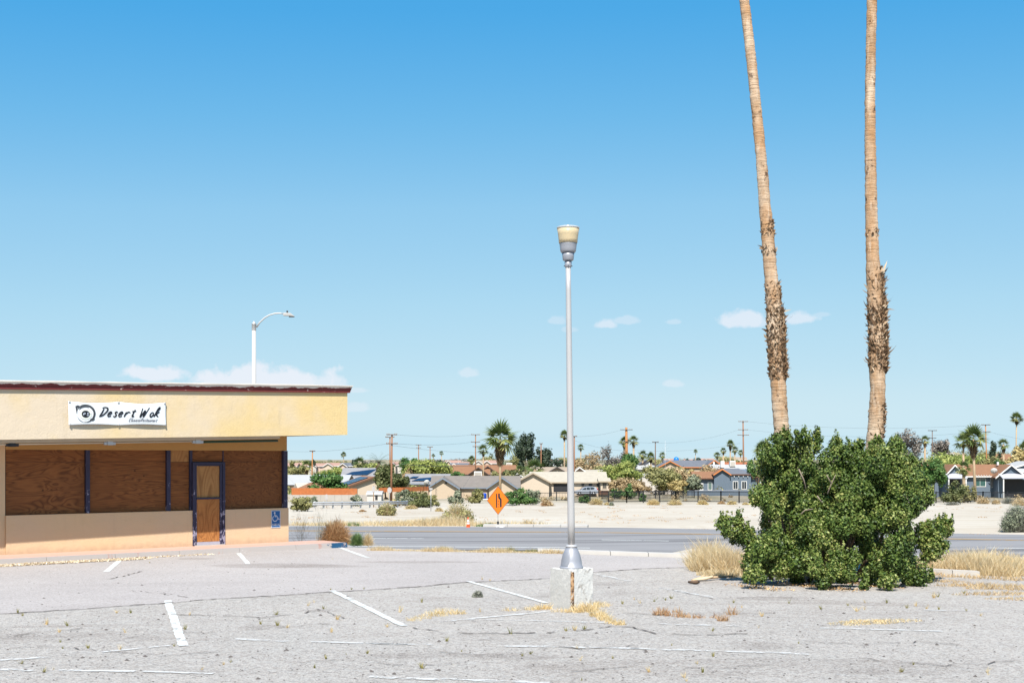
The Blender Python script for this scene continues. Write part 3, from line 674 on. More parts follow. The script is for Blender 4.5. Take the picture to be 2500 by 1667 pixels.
mb = MB(); mb.box(.105, dw-.125, -.012, .066, zB-.04, zB); mb.build('push_bar', M_FRAME, door)
mb = MB(); mb.box(.113, dw-.133, .025, .045, zB+.002, zA-.003); mb.build('door_board', M_PLYDOOR, door)
mb = MB(); mb.box(.113, dw-.133, .02, .045, zC+.003, zB-.042); mb.build('door_board', M_PLYDOOR2, door)
mb = MB(); mb.box(.05, dw-.02, -.05, .05, SW-.02, SW+.018); mb.build('threshold', M_CONC, door)
# fluorescent light strip under the overhang
lg = bpy.data.objects.new('light_strip', None); link(lg, shop)
xr_ = wp(681, 1072, D-.2)[0]
mb = MB(); mb.hexa([(LEFT, -D+.15, zs(LEFT)-.07), (xr_, -D+.15, zs(xr_)-.07), (xr_, -D+.36, zs(xr_)-.07), (LEFT, -D+.36, zs(LEFT)-.07), (LEFT, -D+.15, zs(LEFT)+.005), (xr_, -D+.15, zs(xr_)+.005), (xr_, -D+.36, zs(xr_)+.005), (LEFT, -D+.36, zs(LEFT)+.005)])
mb.build('housing', M_CREAM, lg)
xa = wp(482, 1076, D-.2)[0]
mb = MB(); mb.tube([(xa, -D+.21, zs(xa)-.115), (xr_-.03, -D+.21, zs(xr_)-.115)], .028, 10); mb.build('tube', M_GREENTUBE, lg)
mb = MB(); mb.tube([(LEFT, -D+.21, zs(LEFT)-.10), (xa-.1, -D+.21, zs(xa)-.10)], .018, 8); mb.build('tube', M_CREAM, lg)
for px in (30, 268, 483):
    x = wp(px, 1080, D-.2)[0]
    mb = MB(); mb.box(x-.06, x+.06, -D+.16, -D+.26, zs(x)-.15, zs(x)-.072); mb.box(x-.13, x-.061, -D+.18, -D+.24, zs(x)-.145, zs(x)-.085); mb.box(x+.061, x+.13, -D+.18, -D+.24, zs(x)-.145, zs(x)-.085)
    mb.build('lamp_holder', M_STEEL if px != 30 else M_DARK, lg)
# sidewalk with worn kerb paint
OFFC = 1.25; KE = .95
side = empty('sidewalk', WR, TH); kind(side, 'structure')
mb = MB(); mb.box(LEFT-1, KE, -OFFC+.16, .05, -.05, SW); kind(mb.build('sidewalk_slab', M_PINK, side), 'structure')
x = LEFT-1; i = 0
while x < KE-.1:
    x2 = min(x+1.5, KE)
    mb = MB(); mb.hexa([(x+.004, -OFFC-.02, -.05), (x2-.004, -OFFC-.02, -.05), (x2-.004, -OFFC+.157, -.05), (x+.004, -OFFC+.157, -.05), (x+.004, -OFFC+.02, SW+.003), (x2-.004, -OFFC+.02, SW+.003), (x2-.004, -OFFC+.157, SW+.003), (x+.004, -OFFC+.157, SW+.003)])
    mb.build('kerb_stone', M_BLUEKERB, side); x = x2

# ------------------------------------------------------------------ banner
pA = wp(166, 979, D); pB = wp(404, 982, D); pC = wp(166, 1038, D)
bw = pB[0]-pA[0]; bh = pA[1]-pC[1]
bo = WR + U*pA[0] + N*(D+.012) + Vector((0, 0, pC[1]))
banner = empty('banner', bo, TH, 'white vinyl restaurant banner with black script lettering hung on the yellow fascia', 'banner')
banner.rotation_euler = (0, -math.atan2(SL*.6, 1), TH)
def bpt(u, v, out=0.0):             # u,v in 0..1 across and up the banner
    e = math.sin(math.pi*((u*2) % 1.0)) if 0 < u < 1 else 0
    zz = v*bh - max(0, v-.5)*2*.045*e*bh*1.6 + max(0, .5-v)*2*.02*e
    yy = -.025 - .03*e*(1-abs(v-.5)) - .008*math.sin(u*9+v*4) - out
    return (u*bw, yy, zz)
nu, nv = 120, 24; vs = [bpt(i/nu, j/nv) for j in range(nv+1) for i in range(nu+1)]
fs = [(j*(nu+1)+i, j*(nu+1)+i+1, (j+1)*(nu+1)+i+1, (j+1)*(nu+1)+i) for j in range(nv) for i in range(nu)]
mb = MB(); mb.add(vs, fs, 0, True); sheet = mb.build('vinyl_sheet', M_BANNER, banner)
sm = sheet.modifiers.new('thick', 'SOLIDIFY'); sm.thickness = .004; sm.offset = -1
for u in (0.012, .5, .988):
    for v in (.03, .97):
        q = bpt(u, v); mb = MB(); mb.lathe([(.0, 0), (.022, 0), (.022, .012), (.01, .016), (0, .016)], 10)
        mb.build('grommet', M_STEEL, banner, (q[0], q[1]-.002, q[2]), (R(90), 0, 0))
def uv(cx, cy): return ((cx-145)/(2130-145), 1-(cy-165)/(655-165))   # positions read off the enlarged banner
def catmull(pts, k=6):
    out = []
    for i in range(len(pts)-1):
        p0, p1, p2, p3 = pts[max(i-1, 0)], pts[i], pts[i+1], pts[min(i+2, len(pts)-1)]
        for j in range(k):
            t_ = j/k
            out.append(tuple(.5*((2*p1[a])+(-p0[a]+p2[a])*t_+(2*p0[a]-5*p1[a]+4*p2[a]-p3[a])*t_*t_+(-p0[a]+3*p1[a]-3*p2[a]+p3[a])*t_**3) for a in (0, 1)))
    return out+[tuple(pts[-1])]
def ribbon(mb, pts, w, out=.008, closed=False):
    vs, fs = [], []; n = len(pts)
    ws = w if isinstance(w, list) else [w]*n
    for i in range(n):
        a, b = pts[max(i-1, 0)], pts[min(i+1, n-1)]
        dx, dy = b[0]-a[0], b[1]-a[1]; l = math.hypot(dx, dy) or 1
        ox, oy = -dy/l*ws[i]/2, dx/l*ws[i]/2
        for sg in (-1, 1):
            u, v = uv(pts[i][0]+sg*ox, pts[i][1]+sg*oy); vs.append(bpt(u, v, out))
    for i in range(n-1): fs.append((2*i, 2*i+1, 2*i+3, 2*i+2))
    mb.add(vs, fs)
GL = {'D': [[(.28, .86), (.16, .4), (.02, .03)], [(.10, .93), (.35, 1.0), (.62, .9), (.66, .66), (.48, .34), (.22, .08), (-.04, 0)]],
      'e': [[(.03, .22), (.24, .27), (.34, .40), (.24, .50), (.09, .40), (.02, .16), (.13, .01), (.34, .10)]],
      's': [[(.34, .42), (.22, .50), (.10, .41), (.20, .26), (.25, .12), (.12, .0), (-.04, .07)]],
      'r': [[(.12, .50), (.0, .0)], [(.06, .22), (.26, .45), (.36, .50), (.52, .42)]],
      't': [[(.28, .80), (.12, .2), (.14, .02), (.30, .08)], [(.0, .56), (.42, .62)]],
      'W': [[(.14, .98), (.03, .05), (.10, .06), (.44, .72), (.36, .08), (.42, .08), (.82, 1.04)]],
      'o': [[(.20, .50), (.04, .30), (.06, .04), (.20, .02), (.34, .22), (.32, .44), (.20, .50)]],
      'k': [[(.34, 1.0), (.16, .5), (.0, 0)], [(.50, .56), (.30, .40), (.10, .24)], [(.14, .26), (.28, .16), (.46, .0)], [(.34, 1.0), (.46, 1.02), (.44, .82), (.24, .60)]],
      'C': [[(.5, .85), (.42, 1.0), (.2, .8), (.04, .35), (.12, .02), (.36, .12)]],
      'h': [[(.26, 1.0), (.0, 0)], [(.08, .3), (.26, .48), (.26, .1), (.36, .05)]],
      'i': [[(.1, .5), (.02, .06), (.12, .02)], [(.16, .72), (.17, .76)]],
      'n': [[(.08, .5), (.0, 0)], [(.04, .25), (.24, .48), (.24, .1), (.34, .05)]],
      'R': [[(.26, .95), (.0, 0)], [(.1, .9), (.42, .98), (.44, .66), (.16, .5), (.42, .0)]],
      'a': [[(.34, .46), (.14, .44), (.02, .14), (.14, .02), (.34, .46), (.30, .06), (.40, .04)]],
      'u': [[(.08, .5), (.02, .1), (.14, .02), (.32, .3), (.34, .5), (.30, .06), (.40, .04)]]}
def word(chars, wide, h, base, w, mat):
    mb = MB()
    for ch, x in chars:
        for st_ in GL[ch]:
            pts = [(x + (p[0]*wide + p[1]*.22*wide), base - p[1]*h) for p in st_]; fine = catmull(pts)
            n = len(fine); ws = [w*(.75+.4*math.sin(math.pi*i/max(n-1, 1))) for i in range(n)]
            ribbon(mb, fine, ws)
    return mb.build('lettering', mat, banner)
word([('D', 745), ('e', 905), ('s', 1030), ('e', 1130), ('r', 1245), ('t', 1380), ('W', 1560), ('o', 1765), ('k', 1860)], 205, 208, 478, 27, M_INK)
sm_ = []; x = 1340
for ch, adv in zip('ChineseRestaurant', (45, 38, 22, 38, 36, 32, 40, 45, 36, 34, 34, 38, 40, 32, 38, 40, 30)):
    sm_.append((ch, x)); x += adv*.95
word(sm_, 74, 74, 583, 10, M_INKPALE)
def arc(cx, cy, rx, ry, a0, a1, n=28): return [(cx+rx*math.cos(R(a0+(a1-a0)*i/n)), cy-ry*math.sin(R(a0+(a1-a0)*i/n))) for i in range(n+1)]
mb = MB(); n = 40; pts = arc(475, 410, 172, 190, 150, -100, n); ribbon(mb, pts, [10+34*math.sin(math.pi*min(1, i/n*1.05))**.7 for i in range(n+1)])
pts = arc(470, 415, 140, 160, 150, 60, 20); ribbon(mb, pts, [6+20*math.sin(math.pi*i/20) for i in range(21)])
ribbon(mb, [(285, 275), (330, 255), (360, 262)], [40, 52, 30]); ribbon(mb, [(300, 330), (300, 430)], [32, 4]); ribbon(mb, [(290, 260), (305, 335)], [30, 40])
ribbon(mb, [(555, 560), (605, 545), (645, 525)], [26, 66, 30]); ribbon(mb, [(625, 490), (632, 560)], [40, 26])
mb.build('logo', M_INKGREY, banner)
mb = MB(); ribbon(mb, arc(470, 415, 170, 190, -95, -160, 16), [4+8*math.sin(math.pi*i/16) for i in range(17)]); mb.build('logo', M_INKPALE, banner)
mb = MB(); ribbon(mb, arc(470, 425, 60, 60, 0, 360, 30), 120, .006); mb.build('logo', M_INKCREAM, banner)
mb = MB(); ribbon(mb, arc(473, 425, 40, 38, 0, 360, 30), 82, .010); mb.build('logo', M_INK, banner)
mb = MB()
for a, b, w in (((415, 420), (440, 440), 8), ((440, 395), (425, 450), 8), ((460, 400), (438, 440), 8), ((455, 395), (470, 425), 8), ((505, 405), (525, 405), 22), ((513, 400), (513, 455), 9), ((490, 457), (540, 460), 9)):
    ribbon(mb, [a, b], w, .013)
kind(mb.build('logo', M_SIGNWHITE, banner), 'stuff')

# ------------------------------------------------------------------ accessible parking sign on the wall
s0, z0 = wp(662, 1288); s1, z1 = wp(684, 1245)
sg_o = WR + U*s0 + N*.004 + Vector((0, 0, z0))
acc = empty('accessible_parking_sign', sg_o, TH, 'small blue wheelchair parking sign on the wall right of the door', 'sign')
w_, h_ = s1-s0, z1-z0
mb = MB(); mb.box(0, w_, -.006, 0, 0, h_); mb.build('sign_border', M_SIGNWHITE, acc)
mb = MB(); mb.box(w_*.06, w_*.94, -.008, -.0062, h_*.04, h_*.965); mb.build('sign_face', M_SIGNBLUE, acc)
def sribbon(mb, pts, w, y=-.011):
    vs, fs = [], []; n = len(pts)
    for i in range(n):
        a, b = pts[max(i-1, 0)], pts[min(i+1, n-1)]; dx, dy = b[0]-a[0], b[1]-a[1]; l = math.hypot(dx, dy) or 1
        for sg in (-1, 1): vs.append(((pts[i][0]-sg*dy/l*w/2)*w_, y, (pts[i][1]+sg*dx/l*w/2*w_/h_)*h_))
    for i in range(n-1): fs.append((2*i, 2*i+1, 2*i+3, 2*i+2))
    mb.add(vs, fs)
mb = MB()
hd = [(.36+.05*math.cos(R(a)), .86+.05*w_/h_*math.sin(R(a))) for a in range(0, 361, 30)]; sribbon(mb, hd, .10)
sribbon(mb, [(.37, .80), (.38, .645)], .085); sribbon(mb, [(.37, .71), (.60, .705)], .055); sribbon(mb, [(.36, .645), (.66, .645), (.80, .47), (.92, .50)], .075)
sribbon(mb, [(.40+.27*math.cos(R(a)), .535+.27*w_/h_*math.sin(R(a))) for a in range(125, 371, 15)], .075)
LB = {'P': [[(0, 0), (0, 1), (.8, .95), (.8, .55), (0, .5)]], 'A': [[(0, 0), (.4, 1), (.8, 0)], [(.2, .4), (.6, .4)]], 'R': [[(0, 0), (0, 1), (.8, .95), (.8, .55), (0, .5), (.8, 0)]],
      'K': [[(0, 0), (0, 1)], [(.75, 1), (.05, .5), (.8, 0)]], 'I': [[(.3, 0), (.3, 1)]], 'N': [[(0, 0), (0, 1), (.75, 0), (.75, 1)]], 'G': [[(.8, .85), (.4, 1), (0, .6), (0, .3), (.4, 0), (.8, .2), (.8, .5), (.45, .5)]]}
for i, ch in enumerate('PARKING'):
    for st_ in LB[ch]: sribbon(mb, [(.10+i*.118+p[0]*.088, .115+p[1]*.125) for p in st_], .036)
mb.build('symbol', M_SIGNWHITE, acc)

# ------------------------------------------------------------------ lot lamp on its concrete block
LB_ = Vector((.879, 18.95, 0))
lamp = empty('lot_lamp', LB_, 0, 'tall silver lamp with amber bowl standing on a white concrete block', 'lamp')
hb = .224; zb = .584
blk = bpy.data.objects.new('concrete_block', None); link(blk, lamp); blk.rotation_euler = (0, 0, R(45))
def rough_box(x0, x1, y0, y1, z0, z1, n, amp, seed):
    r_ = random.Random(seed); mb = MB(); vs = {}; fs = []; vl = []
    def vid(i, j, k):
        key = (i, j, k)
        if key not in vs:
            e = sum(1 for q in (i, j, k) if q in (0, n)); a_ = amp*(2.0 if e > 1 else .6)
            vs[key] = len(vl); vl.append((x0+(x1-x0)*i/n + r_.uniform(-a_, a_)*.6, y0+(y1-y0)*j/n + r_.uniform(-a_, a_)*.6, z0+(z1-z0)*k/n + r_.uniform(-a_, a_)*(.6 if k else 0)))
        return vs[key]
    for a in range(n):
        for b in range(n):
            fs += [(vid(a, b, n), vid(a+1, b, n), vid(a+1, b+1, n), vid(a, b+1, n)), (vid(a, 0, b), vid(a+1, 0, b), vid(a+1, 0, b+1), vid(a, 0, b+1)),
                   (vid(n, a, b), vid(n, a+1, b), vid(n, a+1, b+1), vid(n, a, b+1)), (vid(a+1, n, b), vid(a, n, b), vid(a, n, b+1), vid(a+1, n, b+1)), (vid(0, a+1, b), vid(0, a, b), vid(0, a, b+1), vid(0, a+1, b+1))]
    mb.add(vl, fs); return mb
mb = rough_box(-hb, hb, -hb, hb, -.01, zb, 10, .005, 2)
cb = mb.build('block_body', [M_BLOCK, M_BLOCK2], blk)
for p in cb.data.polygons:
    if p.normal.x < -.6: p.material_index = 1  # side turned left gets a greyer colour than the rest of the block
mb = MB(); mb.box(-hb-.010, -hb+.028, -hb-.010, -hb-.003, .02, zb-.03); mb.box(-hb-.010, -hb-.003, -hb-.002, -hb+.026, .02, zb-.03)
kind(mb.build('rusty_corner_angle', M_RUST, blk), 'stuff')
mb = MB(); mb.lathe([(0, zb), (.175, zb), (.178, zb+.012), (.172, zb+.03), (.162, zb+.04), (.150, zb+.12), (.128, zb+.21), (.098, zb+.275), (.083, zb+.305), (.083, zb+.312), (0, zb+.312)], 40)
mb.build('base_cover', M_ALUCAST, lamp)
hp = [(.1665, zb+.045), (.1565, zb+.10), (.1435, zb+.16), (.131, zb+.215), (.1135, zb+.245)]; vs, fs = [], []; m_ = 9
for i_, (r_, z_) in enumerate(hp):
    for k_ in range(m_): an = R(198+(58 if i_ else 50)*k_/(m_-1)); vs.append((math.cos(an)*r_, math.sin(an)*r_, z_))
for i_ in range(len(hp)-1):
    for k_ in range(m_-1): fs.append((i_*m_+k_, i_*m_+k_+1, (i_+1)*m_+k_+1, (i_+1)*m_+k_))
mb = MB(); mb.add(vs, fs, 0, True); mb.build('hand_hole_cover', plain('cover_plate', (.30, .305, .34), .08, 5, .45, .5, .25), lamp)
mb = MB(); mb.lathe([(0, zb+.313), (.088, zb+.313), (.088, zb+.328), (.072, zb+.345), (.06, zb+.352), (0, zb+.352)], 32); mb.build('collar', M_ALU, lamp)
LEAN = -.048
ztop = 5.04
mb = MB(); mb.tube([(LEAN*k/12, 0, zb+.35+(ztop-zb-.35)*k/12) for k in range(13)], [.054-.016*k/12 for k in range(13)], 28); mb.build('pole', M_ALU, lamp)
head = bpy.data.objects.new('luminaire', None); link(head, lamp); head.location = (LEAN, 0, ztop)
def L_(rows): return [(r, (652-y)*18.95/F) for r, y in rows]
mb = MB(); mb.lathe(L_([(0, 654), (.040, 654), (.052, 651), (.052, 637), (0, 637)]), 28); mb.build('neck', M_ALUCAST, head)
for an in (0, 90, 180, 270):
    mb = MB(); mb.tube([(math.cos(R(an))*.05, math.sin(R(an))*.05, .012), (math.cos(R(an))*.064, math.sin(R(an))*.064, .012)], .007, 6); mb.build('set_screw', M_DARK, head)
mb = MB(); mb.lathe(L_([(0, 636.8), (.072, 636.8), (.081, 634.5), (.086, 626), (.093, 617.5), (0, 617.5)]), 36); mb.build('lower_ring', M_ALUCAST, head)
mb = MB(); mb.lathe(L_([(.06, 617.3), (.104, 617.3), (.117, 613), (.121, 606), (.128, 597), (.133, 594.6), (0, 594.6)]), 36); mb.build('upper_ring', M_ALUCAST, head)
bw2 = L_([(.128, 594.4), (.137, 594.2), (.142, 585), (.151, 572), (.164, 559.5), (.159, 559.5), (.146, 572), (.137, 585), (.126, 592)])
mb = MB(); mb.lathe(bw2, 40); mb.build('bowl', M_BOWL, head)
mb = MB(); mb.lathe(L_([(.160, 559.3), (.1665, 559.3), (.169, 555.5), (.165, 555), (.12, 552.8), (.05, 552.0), (0, 551.8)]), 40); mb.build('bowl_rim', M_RIM, head)

# ------------------------------------------------------------------ street lamp behind the restaurant
sb = T(620, 60); sz = sb.z
st = empty('street_lamp', sb, 0, 'white street lamp with curved arm rising behind the restaurant roof', 'street lamp')
zt = CZ+(HY-806)/F*60 - sz
mb = MB(); mb.tube([(0, 0, 0), (0, 0, zt)], [.135, .095], 16); mb.build('pole', M_POLEWHITE, st)
mb = MB(); mb.lathe([(.1, zt-.01), (.105, zt), (.105, zt+.28), (.112, zt+.285), (.112, zt+.3), (.05, zt+.37), (.03, zt+.42), (0, zt+.43)], 16); mb.build('arm_clamp', M_STEEL, st)
apt = [(626, 799), (634, 787), (646, 776), (658, 769), (670, 765.5), (682, 764.5), (694, 766)]
arm = [(((x-620)/F*60), 0, CZ+(HY-y)/F*60-sz) for x, y in apt]
mb = MB(); mb.tube(arm, [.045, .042, .04, .036, .034, .032, .03], 10); mb.build('arm', M_STEEL, st)
hx, hz = arm[-1][0], arm[-1][2]
mb = MB(); mb.hexa([(hx-.05, -.09, hz-.09), (hx+.5, -.05, hz-.13), (hx+.5, .05, hz-.13), (hx-.05, .09, hz-.09), (hx-.02, -.1, hz+.05), (hx+.3, -.09, hz+.03), (hx+.3, .09, hz+.03), (hx-.02, .1, hz+.05)]); mb.build('lamp_head', M_POLEWHITE, st, bevel=.02)
mb = MB(); mb.box(hx+.22, hx+.47, -.045, .045, hz-.16, hz-.118); mb.build('lens', M_DARK, st)
mb = MB(); mb.lathe([(.04, hz+.05), (.04, hz+.14), (0, hz+.15)], 12, (hx+.14, 0)); mb.build('photocell', M_DARK, st)

# ------------------------------------------------------------------ the two tall palms
def frond_fan(g, R_, n_blades, droop):
    """one fan frond along +x: petiole and spread of pointed blades; returns triangles (base1, base2, tip)"""
    tri = []
    pet = .42*R_
    tri.append(((0, -.012*R_, 0), (0, .012*R_, 0), (pet, 0, .10*R_*(1-droop))))
    c = np.array((pet, 0, .10*R_*(1-droop)))
    for k in range(n_blades):
        an = (k/(n_blades-1)-.5)*R(205); ln = R_*.62*(1-.28*abs(an)/R(102))*g.uniform(.85, 1.1)
        tip = c + np.array((math.cos(an)*ln, math.sin(an)*ln, -droop*ln*.55*g.uniform(.7, 1.3) + .05*ln*math.cos(an*3)))
        s = np.array((-math.sin(an), math.cos(an), 0))*R_*.042; m = c+(tip-c)*.45
        tri.append((tuple(m-s), tuple(m+s), tuple(tip))); tri.append((tuple(c), tuple(m-s), tuple(m+s)))
    return tri
def crown_mesh(name, seed, n_fr=34, blades=13, mat=None, dead=0.0, lo=-40, hi=80):
    g = random.Random(seed); vs, tint = [], []
    for i in range(n_fr):
        el_ = R(lo + (hi-lo)*((i+.5)/n_fr)**.9 + g.uniform(-8, 8)); az_ = i*2.399963 + g.uniform(-.2, .2)
        dr = max(.1, min(1.3, .9-.8*math.sin(el_))); sc = g.uniform(.85, 1.1)
        ce, se, ca, sa = math.cos(el_), math.sin(el_), math.cos(az_), math.sin(az_); roll = g.uniform(-.5, .5)
        tb = min(1, max(0, .55-.3*se + g.uniform(-.25, .25)))
        for tr_ in frond_fan(g, sc, blades, dr):
            for p in tr_:
                x, y, z = p; y, z = y*math.cos(roll)-z*math.sin(roll), y*math.sin(roll)+z*math.cos(roll)
                x, z = x*ce-z*se, x*se+z*ce
                vs.append((x*ca-y*sa, x*sa+y*ca, z))
            tint.append(min(1, max(0, tb+g.uniform(-.2, .2))))
    v = np.array(vs); return np_mesh(name, v, np.arange(len(v)).reshape(-1, 3), mat, np.array(tint))
def feather_mesh(name, seed, mat, n_fr=38):
    g = random.Random(seed); vs, tint = [], []
    for i in range(n_fr):
        el_ = R(-15+95*(i/n_fr)); az_ = i*2.399963; ca, sa = math.cos(az_), math.sin(az_); L = g.uniform(.85, 1.1)
        prev = None
        for k in range(15):
            t_ = k/14; e2 = el_-t_*t_*.9; r_ = t_*L
            p = np.array((r_*math.cos(el_-t_*.45), 0, r_*math.sin(el_-t_*.45)))
            for sg in (-1, 1):
                ln = .22*(1-.6*t_)*(.4+t_*1.2 if t_ < .4 else 1); q = p+np.array((.12, sg*ln, .04))
                for pp in (p+np.array((-.018, 0, 0)), p+np.array((.018, 0, 0)), q): vs.append((pp[0]*ca-pp[1]*sa, pp[0]*sa+pp[1]*ca, pp[2]))
                tint.append(g.random()*.8+.1)
    v = np.array(vs); return np_mesh(name, v, np.arange(len(v)).reshape(-1, 3), mat, np.array(tint))
def skirt_mesh(name, seed, mat, n=620):
    g = np.random.default_rng(seed); a = g.random(n)*2*np.pi; z0 = -g.random(n)*.75
    base = np.stack([np.cos(a)*.09, np.sin(a)*.09, z0], 1); r = (.36-.22*(-z0/.75))*(.5+.7*g.random(n))
    tip = np.stack([np.cos(a)*r, np.sin(a)*r, z0-.30-.2*g.random(n)], 1)
    return blade_mesh(name, mat, base, tip, .03, seed, .1)
CROWN = [crown_mesh('palm_crown', 11, 30, 13, GREENS['palm'], lo=-28), crown_mesh('palm_crown', 12, 22, 11, GREENS['palm'], lo=-35), crown_mesh('palm_crown', 13, 24, 11, GREENS['palm'], lo=-60)]
FEATH = feather_mesh('date_crown', 4, GREENS['date']); SKIRT = skirt_mesh('dead_skirt', 6, GREENS['skirt'])
DEADCROWN = crown_mesh('dead_crown', 15, 16, 9, GREENS['skirt'], lo=-70, hi=0)

def near_palm(label, path, d, width, fib, seed, top):
    g = random.Random(seed); base = Vector(((path[0][0]-HX)/F*d, d, 0))
    o = empty('palm_tree', base, 0, label, 'palm tree', 'two tall palms in the big shrub')
    rows = [p[1] for p in path][::-1]; cols = [p[0] for p in path][::-1]; wids = [p[2] for p in path][::-1]
    zmax = CZ+(HY-path[-1][1])/F*d
    n = 330; pts, rad = [], []
    for i in range(n+1):
        z = (zmax+top)*i/n; row = HY-(z-CZ)/d*F
        if row >= path[-1][1]: col = np.interp(row, rows, cols); w_ = np.interp(row, rows, wids)
        else:
            k = (path[-1][0]-path[-2][0])/(path[-1][1]-path[-2][1]); col = path[-1][0]+k*(row-path[-1][1]); w_ = wids[0]
        f_ = 0
        for a, b, amt in fib:
            f_ = max(f_, amt*max(0, min(1, (row-a)/25))*max(0, min(1, (b-row)/25)))
        pts.append(((col-HX)/F*d-base.x+g.uniform(-.004, .004), g.uniform(-.004, .004), z))
        rad.append(w_/2/F*d*(1+(.03*g.uniform(-1, 1)) + .012*math.sin(i*.37) + .06*f_*g.random()))
    # trunk surface with uneven leaf-scar rings
    mb = MB(); vs, fs = [], []; m = 22
    for i, p in enumerate(pts):
        for k in range(m):
            an = 2*math.pi*k/m; r_ = rad[i]*(1+g.uniform(-.034, .034)); vs.append((p[0]+math.cos(an)*r_, p[1]+math.sin(an)*r_, p[2]))
    for i in range(n):
        for k in range(m): fs.append((i*m+k, i*m+(k+1) % m, (i+1)*m+(k+1) % m, (i+1)*m+k))
    mb.add(vs, fs, 0, True); tk = mb.build('trunk', M_TRUNK, o)
    # leftover fibre and leaf-base stubs
    gg = np.random.default_rng(seed); bs, ts = [], []
    for a, b, amt, side_, cnt in FIB[seed]:
        for _ in range(int(cnt*1.7)):
            row = gg.uniform(a, b); z = CZ+(HY-row)/F*d; i = int(z/(zmax+top)*n); p = pts[i]
            an = gg.uniform(-math.pi, 0) if gg.random() > side_ else gg.normal(-.15, .55)
            if gg.random() < .12: an = gg.uniform(0, 2*math.pi)
            dirv = np.array((math.cos(an), math.sin(an), 0)); r_ = rad[i]*.96
            ln = gg.uniform(.025, .075)*amt*(2.6 if gg.random() < .025 else 1)
            b0 = np.array(p)+dirv*r_; bs.append(b0); ts.append(b0+dirv*ln*gg.uniform(.0, .22)+np.array((gg.normal()*ln*.5, 0, ln*gg.uniform(.2, 1.3)))+gg.normal(size=3)*.02)
    me = blade_mesh('fibre', M_FIBRE, np.array(bs), np.array(ts), gg.uniform(.010, .028, len(bs)), seed, .15)
    kind(obj('fibre', me, tk), 'stuff')
    c = obj('crown', CROWN[seed % 2], o, pts[-1], (0, 0, seed), (2.3, 2.3, 2.3)); obj('dead_skirt', SKIRT, o, pts[-1], (0, 0, 0), (2.2, 2.2, 2.2))
FIB = {21: [(752, 925, 1.0, .45, 1300), (755, 925, 1.3, .9, 500), (560, 575, .6, .3, 60), (605, 620, .6, .3, 70), (690, 745, .7, .5, 200), (535, 560, .8, .8, 60)],
       22: [(745, 890, 1.2, .5, 1300), (655, 910, 1.6, .95, 800), (870, 905, .9, .8, 250), (980, 1065, 1.0, 1.0, 220), (560, 575, .5, .2, 30)]}
near_palm('left of two bare palm trunks above the shrub, leaning left with a shaggy brown patch',
          [(1925, 1440, 40), (1908, 1050, 38), (1903, 980, 37), (1899, 920, 39), (1896, 860, 40), (1893, 800, 40), (1889, 740, 36), (1879, 640, 32), (1874, 570, 31), (1867, 500, 29), (1858, 380, 26), (1843, 230, 25), (1829, 100, 24), (1817, 0, 24)],
          24.9, 38, [(690, 930, .6)], 21, 3.4)
near_palm('right of two bare palm trunks above the shrub, upright with a shaggy dark patch',
          [(2120, 1440, 43), (2133, 1100, 41), (2138, 1050, 40), (2143, 950, 36), (2142, 900, 40), (2142, 830, 42), (2139, 760, 40), (2134, 680, 36), (2130, 620, 31), (2127, 500, 29), (2125, 400, 27), (2124, 250, 25), (2126, 120, 24), (2129, 0, 24)],
          25.1, 40, [(650, 910, .7)], 22, 4.2)

# ------------------------------------------------------------------ the big shrub
SH = [(720,262,90),(880,232,66),(1000,240,54),(600,380,105),(750,400,130),(900,330,110),(1160,290,56),(1300,340,86),(1120,420,120),(1500,300,66),(1650,290,58),(1640,400,120),(1480,430,120),(1330,470,130),(1750,470,80),(600,500,80),(680,620,120),(560,720,110),(500,740,60),(640,830,90),(620,920,90),(780,760,105),(1000,640,80),(1130,660,60),(1030,770,90),(1250,620,110),(1350,700,130),(1550,620,150),(1700,560,120),(1800,620,120),(1880,700,95),(1940,740,56),(1750,760,140),(1600,800,150),(1430,850,140),(1800,860,56),(1680,900,95),(1550,950,95),(1250,800,110),(980,960,110),(1100,900,95),(940,1020,100),(1050,1080,110),(1200,980,105),(1350,960,100),(1300,1250,80),(880,1130,110),(760,1180,110),(650,1150,105),(560,1180,105),(480,1150,90),(380,1060,90),(300,990,88),(220,950,66),(340,920,44),(420,1040,66),(470,1280,105),(480,1370,85),(580,1300,95),(850,1300,105),(830,1400,60),(1000,1330,75),(1050,1430,80),(1170,1230,65),(1440,1390,80),(690,1340,85),(1430,1180,75),(1500,1290,70),(660,1020,60),(800,560,60),(840,900,70),(1400,1040,75),(1280,1390,60),(1400,1470,45),(1550,1180,85),(1680,1130,105),(1750,1080,76),(1650,1250,100),(1700,1330,80),(1580,1300,85),(1900,1060,110),(2000,1000,92),(2060,980,70),(1980,1150,105),(1940,1200,72),(2090,1020,45),(1850,1400,90),(1930,1440,48),(1760,1430,62),(1600,1430,80),(930,470,66),(960,570,52),(890,770,76),(830,660,60),(1090,560,60),(940,860,80),(860,880,70),(1850,780,80),(1500,500,110),(1160,1330,75),(1210,1400,55),(1120,1380,55),(960,1240,80)]
g = random.Random(77); cl = []
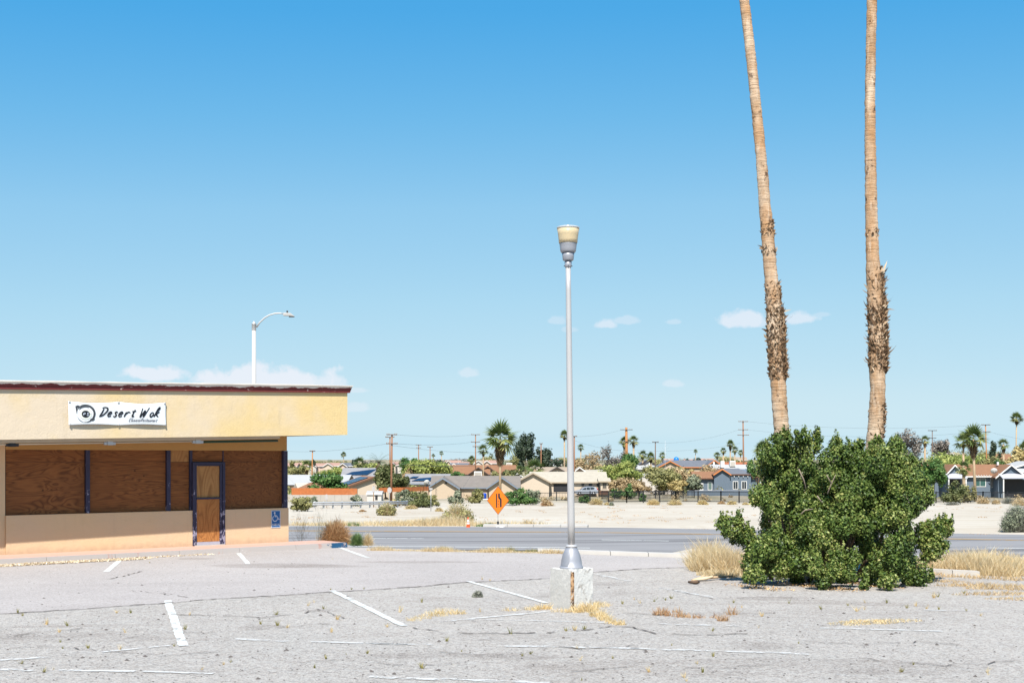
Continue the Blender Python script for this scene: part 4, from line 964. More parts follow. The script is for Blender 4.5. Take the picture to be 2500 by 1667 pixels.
for (cx, cy, r) in SH:
    px, py = 1700+cx*.2933, 1000+cy*.2933
    t_ = (cy-150)/1320                                    # the low growth stands nearest
    d = 23.9-1.75*t_+g.choice((-.5, -.3, -.1, .12, .28))+g.uniform(-.1, .1) - (.25 if 900 < cx < 1700 else 0)
    if cx < 460 or cx > 1850: d = 23.3-.7*t_+g.uniform(-.2, .2)
    p = P(px, py, d); rm = r*.2933/F*d
    p.z = max(p.z, rm*.72)
    cl.append((p.x, p.y, p.z, rm*1.0, rm*1.1, rm*.92))
    for q in range(3):                                    # smaller sprays around each clump break up the outline
        an, ph = g.uniform(0, 6.28), g.uniform(-.6, 1.2)
        cl.append((p.x+math.cos(an)*rm*.85, p.y+g.uniform(-.6, .3)*rm, max(.07, p.z+math.sin(ph)*rm*.85), rm*.36, rm*.36, rm*.44))
for _ in range(70):                                        # growth on the far side and in the heart of the shrub
    cx = g.uniform(600, 1780); cy = g.uniform(430, 1350)
    if 820 < cx < 1000 and 470 < cy < 760: continue
    p = P(1700+cx*.2933, 1000+cy*.2933, g.uniform(23.9, 25.0)); rm = g.uniform(.22, .36); p.z = max(p.z, rm*.75)
    cl.append((p.x, p.y, p.z, rm, rm, rm))
shrub = empty('evergreen_shrub', Vector((5.6, 23.2, 0)), 0, 'big dense dark green shrub growing round the two palm trunks', 'shrub')
off = np.array([5.6, 23.2, 0]); ca = np.array(cl); ca[:, :3] -= off
# upright shoots feather the outline
sh_ = []; g2 = random.Random(12)
for c in list(cl[:len(SH)*4:4]):
    for _ in range(5):
        a_ = g2.uniform(0, 6.28); L2 = g2.uniform(.06, .17); x0_, y0_ = c[0]+math.cos(a_)*c[3]*.7*g2.random(), c[1]-abs(math.sin(a_))*c[4]*.7; z0_ = c[2]+c[5]*g2.uniform(.3, .85)
        lx_, ly_ = g2.uniform(-.35, .35), g2.uniform(-.3, .1)
        for k_ in range(4): sh_.append((x0_+lx_*L2*k_/3-off[0], y0_+ly_*L2*k_/3-off[1], z0_+L2*k_/3, .05-.009*k_, .05-.009*k_, .06))
obj('shoots', leaf_mesh('shoots', M_BUSH, sh_, 12, .028, 9, 1.6, .1), shrub)
me = leaf_mesh('foliage', M_BUSH, ca, 520, .030, 5, 1.5, .5, 0, 1.0, .75); obj('foliage', me, shrub)
mb = MB(); g = random.Random(3)
for k in range(16):
    c = ca[g.randrange(len(ca))]; b = Vector((c[0]*.55+g.uniform(-.2, .2), c[1]*.4+.3, 0)); e = Vector(c[:3])
    m1 = b.lerp(e, .4)+Vector((g.uniform(-.15, .15), 0, .15)); m2 = b.lerp(e, .75)+Vector((g.uniform(-.1, .1), 0, .1))
    mb.tube([b, m1, m2, e], [.045, .03, .018, .006], 7)
kind(mb.build('branches', M_BARK, shrub), 'stuff')
mb = MB()
for pts in ([(2020, 1205), (2030, 1180), (2038, 1163), (2041, 1158)], [(2030, 1180), (2022, 1166), (2018, 1158)], [(1955, 1255), (1965, 1245), (1985, 1242)], [(2080, 1430), (2086, 1412), (2092, 1400)], [(2084, 1420), (2078, 1405), (2075, 1398)], [(1995, 1210), (2008, 1228)], [(1950, 1145), (1962, 1170), (1968, 1192)]):
    w3 = [P(x, y, 22.2 if y < 1300 else 21.65)-Vector(off) for x, y in pts]; mb.tube(w3, [.012-.0025*i for i in range(len(w3))], 6)
kind(mb.build('bare_twigs', M_TWIG, shrub), 'stuff')

# ------------------------------------------------------------------ dry grass, weeds and small plants
def grass_patch(name, label, spots, mat, seed, h=.5, w=.004, lean=.25, cat='grass', zf=None):
    """blades standing on the given ground spots (x, y, radius x, radius y, count, height factor)"""
    g = np.random.default_rng(seed); bs, ts = [], []
    for (x, y, rx, ry, n, hf) in spots:
        a = g.random(n)*2*np.pi; r = np.sqrt(g.random(n)); px = x+np.cos(a)*r*rx; py = y+np.sin(a)*r*ry
        pz = np.maximum(terrain(px, py), np.where(py < EDGE(px), 0, -9)) if zf is None else np.full(n, zf)
        hh = h*hf*(.45+.75*g.random(n))*(1-.45*r**2)
        b = np.stack([px, py, pz], 1); bs.append(b); ts.append(b+np.stack([g.normal(size=n)*lean*hh, g.normal(size=n)*lean*hh, hh], 1))
    bs, ts = np.concatenate(bs), np.concatenate(ts)
    o = obj(name, blade_mesh(name, mat, bs, ts, w*g.uniform(.5, 1.3, len(bs)), seed, .18)); kind(tag(o, label, cat), 'stuff'); return o
def gp(px, py): p = G(px, py); return p.x, p.y
def spots(lst): return [(*gp(px, py), rx, ry, n, hf) for px, py, rx, ry, n, hf in lst]
grass_patch('dry_grass', 'tall pale dry grass standing left of the big green shrub', spots([(1722, 1392, .32, .5, 1200, 1.0), (1760, 1394, .4, .6, 1400, 1.15), (1800, 1398, .4, .6, 1200, 1.1), (1735, 1375, .35, .8, 1300, 1.2), (1830, 1396, .3, .5, 1000, .9), (1700, 1385, .15, .5, 500, .6), (1790, 1407, .5, .25, 700, .35), (1740, 1404, .3, .25, 500, .3)]), M_STRAW, 31, .46, .005, .45)
grass_patch('dry_grass', 'tall pale dry grass along the lot edge right of the big shrub', spots([(2230, 1393, .3, .5, 1200, .8), (2285, 1390, .4, .7, 1300, .95), (2340, 1392, .4, .8, 1500, 1.1), (2390, 1396, .4, .9, 1600, 1.15), (2430, 1397, .35, .8, 1400, 1.05), (2470, 1396, .3, .7, 800, .85), (2400, 1375, .9, .9, 1500, 1.0), (2500, 1372, .8, .8, 900, .6), (2540, 1395, .5, .6, 600, .5)]), M_STRAW, 32, .38, .005, .45)
grass_patch('dead_weeds', 'low tan dead weeds in ragged rows at the right edge of the lot', spots([(2260, 1403, 0.44, 0.13, 225, .8), (2340, 1408, 0.50, 0.13, 225, .7), (2420, 1412, 0.50, 0.13, 225, .8), (2490, 1416, 0.38, 0.13, 180, .8), (2300, 1420, 0.38, 0.11, 112, .7), (2360, 1430, 0.56, 0.15, 270, .9), (2420, 1437, 0.50, 0.15, 270, 1.0), (2470, 1432, 0.38, 0.13, 135, .8), (2500, 1440, 0.38, 0.18, 180, .7), (2460, 1450, 0.62, 0.26, 405, .5), (2380, 1452, 0.38, 0.13, 112, .7), (2500, 1462, 0.62, 0.22, 405, .35)]), M_CHAFFW, 33, .12, .004, .7, 'weeds')
grass_patch('golden_grass', 'golden dry grass growing round the foot of the concrete lamp block', spots([(1420, 1492, 0.16, 0.17, 216, 1.0), (1440, 1490, 0.14, 0.15, 216, 1.1), (1400, 1494, 0.14, 0.11, 96, .6), (1460, 1503, 0.13, 0.17, 201, .9), (1476, 1512, 0.11, 0.15, 168, .8), (1490, 1520, 0.08, 0.11, 86, .7), (1467, 1478, 0.16, 0.28, 144, .6), (1370, 1493, 0.16, 0.08, 76, .55), (1325, 1486, 0.14, 0.08, 168, .7), (1300, 1488, 0.14, 0.08, 96, .6), (1512, 1524, 0.09, 0.08, 124, .6), (1250, 1490, 0.16, 0.08, 57, .5), (1090, 1498, 0.30, 0.10, 201, .7), (1060, 1503, 0.21, 0.08, 96, .6), (1030, 1509, 0.14, 0.08, 57, .5), (1010, 1514, 0.11, 0.08, 43, .5)]), M_STRAWGOLD, 34, .14, .0035, .55)
grass_patch('golden_grass', 'flat golden dry grass patch on bare asphalt right of centre', spots([(2120, 1519, .4, .22, 420, .35), (2070, 1523, .3, .15, 160, .3), (2190, 1515, .35, .18, 200, .3)]), M_STRAWGOLD, 35, .12, .004, .8)
grass_patch('dead_weeds', 'reddish dead weeds scattered behind the lamp on the cracked asphalt', spots([(1614, 1501, 0.12, 0.06, 117, 1.2), (1640, 1503, 0.16, 0.06, 54, .8), (1665, 1506, 0.10, 0.05, 63, .9), (1700, 1508, 0.13, 0.05, 54, .7), (1765, 1515, 0.09, 0.05, 81, 1.0), (1745, 1508, 0.08, 0.05, 27, .8), (1787, 1500, 0.08, 0.05, 54, 1.3), (1655, 1494, 0.08, 0.05, 27, .9)]), M_REDWEED, 36, .12, .004, .4, 'weeds')
grass_patch('verge_grass', 'sparse dry grass along the far edge of the sealed lot', spots([(x, 1343+(x-900)*.0165, .35, .12, 130+int(250*((x*7) % 13 > 8)), .5+.6*((x*7) % 13 > 8)) for x in range(930, 1420, 22)]), M_STRAW, 37, .13, .004, .45)
grass_patch('verge_grass', 'low green and yellow weeds at the lot edge left of the lamp', spots([(1310, 1346, .35, .1, 700, .7), (1245, 1342, .12, .1, 250, 1.1), (1085, 1340, .12, .08, 150, .8), (1335, 1349, .25, .08, 300, .4)]), M_WEED, 38, .16, .004, .5)
g = np.random.default_rng(4)
def far_spots(lst): return [((px-HX)/F*d, d, rx, ry, n, hf) for px, d, rx, ry, n, hf in lst]
grass_patch('roadside_grass', 'dry yellow grass strip along the far side of the road', far_spots([(px, 80.5+g.uniform(-.5, 1.2)-max(0, (px-1250)*.0062), 1.1, .8, 190, g.uniform(.5, 1.1)) for px in range(715, 1330, 26)] + [(1020, 81, 1.6, 1.0, 900, 1.2), (1060, 81.5, 1.6, 1.2, 1100, 1.3), (1100, 82, 1.6, 1.2, 1200, 1.6), (985, 81, 1.4, .8, 600, 1.0), (1290, 80, .5, .4, 350, 1.1)]), M_STRAW, 39, .42, .012, .4)
grass_patch('roadside_grass', 'green weeds by the orange road sign base', far_spots([(1195, 79.8, .5, .3, 450, 1.0), (1180, 80.0, .5, .3, 250, .8), (865, 80.6, .4, .4, 250, 1.2)]), M_GREENWEED, 40, .25, .011, .5)
grass_patch('roadside_grass', 'brown dry scrub on the far road bank behind the shrub', far_spots([(px, 76-(px-1700)*.0075, 1.0, .5, 130, g.uniform(.4, .9)) for px in range(1700, 2440, 34)]), M_TUMBLE, 41, .2, .011, .5)
gg_ = np.random.default_rng(19)
grass_patch('field_stubble', 'sparse dry stubble dotted over the pale sandy field', far_spots([(float(gg_.uniform(700, 2520)), float(gg_.uniform(84, 158)), float(gg_.uniform(.15, .7)), float(gg_.uniform(.1, .5)), int(gg_.integers(8, 34)), float(gg_.uniform(.4, 1.1))) for _ in range(260)]), M_TUMBLE, 43, .16, .012, .7)
# leaf litter
def litter(name, label, spots_, mat, seed, size, cat='litter'):
    g = np.random.default_rng(seed); c = []
    for x, y, rx, ry, n in spots_:
        a = g.random(n)*6.283; r = np.sqrt(g.random(n)); c.append(np.stack([x+np.cos(a)*r*rx, y+np.sin(a)*r*ry, .012+g.random(n)*.02], 1))
    p = np.concatenate(c); n = len(p); nor = unit(g.normal(size=(n, 3))*.5+np.array([0, 0, 1])); a = unit(np.cross(nor, g.normal(size=(n, 3)))); b = np.cross(nor, a)
    s_ = size*(.5+g.random(n)); v = np.stack([p-a*s_[:, None], p+b*s_[:, None]*.5, p+a*s_[:, None], p-b*s_[:, None]*.5], 1).reshape(-1, 3)
    o = obj(name, np_mesh(name, v, np.arange(4*n).reshape(n, 4), mat, g.random(n))); kind(tag(o, label, cat), 'stuff')
sp = []
for x in np.linspace(-11.5, -2.9, 60):
    q = WR + U*float(x) + N*(OFFC+.04+ (.24 if x < -4.5 else .02)); sp.append((q.x, q.y, .22, .26 if x < -4.5 else .07, 210 if x < -4.5 else 25))
litter('leaf_litter', 'pale dry chaff and dead leaves lying along the restaurant kerb', sp, M_CHAFF, 51, .022)
litter('leaf_litter', 'orange-brown dead leaves lying under the front of the big shrub', [(*gp(x, 1424+ (x*37 % 19)), .28, .28, 40+(x*53 % 150)) for x in range(1800, 2190, 17)], M_LITTER, 52, .018)
# tumbleweed and weeds beside the restaurant corner
def ball_shrub(name, label, base, rx, ry, h, mat, seed, n=2200, w=.004, cat='bush', group=None, leaf=None, nl=0, ls=.05, fill=.5, low=0.0):
    """twiggy rounded bush: twigs from the root to the outside, finer sprays on them, leaves if any"""
    g = np.random.default_rng(seed); o = empty(name, base, 0, label, cat, group)
    d = unit(g.normal(size=(n, 3))); d[:, 2] = np.abs(d[:, 2])*(1-low)+.02; tipf = (fill+(1-fill)*g.random(n)**.5)*(1+.10*g.normal(size=n))
    end = d*np.array([rx, ry, h])*tipf[:, None]
    st_ = end*(.35+.5*g.random(n))[:, None] + g.normal(size=(n, 3))*np.array([rx, ry, h])*.06; st_[:, 2] = np.abs(st_[:, 2])
    k = n//8; st_[:k] = g.normal(size=(k, 3))*np.array([.08*rx, .08*ry, 0])
    me = blade_mesh('twigs', mat, st_, end, w*g.uniform(.5, 1.4, n), seed, .25); kind(obj('twigs', me, o), 'stuff')
    if nl:
        c = []
        for i in range(16):
            dd = unit(g.normal(size=(1, 3)))[0]; dd[2] = abs(dd[2])*.9; c.append((dd[0]*rx*.62, dd[1]*ry*.62, max(.12*h, dd[2]*h*.66), rx*.42, ry*.42, h*.36))
        me = leaf_mesh('leaves', leaf, c, nl/16, ls, seed+1, 1.8, .3); obj('leaves', me, o)
    return o
ball_shrub('tumbleweed', 'round orange-brown tumbleweed at the corner of the restaurant', G(819, 1328), .52, .5, .66, M_TUMBLE, 61, 5200, .0042, 'tumbleweed')
ball_shrub('tumbleweed', 'small pale tan weed to the right of the tumbleweed', G(898, 1331), .2, .25, .36, M_STRAW, 62, 900, .004, 'weed')
ball_shrub('weed', 'green weed between the tumbleweed and pale weed', G(872, 1331), .24, .3, .36, M_GREENWEED, 63, 1500, .004, 'weed')
ball_shrub('weed', 'wispy thin green weed on the blue painted kerb', G(780, 1331), .25, .25, .85, M_GREYWEED, 64, 130, .003, 'weed', low=-.6)
ball_shrub('weed', 'faint thin reddish weed against the restaurant corner wall', G(735, 1326), .4, .25, .62, M_REDWEED, 65, 130, .0025, 'weed', low=-.5)
ball_shrub('weed', 'small round grey-green weed on the asphalt left of the lamp', G(1166, 1457), .10, .08, .12, M_GREYWEED, 66, 500, .005, 'weed', leaf=M_GREYWEED, nl=300, ls=.02)
# weed tufts in the cracks of the lot: alike, so they share one mesh set and one label
def tuft_mesh(seed, mat):
    g = np.random.default_rng(seed); n = int(g.integers(16, 40)); a = g.random(n)*6.283; b = np.stack([np.cos(a)*.03, np.sin(a)*.03, np.zeros(n)], 1)
    h = .25+.8*g.random(n)**1.5; sp_ = g.uniform(.4, 1.1); t_ = b+np.stack([np.cos(a)*h*sp_*g.random(n), np.sin(a)*h*sp_*g.random(n), h], 1)
    return blade_mesh('weed_tuft', mat, b*3, t_, .028, seed, .25)
TUFT = [tuft_mesh(70+i, (M_WEED, M_WEED, M_STRAWGOLD, M_WEED, M_STRAW, M_WEED, M_STRAWGOLD)[i % 7]) for i in range(14)]
TUFTS = [(43, 1496, 1), (55, 1503, .7), (114, 1524, 1.2), (165, 1527, 1), (145, 1543, .7), (147, 1567, .7), (153, 1583, .5), (215, 1582, .8), (285, 1496, .8), (319, 1496, .9), (306, 1544, .8), (53, 1620, .7), (108, 1641, .8), (131, 1634, .5), (452, 1536, 1), (463, 1501, .7), (293, 1585, .9), (425, 1577, .5),
         (675, 1500, 1), (636, 1523, .9), (677, 1527, 1.1), (701, 1532, .8), (767, 1470, .6), (752, 1478, .9), (789, 1486, .9), (824, 1512, 1.1), (945, 1530, .8), (976, 1494, 1.2), (809, 1543, 1.0), (796, 1608, .7), (897, 1595, .7), (845, 1597, .4), (768, 1630, .7), (563, 1616, .6), (546, 1622, .5), (493, 1634, .6), (858, 1439, .7), (888, 1438, .6), (807, 1440, .6), (811, 1365, .6), (365, 1374, .5),
         (1177, 1415, 1.1), (1196, 1417, .6), (1030, 1470, 1), (976, 1484, .6), (1172, 1493, .8), (1247, 1547, 1.3), (1091, 1565, .8), (1382, 1540, .9), (1403, 1538, 1.2), (1428, 1536, .9), (1031, 1631, 1), (1410, 1583, .7), (1275, 1601, .6), (1295, 1596, .7), (1417, 1612, .7), (1496, 1607, .5), (1584, 1640, .9), (1420, 1660, .5), (1127, 1590, .4),
         (1520, 1474, .9), (1549, 1463, .6), (1563, 1472, .9), (1597, 1468, 1.3), (1625, 1465, .8), (1639, 1461, 1.0), (1791, 1471, .8), (1811, 1483, .6), (1860, 1504, .9), (1740, 1540, .8), (1852, 1532, .6), (1702, 1620, .6), (1671, 1653, .8), (1676, 1662, .6), (1715, 1641, .9), (1741, 1602, .8),
         (1926, 1472, .9), (2005, 1487, .9), (2092, 1492, 1.2), (2110, 1488, .8), (2112, 1471, .7), (2165, 1471, .9), (2214, 1484, .8), (2236, 1479, 1.0), (2262, 1486, 1), (2292, 1488, .9), (2359, 1491, .6), (2394, 1503, .7), (2280, 1459, 1.4), (2290, 1457, 1.3), (2200, 1640, .8), (2230, 1622, .5), (2410, 1641, .8), (2413, 1647, .5), (2354, 1448, .9), (1950, 1570, .5), (2070, 1478, .6), (1640, 1575, .4)]
ZONES = [(0, 420, 'left of the near line'), (420, 990, 'between near line and lamp'), (990, 1350, 'left of the lamp block'), (1350, 1760, 'between lamp and shrub'), (1760, 2130, 'before the shrub'), (2130, 2600, 'towards the right edge')]
BANDS = [(0, 1485, 'in the far row'), (1485, 1560, 'in the middle row'), (1560, 1700, 'nearest the viewer')]
ORD = ['first', 'second', 'third', 'fourth', 'fifth', 'sixth', 'seventh', 'eighth', 'ninth', 'tenth', 'eleventh', 'twelfth', 'thirteenth', 'fourteenth']
count = {}
for i, (px, py, s_) in enumerate(sorted(TUFTS)):
    o = obj('weed_tuft', TUFT[(i*5) % 14], None, G(px, py), (0, 0, i*1.7), (.095*s_, .095*s_, .085*s_))
    zn = next(z_[2] for z_ in ZONES if z_[0] <= px < z_[1]); bd = next(z_[2] for z_ in BANDS if z_[0] <= py < z_[1]); k = count.get((zn, bd), 0); count[(zn, bd)] = k+1
    tag(o, '%s weed tuft from left, %s, %s' % (ORD[k], bd, zn), 'weed', 'weed tufts in the lot cracks')
# rocks by the door, fallen palm branch
def rock(label, px, py, r, seed):
    g = random.Random(seed); mb = MB(); vs, fs = [], []; n, m = 10, 6
    for j in range(m+1):
        ph = math.pi*j/m-math.pi/2
        for k in range(n):
            a = 6.283*k/n; q = r*(1+g.uniform(-.18, .18)); vs.append((math.cos(a)*math.cos(ph)*q*1.35, math.sin(a)*math.cos(ph)*q, max(-.2, math.sin(ph))*q*.75+r*.15))
    for j in range(m):
        for k in range(n): fs.append((j*n+k, j*n+(k+1) % n, (j+1)*n+(k+1) % n, (j+1)*n+k))
    mb.add(vs, fs); o = mb.build('rock', M_ROCK, None, G(px, py)); tag(o, label, 'rock', 'rocks by the door')
rock('larger brown rock on the asphalt before the boarded door', 469, 1348, .088, 1); rock('smaller brown rock right of the larger rock at the door', 485, 1346, .06, 2)
fb = empty('fallen_branch', G(1745, 1424), 0, 'broken dry palm branch lying on the asphalt left of the shrub', 'branch')
def lp(px, py, z): p = G(px, py); return (p.x-fb.location.x, p.y-fb.location.y, z)
mb = MB(); mb.tube([lp(1690, 1421, .03), lp(1712, 1417, .05), lp(1738, 1416, .05), lp(1790, 1411, .04)], [.025, .03, .025, .012], 8); mb.build('stalk', plain('dry_stalk', (.58, .42, .27), .2, 6), fb)
mb = MB(); mb.tube([lp(1681, 1424, .03), lp(1700, 1426, .04), lp(1706, 1425, .03)], [.02, .035, .02], 8); mb.build('husk', M_BARK, fb)
mb = MB(); mb.tube([lp(1698, 1420, .04), lp(1722, 1418, .045), lp(1738, 1417, .07), lp(1744, 1415, .10)], [.012, .03, .022, .006], 7); mb.build('sheath', plain('pale_sheath', (.66, .54, .38), .15, 6), fb)

# ------------------------------------------------------------------ road works sign and cone
M_ORANGE = plain('orange_fabric', (.88, .20, .010), .08, 4, .6, .3); M_SIGNK = plain('black_symbol', (.03, .025, .03), .2, 8, .6)
M_CONE = plain('orange_cone', (.85, .10, .02), .08, 5, .6, .3); M_REFL = plain('reflective_white', (.80, .78, .76), .05, 5, .5, .4)
sd = 79.0; spz = T(1216, sd)
sign = empty('roadwork_sign', spz, R(14), 'orange diamond road work sign with merging lanes symbol across the road', 'sign')
zc = CZ-(1221-HY)/F*sd-spz.z; hw, hh = 27/F*sd/math.cos(R(14)), 35/F*sd
mb = MB(); n = 8
def dia(s_, y, bulge=0): return [(0, y, zc-hh*s_), (hw*s_, y, zc), (0, y, zc+hh*s_), (-hw*s_, y, zc)]
mb.hexa([(0, -.01, zc-hh), (hw, -.01, zc), (hw, .01, zc), (0, .01, zc-hh), (-hw, -.01, zc), (0, -.01, zc+hh), (0, .01, zc+hh), (-hw, .01, zc)]); mb.build('panel', M_ORANGE, sign)
mb = MB(); o_, i_ = dia(.985, -.013), dia(.945, -.013); mb.add(o_+i_, [(k, (k+1) % 4, 4+(k+1) % 4, 4+k) for k in range(4)]); mb.build('border', M_SIGNK, sign)
def sq(px, py): return ((px-1205)/290*hw, -.014, zc-(py-630)/345*hh)
for nm, polys in (('symbol', [(1150, 470), (1180, 465), (1180, 800), (1150, 805)]), ('symbol', [(1205, 465), (1250, 462), (1252, 545), (1297, 600), (1297, 790), (1252, 795), (1250, 620), (1205, 565)]),
                  ('symbol', [(1203, 640), (1218, 630), (1218, 665), (1203, 672)]), ('symbol', [(1202, 705), (1218, 698), (1218, 733), (1202, 738)]), ('symbol', [(1200, 770), (1216, 762), (1216, 795), (1200, 800)])):
    mb = MB(); mb.quad(*[sq(*p) for p in polys][::-1]); mb.build(nm, M_SIGNK, sign)
mb = MB(); mb.tube([(0, .03, .30), (0, .03, zc+hh*.9)], .014, 8); mb.build('mast', M_STEEL, sign)
mb = MB(); mb.tube([(-hw*.95, .025, zc), (hw*.95, .025, zc)], .012, 6); mb.build('crossbar', M_STEEL, sign)
mb = MB(); mb.box(-.05, .05, -.02, .08, .12, .36); mb.box(-.08, .08, -.05, .11, .02, .14); mb.build('spring_base', M_DARK, sign)
for an in (20, 160, 200, 340):
    mb = MB(); mb.tube([(0, .03, .09), (math.cos(R(an))*.75, .03+math.sin(R(an))*.5, .02)], .018, 6); mb.build('leg', M_STEEL, sign)
sbag = T(1222, 78.6); mb = rough_box(-.28, .28, -.14, .14, 0, .13, 4, .02, 9); o = mb.build('sandbag', M_REFL, None, sbag); tag(o, 'white sandbag on the legs of the orange sign', 'sandbag')
cp = T(1143, 78.3)
cone = empty('traffic_cone', cp, 0, 'orange traffic cone with two white bands beside the road', 'traffic cone')
mb = MB(); mb.box(-.18, .18, -.18, .18, 0, .03); mb.build('base', M_CONE, cone)
def cr(z): return .135-.108*z/.71
for nm, z0, z1, m in (('cone_body', .03, .29, M_CONE), ('white_band', .29, .385, M_REFL), ('cone_body', .385, .42, M_CONE), ('white_band', .42, .575, M_REFL), ('cone_body', .575, .71, M_CONE)):
    mb = MB(); mb.lathe([(cr(z0), z0), (cr(z1), z1)] + ([(0, .71)] if z1 == .71 else []), 18); mb.build(nm, m, cone)

# ------------------------------------------------------------------ houses across the road
M_GLASS = plain('dark_window', (.03, .04, .05), .3, 2, .25, .35); M_TEALGLASS = plain('teal_window', (.04, .11, .10), .3, 2, .15, .6)
def roofm(name, c, v=.2): return plain(name, tuple(x*.8 for x in c), v, 1.2, .9, .15, 0, .5, 6)
RM = dict(brown=roofm('brown_shingle', (.34, .175, .10)), grey=roofm('grey_brown_shingle', (.27, .235, .21)), cream=roofm('cream_shingle', (.55, .49, .40)), white=roofm('white_roof', (.53, .525, .52), .1),
          slate=roofm('slate_shingle', (.19, .20, .23)), red=roofm('red_tile', (.50, .31, .245)), rust=roofm('rust_tile', (.44, .15, .07)), steel=roofm('grey_shingle', (.34, .33, .34)), tan=roofm('tan_shingle', (.44, .35, .27)))
WM = dict(cream=stucco('cream_wall', (.58, .485, .385), (.61, .51, .41), .3, None, .1), tan=stucco('tan_wall', (.52, .42, .315), (.55, .445, .335), .3, None, .1), blue=stucco('blue_grey_wall', (.135, .175, .225), (.15, .19, .24), .3, None, .1),
          white=stucco('white_wall', (.60, .56, .52), (.63, .59, .55), .3, None, .1), pink=stucco('pinkish_wall', (.60, .45, .37), (.63, .48, .40), .3, None, .1), lav=stucco('pale_blue_wall', (.42, .42, .47), (.45, .45, .50), .3, None, .1), brown=stucco('brown_wall', (.34, .24, .16), (.37, .26, .18), .3, None, .1))
TM = dict(white=M_WHITE, brown=plain('brown_trim', (.16, .08, .05)), blue=plain('blue_grey_trim', (.20, .24, .30)), orange=plain('orange_trim', (.62, .22, .07)), dark=plain('dark_trim', (.06, .05, .05)), tan=plain('tan_trim', (.45, .37, .28)))
M_SOLAR = plain('solar_cell', (.012, .025, .06), .3, 1, .25, .5)
FOOT = []
class House:
    """an Empty at the base; blocks are given by photo columns and rows at the house's distance"""
    def __init__(s, label, px, d, rot=0, base=None, cat='house', group=None, name='house'):
        s.px, s.d = px, d; s.k = d/F; x = (px-HX)*s.k
        z = tz(x, d) if base is None else CZ-(base-HY)*s.k
        s.gz = min(z, tz(x, d))-z-.3; s.o = empty(name, (x, d, z), R(rot), label, cat, group); s.z = z
    def X(s, px): return (px-s.px)*s.k
    def Z(s, row, y=0): return CZ-(row-HY)*(s.d+y)/F-s.z
    def block(s, pa, pb, y0, dep, eave, ridge, axis, wall, roof, trim, oh=.45, hip=0.0):
        x0, x1 = s.X(pa), s.X(pb); h = s.Z(eave, y0); y1 = y0+dep
        yr = y0+dep/2 if axis == 'x' else y0
        FOOT.append((s.o.location.x+min(x0, x1)-1.2, s.o.location.x+max(x0, x1)+1.2, s.d+y0-2.5, s.d+y1+2))
        rz = s.Z(ridge, yr); rz = max(rz, h+.35); zb = s.gz; th = .14
        if axis == 'x':
            mb = MB(); mb.prismx([(y0, zb), (y1, zb), (y1, h), ((y0+y1)/2, rz-.02), (y0, h)], x0, x1); mb.build('wall', WM[wall], s.o)
            sl = (rz-h)/(dep/2); ym = (y0+y1)/2; e = h-sl*oh
            rf = bpy.data.objects.new('roof', None); link(rf, s.o)
            for sg in (-1, 1):
                ye = y0-oh if sg < 0 else y1+oh
                hx_ = hip*dep/2
                vs = [(x0-oh, ye, e), (x1+oh, ye, e), (x1+oh-hx_, ym, rz), (x0-oh+hx_, ym, rz)]
                vs = [(a, b, c+.02) for a, b, c in vs] + [(a, b, c+.02+th) for a, b, c in vs]
                if sg > 0: vs = [vs[i] for i in (1, 0, 3, 2, 5, 4, 7, 6)]
                mb = MB(); mb.hexa(vs); mb.build('roof_slope', RM[roof], rf)
            if hip:
                for sg, xx_ in ((-1, x0-oh), (1, x1+oh)):
                    xi = xx_-sg*hip*dep/2; mb = MB(); tri = [(xx_, y0-oh, e+.03), (xx_, y1+oh, e+.03), (xi, ym, rz+.03)]
                    mb.add(tri+[(a, b, c+th) for a, b, c in tri], [(0, 1, 2), (5, 4, 3), (0, 3, 4, 1), (1, 4, 5, 2), (2, 5, 3, 0)]); mb.build('roof_slope', RM[roof], rf)
            mb = MB(); mb.box(x0-oh, x1+oh, y0-oh-.04, y0-oh-.002, e-.06, e+.17); mb.build('fascia_board', TM[trim], rf)
        else:
            mb = MB(); mb.prism([(x0, zb), (x1, zb), (x1, h), ((x0+x1)/2, rz-.02), (x0, h)], y0, y1); mb.build('wall', WM[wall], s.o)
            xm = (x0+x1)/2; sl = (rz-h)/((x1-x0)/2); e = h-sl*oh; f_ = .55
            rf = bpy.data.objects.new('roof', None); link(rf, s.o)
            for sg in (-1, 1):
                xe = x0-oh if sg < 0 else x1+oh
                vs = [(xe, y0-f_, e), (xm, y0-f_, rz), (xm, y1+f_, rz), (xe, y1+f_, e)]
                if sg > 0: vs = [vs[1], vs[0], vs[3], vs[2]]
                mb = MB(); mb.hexa([(a, b, c+.02) for a, b, c in vs]+[(a, b, c+.02+th) for a, b, c in vs]); mb.build('roof_slope', RM[roof], rf)
                vs = [(xe, y0-f_-.05, e-.10), (xm, y0-f_-.05, rz-.10), (xm, y0-f_-.002, rz-.10), (xe, y0-f_-.002, e-.10)]
                if sg > 0: vs = [vs[1], vs[0], vs[3], vs[2]]
                mb = MB(); mb.hexa(vs+[(a, b, c+.30) for a, b, c in vs]); mb.build('barge_board', TM[trim], rf)
        return rf
    def window(s, pa, pb, ra, rb, y0, frame='white', glass=None, mull=1):
        x0, x1, za, zb = s.X(pa), s.X(pb), s.Z(rb, y0), s.Z(ra, y0); w = bpy.data.objects.new('window', None); link(w, s.o); t_ = min(.12, (x1-x0)*.14)
        mb = MB(); mb.box(x0, x1, y0-.05, y0-.004, za, zb); mb.build('frame', TM[frame], w)
        n = mull+1
        for k in range(n):
            a = x0+t_+(x1-x0-2*t_)*k/n+(.03 if k else 0); b = x0+t_+(x1-x0-2*t_)*(k+1)/n-(.03 if k < n-1 else 0)
            mb = MB(); mb.box(a, b, y0-.062, y0-.052, za+t_, zb-t_); mb.build('pane', glass or M_GLASS, w)
